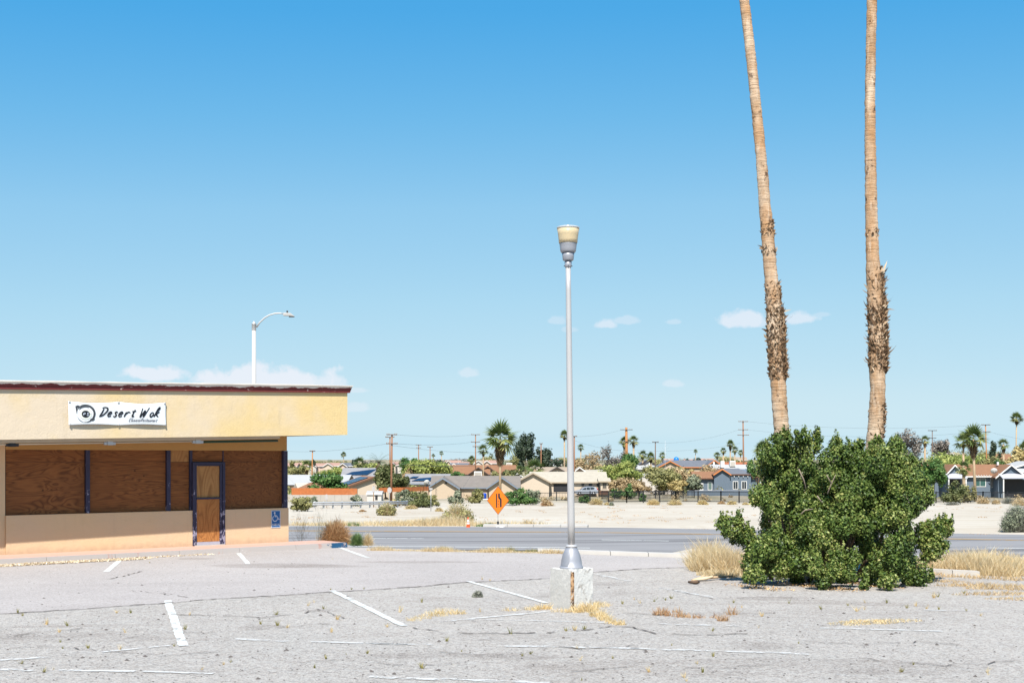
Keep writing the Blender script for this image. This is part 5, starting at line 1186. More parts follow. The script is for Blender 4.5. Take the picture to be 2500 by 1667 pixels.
    def box(s, name, pa, pb, ra, rb, y0, dep, mat):
        mb = MB(); mb.box(s.X(pa), s.X(pb), y0, y0+dep, s.Z(rb, y0), s.Z(ra, y0)); return mb.build(name, mat, s.o)
    def cooler(s, px, row, y, w=1.3, h=1.0):
        x = s.X(px); z = s.Z(row, y); c = bpy.data.objects.new('roof_cooler', None); link(c, s.o)
        mb = MB(); mb.box(x-w/2, x+w/2, y, y+w, z, z+h); mb.build('cabinet', M_WHITE, c)
        for i in range(5):
            mb = MB(); mb.box(x-w*.42, x+w*.42, y-.04, y-.004, z+.12+i*h*.16, z+.12+i*h*.16+h*.07); mb.build('louvre', TM['tan'], c)
        mb = MB(); mb.box(x-w*.3, x+w*.3, y+.3, y+w-.3, z-.5, z-.002); mb.build('stand', TM['dark'], c)
    def solar(s, A, B, C, D_, nx_, ny_):      # four corners (photo column, row, extra depth) on the roof; panels laid out between them
        q = [Vector((s.X(a)*(s.d+c)/s.d, c, s.Z(b, c))) for a, b, c in (A, B, C, D_)]
        arr = bpy.data.objects.new('solar_array', None); link(arr, s.o)
        for i in range(nx_):
            for j in range(ny_):
                def pt(u, v): return q[0].lerp(q[1], u).lerp(q[3].lerp(q[2], u), v)
                e = .025; a, b, c, d = pt((i+e)/nx_, (j+e)/ny_), pt((i+1-e)/nx_, (j+e)/ny_), pt((i+1-e)/nx_, (j+1-e)/ny_), pt((i+e)/nx_, (j+1-e)/ny_)
                up = Vector((0, 0, .06)); mb = MB(); mb.hexa([a, b, c, d, a+up, b+up, c+up, d+up]); mb.build('solar_panel', M_SOLAR, arr)
def dish(parent, x, y, z, r, ang=0):
    m = bpy.data.objects.new('satellite_dish', None); link(m, parent); m.location = (x, y, z); m.rotation_euler = (R(-60), 0, R(ang))
    mb = MB(); mb.lathe([(0, 0), (r*.5, r*.07), (r, r*.25), (r*1.02, r*.27), (r*.5, r*.1), (0, r*.04)], 20); mb.build('reflector', M_WHITE, m)
    mb = MB(); mb.tube([(0, 0, 0), (0, -.2, -.6*r-.3)], .04, 6); mb.build('mount', M_STEEL, m)

# brown-roofed house behind the orange fence
h = House('brown-roofed house with solar panels behind the orange wooden fence', 905, 240, 16, 1226)
rf = h.block(845, 985, 0, 14, 1189, 1165, 'y', 'cream', 'brown', 'brown', .5)
h.block(738, 846, 6, 9, 1193, 1178, 'x', 'cream', 'brown', 'brown', .5, .8)
h.window(764, 777, 1197, 1203, 6, 'dark', mull=1); h.window(752, 760, 1199, 1203, 6, 'dark', mull=0)
h.window(938, 952, 1193, 1196, 0, 'dark', mull=0); h.box('vent', 916, 924, 1169, 1173, -.1, .09, TM['tan'])
xa, xm, za, zm = h.X(845)-.5, h.X(915), h.Z(1189)-.15, h.Z(1165)
arr = bpy.data.objects.new('solar_array', None); link(arr, h.o)
for i in range(6):
    for j in range(3):
        def pt(u, v): return Vector((xa+(xm-xa)*(.14+.72*v), 2.0+9.5*u, za+(zm-za)*(.14+.72*v)+.24))
        a, b, c, d = pt(i/6+.006, j/3+.01), pt((i+1)/6-.006, j/3+.01), pt((i+1)/6-.006, (j+1)/3-.01), pt(i/6+.006, (j+1)/3-.01)
        up = Vector((-.02, 0, .06)); mb = MB(); mb.hexa([a, d, c, b, a+up, d+up, c+up, b+up]); mb.build('solar_panel', M_SOLAR, arr)
h = House('long white-roofed building left behind the brown house', 740, 292, 0, 1205, 'building')
h.block(660, 838, 0, 18, 1183, 1160, 'x', 'tan', 'white', 'dark', .8); h.box('skylight', 748, 762, 1161, 1164, 8, 2, M_SOLAR)
h = House('pale house with dark solar roof between the white building and pines', 880, 330, 0, 1195)
h.block(835, 925, 0, 12, 1166, 1143, 'x', 'white', 'steel', 'white', .5); h.solar((838, 1160, 1.0), (895, 1158.5, 1.0), (916, 1145, 5.2), (868, 1146, 5.2), 7, 3)
h = House('white garden shed with a dark doorway below the orange fence', 905, 205, 0, 1223, 'shed')
h.block(896, 931, 0, 3, 1206, 1202, 'x', 'white', 'white', 'white', .15); h.box('doorway', 916, 922, 1207, 1220, -.03, .027, M_DARK)
h = House('grey-roofed house with blue solar panels right of the tall pole', 1050, 275, 0, 1205)
h.block(990, 1100, 0, 11, 1180, 1158, 'x', 'tan', 'steel', 'blue', .5); h.solar((1004, 1174, .7), (1066, 1173, .7), (1090, 1159.5, 5.0), (1036, 1161, 5.0), 8, 3); h.solar((998, 1167, 2.2), (1014, 1167, 2.2), (1024, 1161.5, 4.6), (1008, 1161.5, 4.6), 2, 2)
h = House('tan house with grey-brown roof and two front gables behind the orange sign', 1158, 240, 0, 1222)
h.block(1052, 1265, 5, 10, 1189, 1163, 'x', 'tan', 'grey', 'blue', .5)
h.block(1047, 1117, -1, 10, 1190, 1168, 'y', 'tan', 'grey', 'blue', .5); h.block(1194, 1258, -1, 10, 1189, 1167, 'y', 'tan', 'grey', 'blue', .5)
h.box('vent', 1088, 1091.5, 1174, 1181, -1.1, .09, M_DARK); h.cooler(1163, 1164, 11, 1.5, 1.1); dish(h.o, h.X(1043), -1.2, h.Z(1178, -1), .55, 20)
h.box('window', 1040, 1046, 1182, 1192, -1.06, .05, M_GLASS)
h = House('brown-roofed house with a brown front gable behind the two-gable house', 1165, 345, 0, 1190)
h.block(1100, 1192, 3, 10, 1157, 1136, 'x', 'brown', 'brown', 'dark', .5); h.block(1148, 1188, -2, 9, 1156, 1142, 'y', 'brown', 'brown', 'dark', .6)
h = House('orange-brown roofed house with cream gable left of the lamp post', 1225, 352, 0, 1190)
h.block(1186, 1256, 3, 10, 1153, 1136, 'x', 'cream', 'brown', 'brown', .5); h.block(1176, 1206, -1, 8, 1150, 1139, 'y', 'cream', 'brown', 'dark', .5); h.cooler(1243, 1140, 8, 1.6, 1.2)
h = House('grey-roofed shed house between the palm and the cream house', 1270, 300, 10, 1195)
h.block(1235, 1290, 0, 9, 1173, 1156, 'y', 'lav', 'steel', 'white', .4)
h = House('cream house with wide pale roof and dark garage behind the lamp post', 1390, 250, 0, 1209)
h.block(1300, 1480, 1.5, 11, 1176, 1153, 'x', 'cream', 'cream', 'tan', .5)
h.block(1262, 1340, -1, 12, 1176, 1155, 'y', 'cream', 'cream', 'tan', .5)
h.box('garage_opening', 1352, 1394, 1181, 1200, 1.44, .05, M_DARK)
for a, b in ((1420, 1428), (1437, 1448), (1457, 1465)): h.window(a, b, 1178, 1189, 1.5, 'tan', mull=0 if a != 1420 else 1)
h.block(1466, 1484, -.5, 3, 1174, 1168, 'x', 'cream', 'cream', 'tan', .5); h.window(1470, 1481, 1177, 1193, -.5, 'tan', mull=2)
h.box('planter', 1462, 1484, 1197, 1207, -1.2, .5, TM['brown'])
h = House('low cream house peeking behind the pale roof right of the lamp', 1440, 290, 0, 1200)
h.block(1418, 1500, 0, 10, 1158, 1148, 'x', 'pink', 'cream', 'tan', .6); h.block(1400, 1428, -2, 6, 1152, 1141, 'y', 'pink', 'tan', 'white', .5)
h = House('grey-roofed cream house left of the lamp behind the pale roof', 1360, 315, 0, 1192)
h.block(1315, 1400, 0, 11, 1158, 1141, 'x', 'cream', 'tan', 'dark', .5); h.block(1340, 1378, -3, 8, 1152, 1141, 'y', 'cream', 'tan', 'dark', .5)
h = House('plain white house wall with a pink door frame half hidden by trees', 1590, 272, 0, 1203)
h.block(1535, 1650, 0, 9, 1162, 1158, 'x', 'white', 'white', 'white', .1); h.box('door_frame', 1557, 1566, 1165, 1192, -.08, .07, TM['tan']); h.box('door', 1558.5, 1564.5, 1167, 1192, -.11, .027, M_WHITE)
h = House('pale lavender gabled house above the white wall and trees', 1578, 360, 0, 1180)
h.block(1560, 1602, 0, 9, 1136, 1124, 'y', 'lav', 'slate', 'dark', .6); h.block(1553, 1640, -4, 8, 1144, 1136, 'x', 'white', 'white', 'white', .5); h.box('chimney', 1583, 1591, 1129, 1139, -1, 1, M_WHITE)
h = House('slate-roofed house with two orange-trimmed gables behind the trees', 1690, 335, 0, 1185)
h.block(1630, 1760, 2, 11, 1140, 1124.5, 'x', 'tan', 'slate', 'orange', .4); h.block(1605, 1662, -2, 10, 1141, 1126, 'y', 'tan', 'slate', 'orange', .6); h.block(1718, 1764, -2, 10, 1141, 1124, 'y', 'brown', 'slate', 'orange', .6); h.box('flag', 1737, 1741, 1127, 1138, -2.7, .03, M_WHITE)
h = House('white-roofed house with chimney and cooler behind the blue house', 1800, 318, 0, 1190)
h.block(1745, 1850, 0, 11, 1152, 1135, 'x', 'lav', 'white', 'white', .5); h.block(1830, 1856, -2, 9, 1152, 1136, 'y', 'lav', 'white', 'white', .5)
h.box('chimney', 1763, 1772, 1125, 1141, 2, 1.0, M_WHITE); h.cooler(1794, 1138, 3, 1.4, 1.4)
h = House('rust-tiled roof house behind the white-roofed house', 1800, 380, 0, 1180)
h.block(1750, 1828, 0, 10, 1144, 1129, 'x', 'cream', 'rust', 'brown', .4)
# blue-grey house in the middle right
h = House('long blue-grey house with white windows behind the iron fence', 1790, 288, 0, 1200)
h.block(1700, 1772, 0, 8, 1166, 1152, 'x', 'blue', 'brown', 'brown', .7); h.block(1757, 1832, -.6, 9, 1158, 1144.5, 'x', 'blue', 'slate', 'brown', .25, .5)
h.block(1833, 1905, .4, 8, 1163, 1151, 'x', 'blue', 'brown', 'brown', .7); h.block(1742, 1780, -.9, 4, 1158, 1145.5, 'y', 'blue', 'brown', 'orange', .25)
h.window(1728, 1738.5, 1176, 1196, 0, 'white', M_TEALGLASS); h.window(1788, 1801, 1174, 1194, -.6, 'white'); h.window(1809, 1822, 1174, 1194, -.6, 'white')
h.box('door', 1707, 1717, 1179, 1199.5, -.06, .055, M_WHITE); h.box('door', 1857, 1867, 1176, 1199.5, .33, .065, M_WHITE); h.window(1876, 1883, 1174, 1192, .4, 'white')
for i in range(7): h.box('rafter_end', 1705+i*9.5, 1706.6+i*9.5, 1166.5, 1168.3, -.72, .5, M_WHITE)
for i in range(5): h.box('rafter_end', 1779+i*11, 1780.8+i*11, 1161.8, 1164, -.95, .3, M_WHITE)
o = empty('garden_wall', T(1755, 255), 0, 'low blue-grey garden wall in front of the blue-grey house', 'wall')
mb = MB(); mb.box(-6.3, 9.5, 0, .3, -.5, 1.05); mb.build('wall_body', WM['blue'], o); mb = MB(); mb.box(-6.4, 9.6, -.05, .35, 1.052, 1.12); mb.build('coping', WM['lav'], o)
# blue houses at the right edge
h = House('blue-grey house with brown roof, white gables and shaded porches at right', 2395, 245, 0, 1207)
h.block(2275, 2470, 1.5, 11, 1161, 1135, 'x', 'blue', 'brown', 'white', .6); h.block(2305, 2345, -1, 8, 1158, 1136, 'y', 'blue', 'brown', 'white', .7); h.block(2432, 2492, -1, 8, 1160, 1135.5, 'y', 'blue', 'brown', 'white', .7)
for a, b in ((2300, 2348), (2432, 2510)):
    x0, x1 = h.X(a), h.X(b); pr = bpy.data.objects.new('porch', None); link(pr, h.o)
    z0, z1 = h.Z(1168, -3.2), h.Z(1157, -1.1); mb = MB(); mb.hexa([(x0, -3.2, z0), (x1, -3.2, z0), (x1, -1.02, z1), (x0, -1.02, z1), (x0, -3.2, z0+.12), (x1, -3.2, z0+.12), (x1, -1.02, z1+.12), (x0, -1.02, z1+.12)]); mb.build('awning', WM['lav'], pr)
    for xx_ in (x0+.25, x1-.25):
        mb = MB(); mb.box(xx_-.1, xx_+.1, -3.1, -2.9, h.gz, z0); mb.build('post', M_WHITE, pr)
    mb = MB(); mb.box(x0+.9, x1-.6, -1.05, -1.01, h.gz, h.Z(1170)); mb.build('dark_opening', M_DARK, pr)
h.window(2385, 2414, 1167, 1188, 1.5, 'white', M_TEALGLASS); h.window(2425, 2431, 1166, 1190, -1.0+2.45, 'white')
for i in range(6): h.box('rafter_end', 2386+i*6.5, 2387.5+i*6.5, 1159.5, 1161.5, .78, .4, M_WHITE)
dish(h.o, h.X(2424), -.6, h.Z(1150, 0), .62, -15); h.box('vent_pipe', 2454, 2458, 1127, 1135, 4, .4, M_WHITE)
h = House('second blue-grey house with white trim at the far right edge', 2520, 285, 0, 1200)
h.block(2470, 2580, 0, 9, 1143, 1127, 'y', 'blue', 'white', 'white', .6); h.block(2478, 2600, -3, 4, 1152, 1145, 'x', 'blue', 'white', 'white', .4)
h = House('brown roof house far behind the right palm', 2445, 430, 0, 1160)
h.block(2420, 2475, 0, 9, 1121, 1109, 'x', 'tan', 'brown', 'brown', .3)
# distant tile-roofed houses
FARH = [(700, 560, 44, 'red', 1131, 'left edge behind the restaurant corner'), (775, 590, 40, 'red', 1131, 'right of the leftmost utility pole'), (815, 560, 46, 'red', 1130, 'under the small distant palm'), (850, 480, 42, 'slate', 1130.5, 'above the left solar roof'), (735, 640, 36, 'red', 1130, 'over the dry palm on the left'),
        (968, 520, 30, 'red', 1128, 'between the date palm and green tree'), (1105, 600, 36, 'red', 1124, 'left of the thin pole beside the big palm'), (1128, 560, 30, 'red', 1128, 'low near the short palm by the pole'), (1120, 430, 40, 'slate', 1131, 'dark grey one above the brown roofs'), (1200, 520, 40, 'red', 1124, 'just behind the big palm trunk'), (1180, 620, 44, 'tan', 1124, 'left behind the big palm'),
        (1345, 560, 40, 'red', 1123, 'right of the dark eucalyptus trees'), (1350, 460, 36, 'white', 1130, 'white one right of the eucalyptus'), (1640, 800, 30, 'red', 1120, 'near the blue water tank'), (1690, 820, 34, 'red', 1121, 'near the small lone palm'), (1730, 780, 30, 'red', 1119.5, 'left of the palm cluster'), (1795, 760, 60, 'tan', 1116, 'behind the palm cluster'), (2330, 620, 40, 'tan', 1105, 'on the right rise')]
for i, (px, d, w, rm, rr, where) in enumerate(FARH):
    h = House('small distant house with %s roof %s' % ({'red': 'red tile', 'slate': 'dark grey', 'tan': 'tan', 'white': 'white'}[rm], where), px, d, 0, rr+14, 'house', 'distant houses below the skyline')
    h.block(px-w/2, px+w/2, 2, 9, rr+7, rr, 'x', ('cream', 'pink', 'white')[i % 3], rm, 'white', .4); h.block(px-w/2, px-w*.05, -2, 8, rr+7.5, rr+1, 'y', ('pink', 'white', 'cream')[i % 3], rm, 'white', .4)
    h.box('window', px+w*.1, px+w*.28, rr+8.5, rr+11.5, 1.93, .06, M_GLASS)

# ------------------------------------------------------------------ fences, wall, guardrail
M_IRON = plain('black_iron', (.015, .016, .02), .2, 4, .5); M_FENCE = plain('orange_stained_wood', (.52, .165, .055), .3, 2.5, .8); M_CMU = plain('grey_block_wall', (.46, .42, .38), .12, 1, .9)
def iron_fence(label, path, hgt, gap=.16, post=2.6):
    p0 = T(*path[0]); o = empty('iron_fence', p0, 0, label, 'fence'); pk = MB(); L = 0
    for (a, b) in zip(path[:-1], path[1:]):
        A, B = T(*a), T(*b); n = max(1, int((B-A).length/post))
        rails = [MB(), MB()]
        for i in range(n+1):
            q = A.lerp(B, i/n); q.z = tz(q.x, q.y); mb = MB(); r = q-p0; mb.box(r.x-.075, r.x+.075, r.y-.06, r.y+.06, r.z-.1, r.z+hgt+.12); mb.build('post', M_IRON, o)
            if i < n:
                q2 = A.lerp(B, (i+1)/n); q2.z = tz(q2.x, q2.y); r2 = q2-p0
                for k, zz in enumerate((.2, hgt)): rails[k].tube([r+Vector((0, 0, zz)), r2+Vector((0, 0, zz))], .04, 4)
                m = int((r2-r).length/gap)
                for j in range(1, m):
                    c = r.lerp(r2, j/m); pk.box(c.x-.017, c.x+.017, c.y-.017, c.y+.017, c.z+.1, c.z+hgt+.06)
        for mb in rails: mb.build('rail', M_IRON, o)
    kind(pk.build('pickets', M_IRON, o), 'stuff')
iron_fence('black iron picket fence along the far side of the sandy field', [(1395, 176), (1530, 180), (1650, 184), (1760, 180), (1850, 176)], 1.55)
iron_fence('black iron picket fence in front of the right blue house', [(2285, 178), (2400, 178), (2520, 176)], 1.5)
iron_fence('taller black iron fence on the rise before the olive trees', [(1470, 232), (1560, 236), (1640, 240), (1695, 243)], 1.45, .2)
iron_fence('short black iron fence below the cream house garage', [(1318, 205), (1400, 200)], 1.3, .3)
def plank_fence(label, path, hgt, lift):
    p0 = T(*path[0]); o = empty('plank_fence', p0, 0, label, 'fence'); pl = MB(); g = random.Random(4)
    for a, b in zip(path[:-1], path[1:]):
        A, B = T(*a), T(*b); n = int((B-A).length/.15)
        for i in range(n):
            q = A.lerp(B, i/n)-p0; q2 = A.lerp(B, (i+.93)/n)-p0; z0 = lift; hh_ = hgt+g.uniform(-.03, .04)
            pl.hexa([(q.x, q.y, z0), (q2.x, q2.y, z0), (q2.x, q2.y+.03, z0), (q.x, q.y+.03, z0), (q.x, q.y, z0+hh_), (q2.x, q2.y, z0+hh_), (q2.x, q2.y+.03, z0+hh_), (q.x, q.y+.03, z0+hh_)])
        m = max(1, int((B-A).length/2.4))
        for i in range(m+1):
            q = A.lerp(B, i/m)-p0; mb = MB(); mb.box(q.x-.05, q.x+.05, q.y+.04, q.y+.14, lift-.8, lift+hgt-.02); mb.build('post', TM['brown'], o)
    kind(pl.build('planks', M_FENCE, o), 'stuff'); return p0
plank_fence('orange stained plank fence in front of the brown-roofed house', [(712, 214), (872, 212)], 1.2, .85)
plank_fence('orange plank fence right of the wooden pole', [(925, 216), (985, 219), (1046, 226)], .75, 1.35)
o = empty('block_wall', T(800, 209), 0, 'grey block wall below the orange plank fence', 'wall')
for i in range(-6, 6):
    mb = MB(); mb.box(i*1.15, i*1.15+1.13, 0, .25, -.6, .95); mb.build('panel', M_CMU, o)
o = empty('guardrail', T(720, 130), 0, 'grey steel guardrail along the side street at left', 'guardrail'); p0 = o.location.copy()
gpts = [(720, 130), (780, 131), (850, 134), (920, 138), (995, 143)]
for k, z0 in enumerate((.42, .62)):
    mb = MB(); mb.tube([T(px, d)-p0+Vector((0, 0, z0)) for px, d in gpts], .085, 8); mb.build('beam', M_STEEL, o)
for i in range(13):
    u = i/12; px = 722+u*271; d = np.interp(px, [q[0] for q in gpts], [q[1] for q in gpts]); r = T(px, float(d))-p0
    mb = MB(); mb.box(r.x-.08, r.x+.08, r.y+.09, r.y+.25, r.z-.1, r.z+.75); mb.build('post', M_STEEL, o)
# small road signs seen from behind
M_SIGNBACK = plain('weathered_sign_back', (.46, .43, .42), .15, 3, .6)
def post_sign(label, px, d, row_top, row_bot, w, shape, wood=False):
    b = T(px, d); o = empty('road_sign', b, 0, label, 'sign', 'road signs by the side street'); zt_ = CZ-(row_top-HY)/F*d-b.z; zb_ = CZ-(row_bot-HY)/F*d-b.z
    mb = MB(); mb.tube([(0, .05, 0), (0, .05, zt_-.05)], .05 if wood else .03, 6); mb.build('post', M_RUST if wood else M_STEEL, o)
    n = 8 if shape == 'oct' else 4; hh_ = (zt_-zb_)/2; cz = (zt_+zb_)/2
    pts = [(math.sin(2*math.pi*(k+.5)/n)*w/2*1.08, cz+math.cos(2*math.pi*(k+.5)/n)*hh_*1.08) for k in range(n)]
    mb = MB(); mb.prism(pts[::-1], -.01, .01); mb.build('plate', M_SIGNBACK, o)
post_sign('narrow grey sign plate on a thin post before the block wall', 797, 138, 1205, 1221, .35, 'sq'); post_sign('rusty sign plate on a brown post beside the white shed', 912, 142, 1184, 1203, .4, 'sq', True); post_sign('pale round-looking sign plate beside the tall wooden pole', 951, 150, 1189, 1203, .5, 'oct')
post_sign('small white sign on a thin stake in the sandy field', 1052, 120, 1190, 1196, .4, 'sq')
# blue barrel and small yard things
M_BLUE = plain('blue_plastic', (.01, .06, .42), .1, 3, .4, .4); M_TANK = plain('blue_tank', (.01, .20, .72), .1, 3, .4, .4)
b = T(1181, 222); mb = MB(); z0 = CZ-(1217-HY)/F*222-b.z; mb.lathe([(0, z0), (.42, z0), (.5, z0+.1), (.5, z0+.8), (.38, z0+.95), (0, z0+1.0)], 20)
o = empty('water_barrel', b, 0, 'blue plastic barrel on a white box beside the tan house', 'barrel'); mb.build('barrel_body', M_BLUE, o); mb = MB(); mb.box(-.8, .8, -.5, .5, -.2, z0-.004); mb.build('white_box', M_WHITE, o)
b = T(1651, 480); o = empty('water_tank', b, 0, 'round bright blue water tank above the slate roof', 'tank'); z0 = CZ-(1127-HY)/F*480-b.z
mb = MB(); mb.lathe([(0, z0), (.7, z0+.05), (.98, z0+.5), (1.0, z0+.95), (.8, z0+1.5), (.3, z0+1.85), (0, z0+1.9)], 22); mb.build('tank_body', M_TANK, o); mb = MB(); mb.box(-.5, .5, -.5, .5, -.2, z0+.02); mb.build('stand', TM['brown'], o)

# ------------------------------------------------------------------ parked car
M_CARPAINT = plain('silver_paint', (.42, .45, .52), .05, 2, .3, .5, .3); M_TYRE = plain('tyre', (.02, .02, .02), .2, 5, .8); M_TAIL = plain('tail_light', (.45, .015, .02), .1, 5, .3, .5); M_RIMM = plain('alloy', (.45, .45, .47), .1, 5, .4, .5, .5)
b = P(1430, 1208, 250); car = empty('parked_car', b, R(8), 'silver sport utility car parked before the cream house', 'car')
L_, Hc, Wc = 4.5, 1.65, 1.8
side_p = [(-2.25, .38), (-2.27, .62), (-2.2, .82), (-1.95, .93), (-1.15, 1.02), (-.55, 1.42), (-.1, 1.60), (.7, 1.66), (1.5, 1.60), (1.85, 1.45), (2.12, 1.08), (2.24, .95), (2.26, .45), (2.15, .32), (-2.1, .30)]
vs, fs = [], []; n = len(side_p)
for y, k in ((-.9, 0), (-.86, 1), (.86, 1), (.9, 0)): 
    for x, z in side_p:
        inset = .16*max(0, (z-1.0)/.65) if k == 0 else 0
        yy = y-(math.copysign(inset, y)); vs.append((x, yy if k == 0 else math.copysign(abs(yy)-.16*max(0, (z-1.0)/.65)-.02, y), z+(.02 if k and z > 1 else 0)))
for r in range(3):
    for i in range(n): fs.append((r*n+i, r*n+(i+1) % n, (r+1)*n+(i+1) % n, (r+1)*n+i))
fs += [tuple(range(n-1, -1, -1)), tuple(range(3*n, 4*n))]
mb = MB(); mb.add(vs, fs); body = mb.build('body', M_CARPAINT, car)
def wy(z): return -.9+.16*max(0, (z-1.0)/.65)-.012
for poly in ([(-.98, 1.06), (-.50, 1.38), (-.12, 1.52), (-.05, 1.04)], [(.03, 1.04), (-.03, 1.53), (.62, 1.57), (.72, 1.06)], [(.80, 1.06), (.70, 1.57), (1.3, 1.54), (1.62, 1.38), (1.5, 1.14)]):
    mb = MB(); mb.quad(*[(x, wy(z), z) for x, z in poly]); mb.build('side_window', M_GLASS, car)
mb = MB(); mb.quad((1.90, -.66, 1.43), (2.135, -.76, 1.07), (2.135, .76, 1.07), (1.90, .66, 1.43)); mb.build('rear_window', M_GLASS, car)
mb = MB(); mb.quad((-1.17, -.75, 1.04), (-.60, -.66, 1.40), (-.60, .66, 1.40), (-1.17, .75, 1.04)); mb.build('windscreen', M_GLASS, car)
for sg in (-1, 1):
    mb = MB(); mb.box(2.0, 2.27, sg*.72-.12, sg*.72+.14, .95, 1.32); mb.build('tail_light', M_TAIL, car)
    for x in (-1.4, 1.42):
        w_ = bpy.data.objects.new('wheel', None); link(w_, car); w_.location = (x, sg*.80, .34); w_.rotation_euler = (R(90), 0, 0)
        mb = MB(); mb.lathe([(.2, -.115), (.33, -.115), (.345, -.08), (.345, .08), (.33, .115), (.2, .115)], 22); mb.build('tyre', M_TYRE, w_)
        mb = MB(); mb.lathe([(0, -.10), (.2, -.10), (.2, .10), (0, .10)], 16); mb.build('rim', M_RIMM, w_)
mb = MB(); mb.box(2.262, 2.30, -.8, .8, .42, .62); mb.build('bumper', TM['dark'], car); mb = MB(); mb.box(2.262, 2.28, -.26, .26, .75, .88); mb.build('number_plate', M_WHITE, car)

# ------------------------------------------------------------------ utility poles and wires
M_POLE = plain('utility_pole_wood', (.30, .15, .085), .2, .6, .9); M_POLEO = plain('orange_brown_pole', (.42, .19, .075), .2, .6, .9); M_POLED = plain('dark_pole_wood', (.16, .11, .085), .2, .6, .9); M_POLEG = plain('grey_pole_wood', (.42, .36, .31), .2, .6, .9)
POLES = {}
def upole(label, px, d, top, w, arms, mat=None, px_base=None):
    b = T(px if px_base is None else px_base, d); o = empty('utility_pole', b, 0, label, 'utility pole', 'wooden utility poles')
    k = d/F; x1 = (px-HX)*k-b.x; zt_ = CZ-(top-HY)*k-b.z; mat = mat or M_POLE
    mb = MB(); mb.tube([(0, 0, 0), (x1*.5, 0, zt_*.5), (x1, 0, zt_)], [w*.62, w*.5, w*.4], 10); mb.build('pole', mat, o)
    for row, half_px in arms:
        z = CZ-(row-HY)*k-b.z; hx_ = half_px*k; mb = MB(); mb.box(x1-hx_, x1+hx_, -w*.5-.12, -w*.5-.005, z-.06, z+.08); arm_o = mb.build('crossarm', TM['dark'] if mat is not M_POLE else M_POLED, o)
        for u in (-.92, -.55, .55, .92):
            mb = MB(); mb.lathe([(.03, z+.08), (.06, z+.12), (.05, z+.24), (0, z+.26)], 6, (x1+hx_*u, -w*.5-.06)); mb.build('insulator', M_POLEG, arm_o)
    POLES[px] = (o, d)
upole('slim orange-brown pole at left above the white roof', 763, 300, 1099, .30, [(1101, 7)], M_POLEO, 761)
upole('tall brown and grey pole in front of the pine trees', 957, 195, 1060, .30, [(1061, 13), (1083, 14)], None, 955)
upole('thinner pole just behind the tall brown and grey pole', 952, 240, 1067, .26, [(1067, 11)])
upole('short distant pole above the bright green tree', 1022, 420, 1085, .34, [(1086, 7), (1093, 6)])
upole('mid-distance pole right of the bright green tree', 1050, 330, 1090, .26, [(1091, 7)])
upole('three-armed pole left of the big fan palm', 1161, 300, 1060, .28, [(1061, 11), (1079, 11), (1090, 7)])
upole('reddish pole in front of the dark eucalyptus', 1321, 330, 1082, .32, [(1083, 4)])
upole('reddish pole just right of the lamp post', 1402, 260, 1064, .30, [(1065, 7)])
upole('thick orange-brown pole beside two palms', 1529, 318, 1043, .72, [(1049, 15), (1078, 12)], M_POLEO, 1531)
upole('dark pole with one crossarm left of the blue tank', 1600, 300, 1078, .28, [(1079, 8)], M_POLED)
upole('tall reddish three-armed pole left of the big shrub', 1814, 332, 1027, .40, [(1029, 12), (1049, 12), (1062, 14)], None, 1816)
upole('dark pole with two crossarms behind the shrub at right', 2276, 330, 1050, .26, [(1051, 11), (1069, 9)], M_POLED)
upole('orange-brown pole with two crossarms right of the right fan palm', 2406, 290, 1036, .30, [(1037, 11), (1054, 11)], M_POLEO, 2411)
M_WIRE = plain('cable', (.10, .10, .11), .1, 1, .7)
def wire(label, a, b, sag, r=.015):
    sag *= .6; A, B = P(*a), P(*b); mb = MB(); n = 14
    mb.tube([A.lerp(B, i/n)-Vector((0, 0, sag*4*(i/n)*(1-i/n))) for i in range(n+1)], r, 4, cap=False); o = mb.build('power_line', M_WIRE); tag(o, label, 'power line', 'overhead power lines')
wire('top wire running from the tall pole to the three-armed pole', (970, 1061, 195), (1151, 1061, 300), .6); wire('lower wire from the tall pole to the three-armed pole', (970, 1083, 195), (1151, 1079, 300), .6)
wire('slack wire falling right from the tall pole behind the big palm', (958, 1087, 195), (1321, 1090, 330), 2.2); wire('wire from the tall pole leftwards over the white roof', (944, 1083, 195), (650, 1096, 320), 1.5)
wire('low thick cable from the tall pole past the brown roofs', (957, 1131, 195), (1161, 1136, 300), .5, .035); wire('wire from the pole by the lamp to the thick pole', (1402, 1075, 260), (1529, 1100, 318), .8)
wire('low dark cable right of the lamp before the dry trees', (1402, 1118, 260), (1529, 1124, 318), .3, .03); wire('long wire from the thick pole to the tall three-armed pole', (1543, 1078, 318), (1803, 1049, 332), 2.5); wire('lower long wire from the thick pole to the three-armed pole', (1541, 1098, 318), (1806, 1082, 332), 1.6)
wire('top wire from the three-armed pole over the shrub', (1826, 1029, 332), (2397, 1037, 290), 2.0); wire('second wire from the three-armed pole over the shrub', (1826, 1049, 332), (2397, 1054, 290), 2.4); wire('wire running right from the right orange-brown pole', (2417, 1054, 290), (2560, 1080, 300), .6); wire('upper wire left of the thick pole to the lamp side pole', (1514, 1050, 318), (1402, 1066, 260), .6)
# tall thin aerial by the slate roof
b = T(1624, 300); o = empty('radio_aerial', b, 0, 'thin tall aerial mast left of the blue tank', 'aerial'); zt_ = CZ-(1075-HY)/F*300-b.z
mb = MB(); mb.tube([(0, 0, 0), (0, 0, zt_)], .035, 6); mb.build('mast', M_STEEL, o)
for k, (r_, x1, z1) in enumerate(((1098, .9, 1090), (1098, -.9, 1093), (1110, 1.3, 1118), (1110, -1.2, 1106), (1090, .5, 1082))):
    mb = MB(); mb.tube([(0, 0, CZ-(r_-HY)/F*300-b.z), (x1, 0, CZ-(z1-HY)/F*300-b.z)], .018, 4); mb.build('stay', M_STEEL, o)

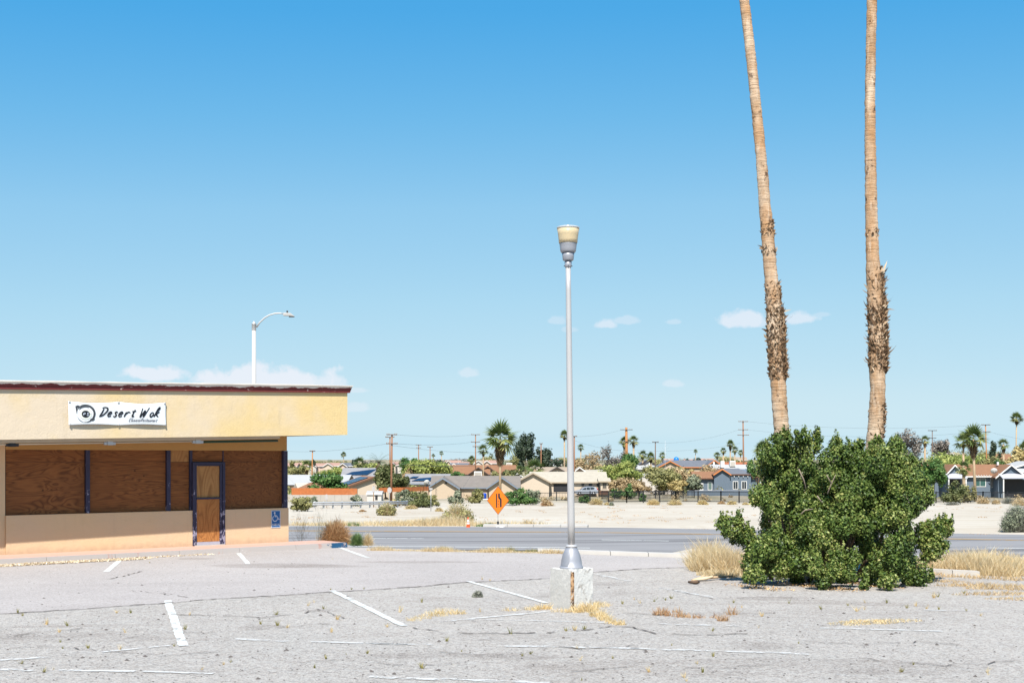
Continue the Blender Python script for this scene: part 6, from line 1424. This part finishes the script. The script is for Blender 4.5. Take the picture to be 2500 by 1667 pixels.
# ------------------------------------------------------------------ palms in the distance
def palm(label, px, d, row, rpx, trunk=.2, skirt=0.0, kind_=0, lean=0, feather=False):
    b = T(px-lean, d); k = d/F; zt_ = CZ-(row-HY)*k-b.z; r_ = rpx*k
    o = empty('palm_tree', b, 0, label, 'palm tree', 'palms among the houses')
    mb = MB(); mb.tube([(0, 0, -.3), (lean*k*.6, 0, zt_*.5), (lean*k, 0, zt_)], [trunk*1.25, trunk, trunk*.85], 10); mb.build('trunk', M_PALMT, o)
    obj('crown', FEATH if feather else CROWN[kind_ % 3], o, (lean*k, 0, zt_), (0, 0, px*.37), (r_*1.22, r_*1.22, r_*1.1))
    if skirt: obj('dead_skirt', SKIRT, o, (lean*k, 0, zt_-.22*r_), (0, 0, px), (r_*.95, r_*.95, skirt*r_))
    if skirt > .8: obj('dead_fronds', DEADCROWN, o, (lean*k, 0, zt_-.2*r_), (0, 0, px*.7), (r_*.6, r_*.6, r_*.8))
M_PALMT = plain('tan_palm_trunk', (.46, .34, .22), .25, 3, .9)
PALMS = [('big green fan palm standing behind the orange road sign', 1221, 205, 1072, 46, .19, 1.1, 0), ('small palm just left of the big fan palm', 1180, 330, 1098, 15, .18, .8, 1), ('tiny far palm on the skyline above the left solar roof', 839, 700, 1110, 8, .2, 0, 0),
         ('palm with thick dead skirt beside the leftmost utility pole', 748, 330, 1138, 16, .3, 1.5, 1), ('fan palm left of the date palm', 878, 345, 1130, 17, .3, .9, 2), ('short palm left of the three-armed pole', 1151, 420, 1122, 11, .25, 1.0, 0),
         ('broad young palm above the cream house roof', 1305, 285, 1145, 27, .3, .9, 2), ('little green palm left of the broad young palm', 1268, 300, 1145, 10, .2, 0, 1), ('palm half hidden behind the top of the lamp post', 1378, 330, 1063, 14, .2, .6, 0), ('small tall palm right of the lamp post', 1418, 380, 1092, 9, .18, .8, 1),
         ('left of two palms flanking the thick pole', 1524, 330, 1078, 14, .25, 1.0, 0), ('right of two palms flanking the thick pole', 1547, 330, 1076, 14, .25, 1.0, 1), ('low palm right of the thick pole', 1569, 360, 1110, 12, .3, .8, 2), ('low bushy palm left of the dark pole', 1589, 350, 1116, 13, .3, 1.0, 0), ('low palm beside the thin aerial', 1617, 420, 1112, 10, .3, .6, 1),
         ('small lone palm above the slate roof', 1698, 600, 1102, 6, .17, 0, 0), ('low palm left of the palm cluster', 1751, 420, 1112, 10, .25, .5, 1), ('shaggy palm second in the palm cluster', 1766, 400, 1100, 9, .22, 1.0, 2), ('tallest palm of the cluster by the three-armed pole', 1783, 390, 1085, 12, .22, 1.0, 0), ('palm right of the tallest in the cluster', 1794, 400, 1098, 10, .22, .9, 1), ('rightmost small palm in the cluster', 1808, 430, 1105, 8, .2, .6, 2),
         ('green palm at the left shoulder of the big shrub', 1862, 240, 1098, 24, .25, .4, 0), ('palm behind the right side of the big shrub', 2258, 330, 1075, 13, .28, 1.3, 1), ('big fan palm in front of the right blue house', 2376, 200, 1072, 36, .2, 1.0, 0, -6), ('second palm close behind the right fan palm', 2352, 215, 1078, 24, .2, .4, 1), ('young palm below the right fan palm', 2354, 190, 1142, 20, .18, .8, 2),
         ('tall slender palm against the sky at the far right', 2482, 330, 1022, 17, .17, .6, 0, 4), ('dark palm clump right of the right utility pole', 2450, 380, 1085, 16, .35, 1.2, 1), ('pale palm at the right frame edge', 2496, 330, 1095, 14, .3, 1.4, 2), ('palm half cut by the right frame edge', 2504, 300, 1090, 16, .25, .8, 0),
         ('tiny far pair palm on the left skyline', 1078, 800, 1106, 6, .25, 0, 1), ('tiny skyline palm left of the small palm', 1058, 800, 1112, 5, .25, 0, 0), ('small far palm right behind the big fan palm', 1199, 600, 1112, 7, .25, 0, 2)]
for p in PALMS: palm(*p)
palm('spiky grey-green date palm above the pine trees', 925, 300, 1128, 27, .35, .8, 0, 0, True)

# ------------------------------------------------------------------ trees and shrubs
def tree(label, px, d, wpx, top, bot, mat, seed, n=2200, leaf=.28, clumps=15, name='tree', base_row=None, cat='tree', group='trees among the houses', flat=.55, trunkr=.16, bark=None):
    g = random.Random(seed); k = d/F; b = T(px, d)
    o = empty(name, b, 0, label, cat, group); z1 = CZ-(top-HY)*k-b.z; z0 = CZ-(bot-HY)*k-b.z; w = wpx*k/2*(1.3 if name == 'tree' else 1.1); n = int(n*(1.35 if name == 'tree' else 1))
    z0 = max(z0*.55, 0); cz, rz = (z0+z1)/2, (z1-z0)/2; cl = []
    for i in range(clumps):
        while True:
            x, y, z = g.uniform(-1, 1), g.uniform(-1, 1), g.uniform(-1, 1)
            if x*x+y*y+z*z < 1: break
        if name == 'shrub' and i % 2: z = -.55-.4*abs(z); x *= 1.15
        s_ = g.uniform(.22, .42); cl.append((x*w*.78, y*w*.7, cz+z*rz*.76, w*s_, w*s_, max(rz*s_*1.1, min(w*s_*flat, rz*.5))))
    cl = [(a, b_, max(c, z0*.9+r3*.6), r1, r2, r3) for a, b_, c, r1, r2, r3 in cl]
    obj('crown', leaf_mesh('crown', GREENS[mat] if isinstance(mat, str) else mat, cl, n/clumps, leaf, seed, 1.6, .3), o)
    mb = MB(); mb.tube([(0, 0, -.3), (g.uniform(-.1, .1)*w, 0, cz*.6), (g.uniform(-.15, .15)*w, 0, cz)], [trunkr, trunkr*.8, trunkr*.4], 7); tk = mb.build('trunk', bark or M_BARK, o)
    for i in range(5):
        c = cl[g.randrange(len(cl))]; mb = MB(); s0 = cz*g.uniform(.3, .6); mb.tube([(0, 0, s0), (c[0]*.5, c[1]*.5, (s0+c[2])/2+.1), (c[0], c[1], c[2])], [trunkr*.5, trunkr*.35, trunkr*.12], 5); mb.build('limb', bark or M_BARK, tk)
    return o
TREES = [  # label, column, distance, width, crown top row, crown bottom row, kind, leaves, leaf size, clumps
 ('leafy green tree growing over the left orange fence', 795, 222, 82, 1150, 1206, 'green', 2600, .30, 20), ('dark green pine tree left of the tall pole', 942, 228, 46, 1128, 1190, 'pine', 2600, .30, 16), ('dark green pine tree right of the tall pole', 975, 226, 44, 1142, 1192, 'pine', 2600, .30, 16),
 ('bright green rounded tree below the distant pole', 1005, 330, 62, 1108, 1145, 'green', 2200, .32, 14), ('wide olive tree below the mid-distance pole', 1040, 300, 100, 1116, 1166, 'lime', 4200, .34, 24), ('dark conifers right of the wide olive tree', 1078, 420, 24, 1118, 1142, 'dark', 800, .35, 8), ('olive tree at the left edge by the restaurant corner', 712, 420, 34, 1124, 1150, 'olive', 1200, .36, 9), ('low olive trees above the pool wall at left', 735, 360, 40, 1134, 1156, 'olive', 1200, .3, 10),
 ('grey bare-looking tree behind the left fan palm', 897, 420, 32, 1112, 1142, 'grey', 1000, .34, 9), ('dark small tree behind the left fan palm', 868, 450, 20, 1114, 1136, 'dark', 700, .34, 7), ('yellow-green shrub row under the red roofs at left', 815, 350, 60, 1140, 1158, 'lime', 1400, .3, 12), ('small dark tree behind the leftmost pole', 762, 560, 14, 1120, 1134, 'dark', 500, .35, 6),
 ('green shrubs on the left of the tan two-gable house roof', 1120, 262, 46, 1146, 1168, 'green', 1500, .26, 12), ('olive bush above the tan house ridge', 1207, 262, 26, 1146, 1166, 'olive', 900, .26, 8), ('green bush right of the big palm trunk above the ridge', 1232, 264, 24, 1147, 1164, 'olive', 800, .26, 8),
 ('tall dark eucalyptus left of its smaller neighbour', 1282, 330, 44, 1048, 1124, 'dark', 3200, .36, 22), ('shorter dark eucalyptus with a pole in front', 1324, 335, 44, 1080, 1128, 'dark', 2400, .36, 16), ('olive tree low between the big palm and eucalyptus', 1258, 380, 50, 1112, 1136, 'olive', 1600, .34, 12), ('dark low trees right of the eucalyptus', 1366, 420, 40, 1116, 1134, 'dark', 1000, .34, 9),
 ('dry tan tree right of the lamp', 1440, 330, 84, 1104, 1148, 'tan', 2800, .32, 20), ('bare grey tree rising above the dry tan trees', 1482, 320, 40, 1072, 1132, 'grey', 900, .26, 14), ('second bare grey tree by the thick pole', 1512, 330, 34, 1092, 1128, 'grey', 900, .28, 10), ('bright lime green tree below the thick pole', 1518, 268, 92, 1122, 1180, 'lime', 5200, .26, 30), ('dark green trees at the foot of the thick pole', 1540, 310, 52, 1100, 1134, 'green', 1600, .32, 12),
 ('dry tan brush under the lime green tree', 1524, 258, 66, 1168, 1198, 'tan', 2000, .28, 15), ('large olive tree before the white wall', 1620, 262, 80, 1140, 1196, 'olive', 3800, .30, 22), ('tan dry tree left of the blue house', 1665, 268, 66, 1140, 1182, 'tan', 2800, .30, 16), ('sage green tree touching the blue house corner', 1688, 258, 44, 1158, 1204, 'sage', 2000, .27, 14), ('golden olive bush behind the iron fence', 1655, 252, 46, 1170, 1206, 'goldbush', 1600, .27, 12), ('dry brush along the top of the orange-gabled roof', 1720, 300, 70, 1138, 1156, 'tan', 1600, .28, 12), ('olive bushes below the blue water tank', 1640, 310, 60, 1136, 1156, 'olive', 1400, .28, 12),
 ('dark skyline trees right of the lone palm', 1715, 620, 34, 1112, 1122, 'dark', 600, .4, 7), ('dark skyline trees left of the lone palm', 1680, 640, 28, 1113, 1121, 'dark', 500, .4, 6), ('olive skyline trees behind the palm cluster', 1780, 520, 90, 1114, 1128, 'olive', 1400, .4, 12), ('green tree left behind the big shrub', 1850, 260, 40, 1108, 1150, 'green', 1700, .28, 12),
 ('grey feathery tree on the skyline right of the right palm trunk', 2212, 330, 76, 1048, 1114, 'grey', 2600, .34, 20), ('second grey feathery tree by the dark utility pole', 2302, 340, 42, 1066, 1110, 'grey', 1500, .34, 13), ('wide olive tree on the rise behind the blue houses', 2330, 300, 130, 1104, 1138, 'lime', 4200, .34, 26), ('dark green tree just right of the big shrub', 2278, 235, 50, 1110, 1172, 'green', 2600, .28, 16), ('olive trees behind the right fan palm', 2410, 310, 60, 1098, 1132, 'olive', 1800, .32, 14), ('dark rounded tree right of the orange-brown pole', 2428, 370, 30, 1074, 1110, 'dark', 1300, .34, 10), ('pale willow-like tree at the right edge', 2475, 300, 54, 1084, 1124, 'goldbush', 2000, .3, 14), ('dark green hedge below the brown roof at right', 2440, 300, 34, 1122, 1136, 'green', 800, .28, 8),
 ('low tree line on the left skyline', 780, 900, 170, 1124, 1133, 'olive', 1800, .6, 20), ('low tree line on the middle skyline', 1120, 900, 180, 1120, 1131, 'grey', 1800, .6, 20), ('low tree line right of the eucalyptus on the skyline', 1390, 800, 90, 1114, 1128, 'olive', 1400, .55, 12), ('low tree line on the skyline beside the tank', 1600, 850, 130, 1115, 1127, 'olive', 1600, .55, 16), ('low tree line on the far right skyline', 2360, 700, 200, 1095, 1120, 'olive', 2600, .5, 22), ('broad olive tree filling the gap right of the dry tan tree', 1475, 300, 70, 1128, 1166, 'olive', 2400, .3, 16), ('tan brush before the white wall corner', 1560, 258, 50, 1172, 1204, 'tan', 1500, .27, 12), ('olive tree between the orange gable and the lime tree', 1585, 300, 60, 1138, 1170, 'olive', 2200, .3, 14), ('dry golden tree above the blue house left end', 1690, 300, 50, 1142, 1168, 'goldbush', 1600, .3, 12),
 ('olive trees left behind the white-roofed building', 720, 330, 60, 1140, 1166, 'olive', 2000, .3, 14), ('green bushy trees behind the left solar house', 905, 360, 50, 1128, 1148, 'lime', 1400, .32, 12), ('tan trees between the pines and the solar roof', 1000, 300, 36, 1146, 1168, 'tan', 1000, .3, 10), ('dark tree behind the tan house ridge', 1255, 300, 40, 1140, 1164, 'pine', 1400, .3, 12), ('olive tree left of the cream house gable', 1290, 270, 30, 1158, 1186, 'olive', 1200, .27, 10), ('green tree right of the right fan palm', 2405, 262, 30, 1118, 1140, 'olive', 1000, .28, 10), ('faint dark trees on the skyline by the small palm', 1180, 760, 60, 1112, 1126, 'olive', 900, .5, 9)]
for i, (lb, px, d, w, tp, bt, m, n, ls, cn_) in enumerate(TREES): tree(lb, px, d, w, tp, bt, m, 200+i, n, ls, cn_)
SHRUBS = [ # label, column, distance, width, top row, kind, leaves, leaf size
 ('round olive shrub beside the restaurant corner across the road', 737, 118, 54, 1207, 'olive', 3000, .12), ('grey-green shrub behind the round olive shrub', 768, 150, 26, 1211, 'sage', 1200, .14), ('grey-green shrub before the block wall', 868, 152, 32, 1208, 'sage', 1300, .14), ('large dark olive shrub right of the white shed', 1022, 140, 62, 1198, 'pine', 3400, .15), ('olive shrub right of the large dark shrub', 1056, 150, 48, 1206, 'olive', 2000, .15), ('grey-olive shrub left before the orange fence end', 985, 155, 52, 1190, 'sage', 2600, .16), ('dry tan shrub left of the large dark shrub', 968, 148, 24, 1215, 'goldbush', 900, .13),
 ('dry red-brown shrub before the tan house', 1112, 172, 36, 1194, 'sage', 1800, .17), ('round green tree-shrub right before the tan house', 1163, 172, 38, 1192, 'olive', 2200, .17), ('bright green bush right behind the orange sign', 1262, 158, 74, 1186, 'green', 3800, .16), ('wispy sage bush right of the bright green bush', 1300, 162, 46, 1188, 'sage', 1600, .16), ('green shrub by the lamp post before the fence', 1425, 178, 30, 1206, 'green', 1400, .15), ('green shrub on the slope behind the iron fence', 1570, 200, 20, 1203, 'green', 800, .16), ('round green shrubs under the white wall', 1535, 235, 40, 1180, 'green', 1600, .2), ('dark green shrub left of the planter box', 1507, 235, 30, 1184, 'green', 1200, .2),
 ('large olive shrub before the right blue house', 2335, 172, 62, 1168, 'pine', 3200, .17), ('bushy olive growth beside the right palm trunk', 2362, 180, 40, 1176, 'olive', 1500, .17)]
for i, (lb, px, d, w, tp, m, n, ls) in enumerate(SHRUBS):
    b = T(px, d); k = d/F; zt_ = CZ-(tp-HY)*k
    bot = HY+(CZ-b.z)/k; tree(lb, px, d, w, tp, bot+1, m, 300+i, n, ls, 22, 'shrub', None, 'shrub', 'shrubs across the road', .6, .06)
DRY = [ # twiggy desert bushes: label, column, distance, half width m, height m, twig material, leaf material
 ('yellow-green desert broom bush by the guardrail end', 944, 106, .95, 1.2, M_STRAW, GREENS['olive'], 1700), ('tall feathery green and tan bush behind the traffic cone', 1118, 92, 1.25, 1.5, M_STRAW, GREENS['olive'], 1500), ('tan rounded bush right of the orange sign', 1335, 150, .95, .85, M_TUMBLE, GREENS['tan'], 700), ('tan bush right of the lamp post on the field', 1455, 160, 1.1, 1.0, M_STRAW, GREENS['goldbush'], 700), ('small dry tuft bush right of the tan bush', 1482, 158, .45, .45, M_STRAW, GREENS['goldbush'], 250), ('small grey bush on the field edge', 1493, 155, .4, .5, M_GREYWEED, GREENS['sage'], 250),
 ('left golden bush before the iron fence', 1595, 160, .95, .85, M_STRAWGOLD, GREENS['goldbush'], 600), ('second golden bush before the iron fence', 1647, 160, 1.15, .85, M_STRAW, GREENS['goldbush'], 600), ('third golden bush before the iron fence', 1715, 160, .75, .75, M_STRAWGOLD, GREENS['goldbush'], 600), ('fourth low golden bush before the iron fence', 1787, 162, .8, .6, M_STRAW, GREENS['goldbush'], 400), ('pale low bush between golden bushes', 1762, 165, .6, .5, M_TUMBLE, GREENS['tan'], 300), ('tiny dry bush left of the big shrub', 1820, 160, .5, .4, M_STRAW, GREENS['goldbush'], 200),
 ('small yellow bush on the sandy field left of centre', 1072, 118, .45, .45, M_STRAW, GREENS['goldbush'], 250), ('row of dry bushes below the dark shrub', 1003, 128, .8, .5, M_STRAW, GREENS['goldbush'], 400), ('dry bush left before the right blue house', 2400, 172, 1.1, 1.05, M_STRAW, GREENS['tan'], 600), ('dry bush right before the right blue porch', 2432, 170, .7, .7, M_STRAW, GREENS['tan'], 400), ('purple-brown dead bush by the right porch', 2462, 172, 1.0, 1.0, M_GREYWEED, GREENS['grey'], 300), ('pale dry bush at the right frame edge', 2490, 150, 1.2, 1.1, M_STRAW, GREENS['tan'], 700), ('dead grey scrub below the olive shrub', 2325, 160, 1.0, .45, M_GREYWEED, GREENS['grey'], 200),
 ('tiny scrub dot on the field by the guardrail', 885, 118, .4, .22, M_TUMBLE, GREENS['tan'], 120), ('flat tan scrub beside the shrub edge', 2250, 165, .6, .35, M_TUMBLE, GREENS['tan'], 150)]
for i, (lb, px, d, w, hgt, tm_, lm, nl) in enumerate(DRY):
    ball_shrub('desert_bush', lb, T(px, d), w, w*.9, hgt, tm_, 400+i, 900, .012, 'bush', 'desert bushes across the road', lm, nl, .085)
ball_shrub('desert_bush', 'big feathery green bush at the far roadside on the right edge', T(2484, 74), 1.05, .9, 1.65, M_GREYWEED, 480, 3200, .009, 'bush', None, GREENS['sage'], 4200, .06, .35)

# ------------------------------------------------------------------ scrub that fills the ground between the far houses
def scrub(label, mat, seed, n, d0, d1, rmin, rmax, leaf, per):
    g = np.random.default_rng(seed); c = []
    while len(c) < n:
        d = d0*(d1/d0)**g.random(); x = (g.uniform(640, 2560)-HX)/F*d
        if any(a < x < b and y0 < d < y1 for a, b, y0, y1 in FOOT): continue
        r = g.uniform(rmin, rmax)*(1+.5*(d > 500)); z = tz(x, d); h_ = r*g.uniform(.5, .9)
        c.append((x, d, z+h_*.6, r, r, h_))
    o = obj('scrub', leaf_mesh('scrub', GREENS[mat], c, per, leaf, seed, 1.5, .3)); kind(tag(o, label, 'scrub'), 'stuff')
scrub('olive scrub filling the yards between the far houses', 'olive', 501, 420, 258, 900, .8, 2.3, .34, 75)
scrub('lime green scrub dotted among the far houses', 'lime', 502, 230, 262, 800, .8, 2.2, .34, 75)
scrub('tan dead scrub dotted among the far houses', 'tan', 503, 330, 258, 1000, .7, 2.0, .34, 65)
scrub('dark green bushes dotted among the far houses', 'green', 504, 150, 262, 900, .8, 2.0, .34, 75)
scrub('grey-green scrub covering the far rise below the skyline', 'sage', 505, 420, 600, 2600, 1.0, 2.4, .55, 110)

scrub('low dry scrub on the slope before the white wall', 'tan', 506, 60, 190, 250, .4, .9, .2, 60)

mb = rough_box(-.11, .11, -.07, .07, -.01, .17, 4, .006, 14); o = mb.build('concrete_block', M_CONC, None, G(1968, 1420), (0, 0, R(20))); tag(o, 'grey concrete block half hidden beneath the big shrub', 'concrete block')
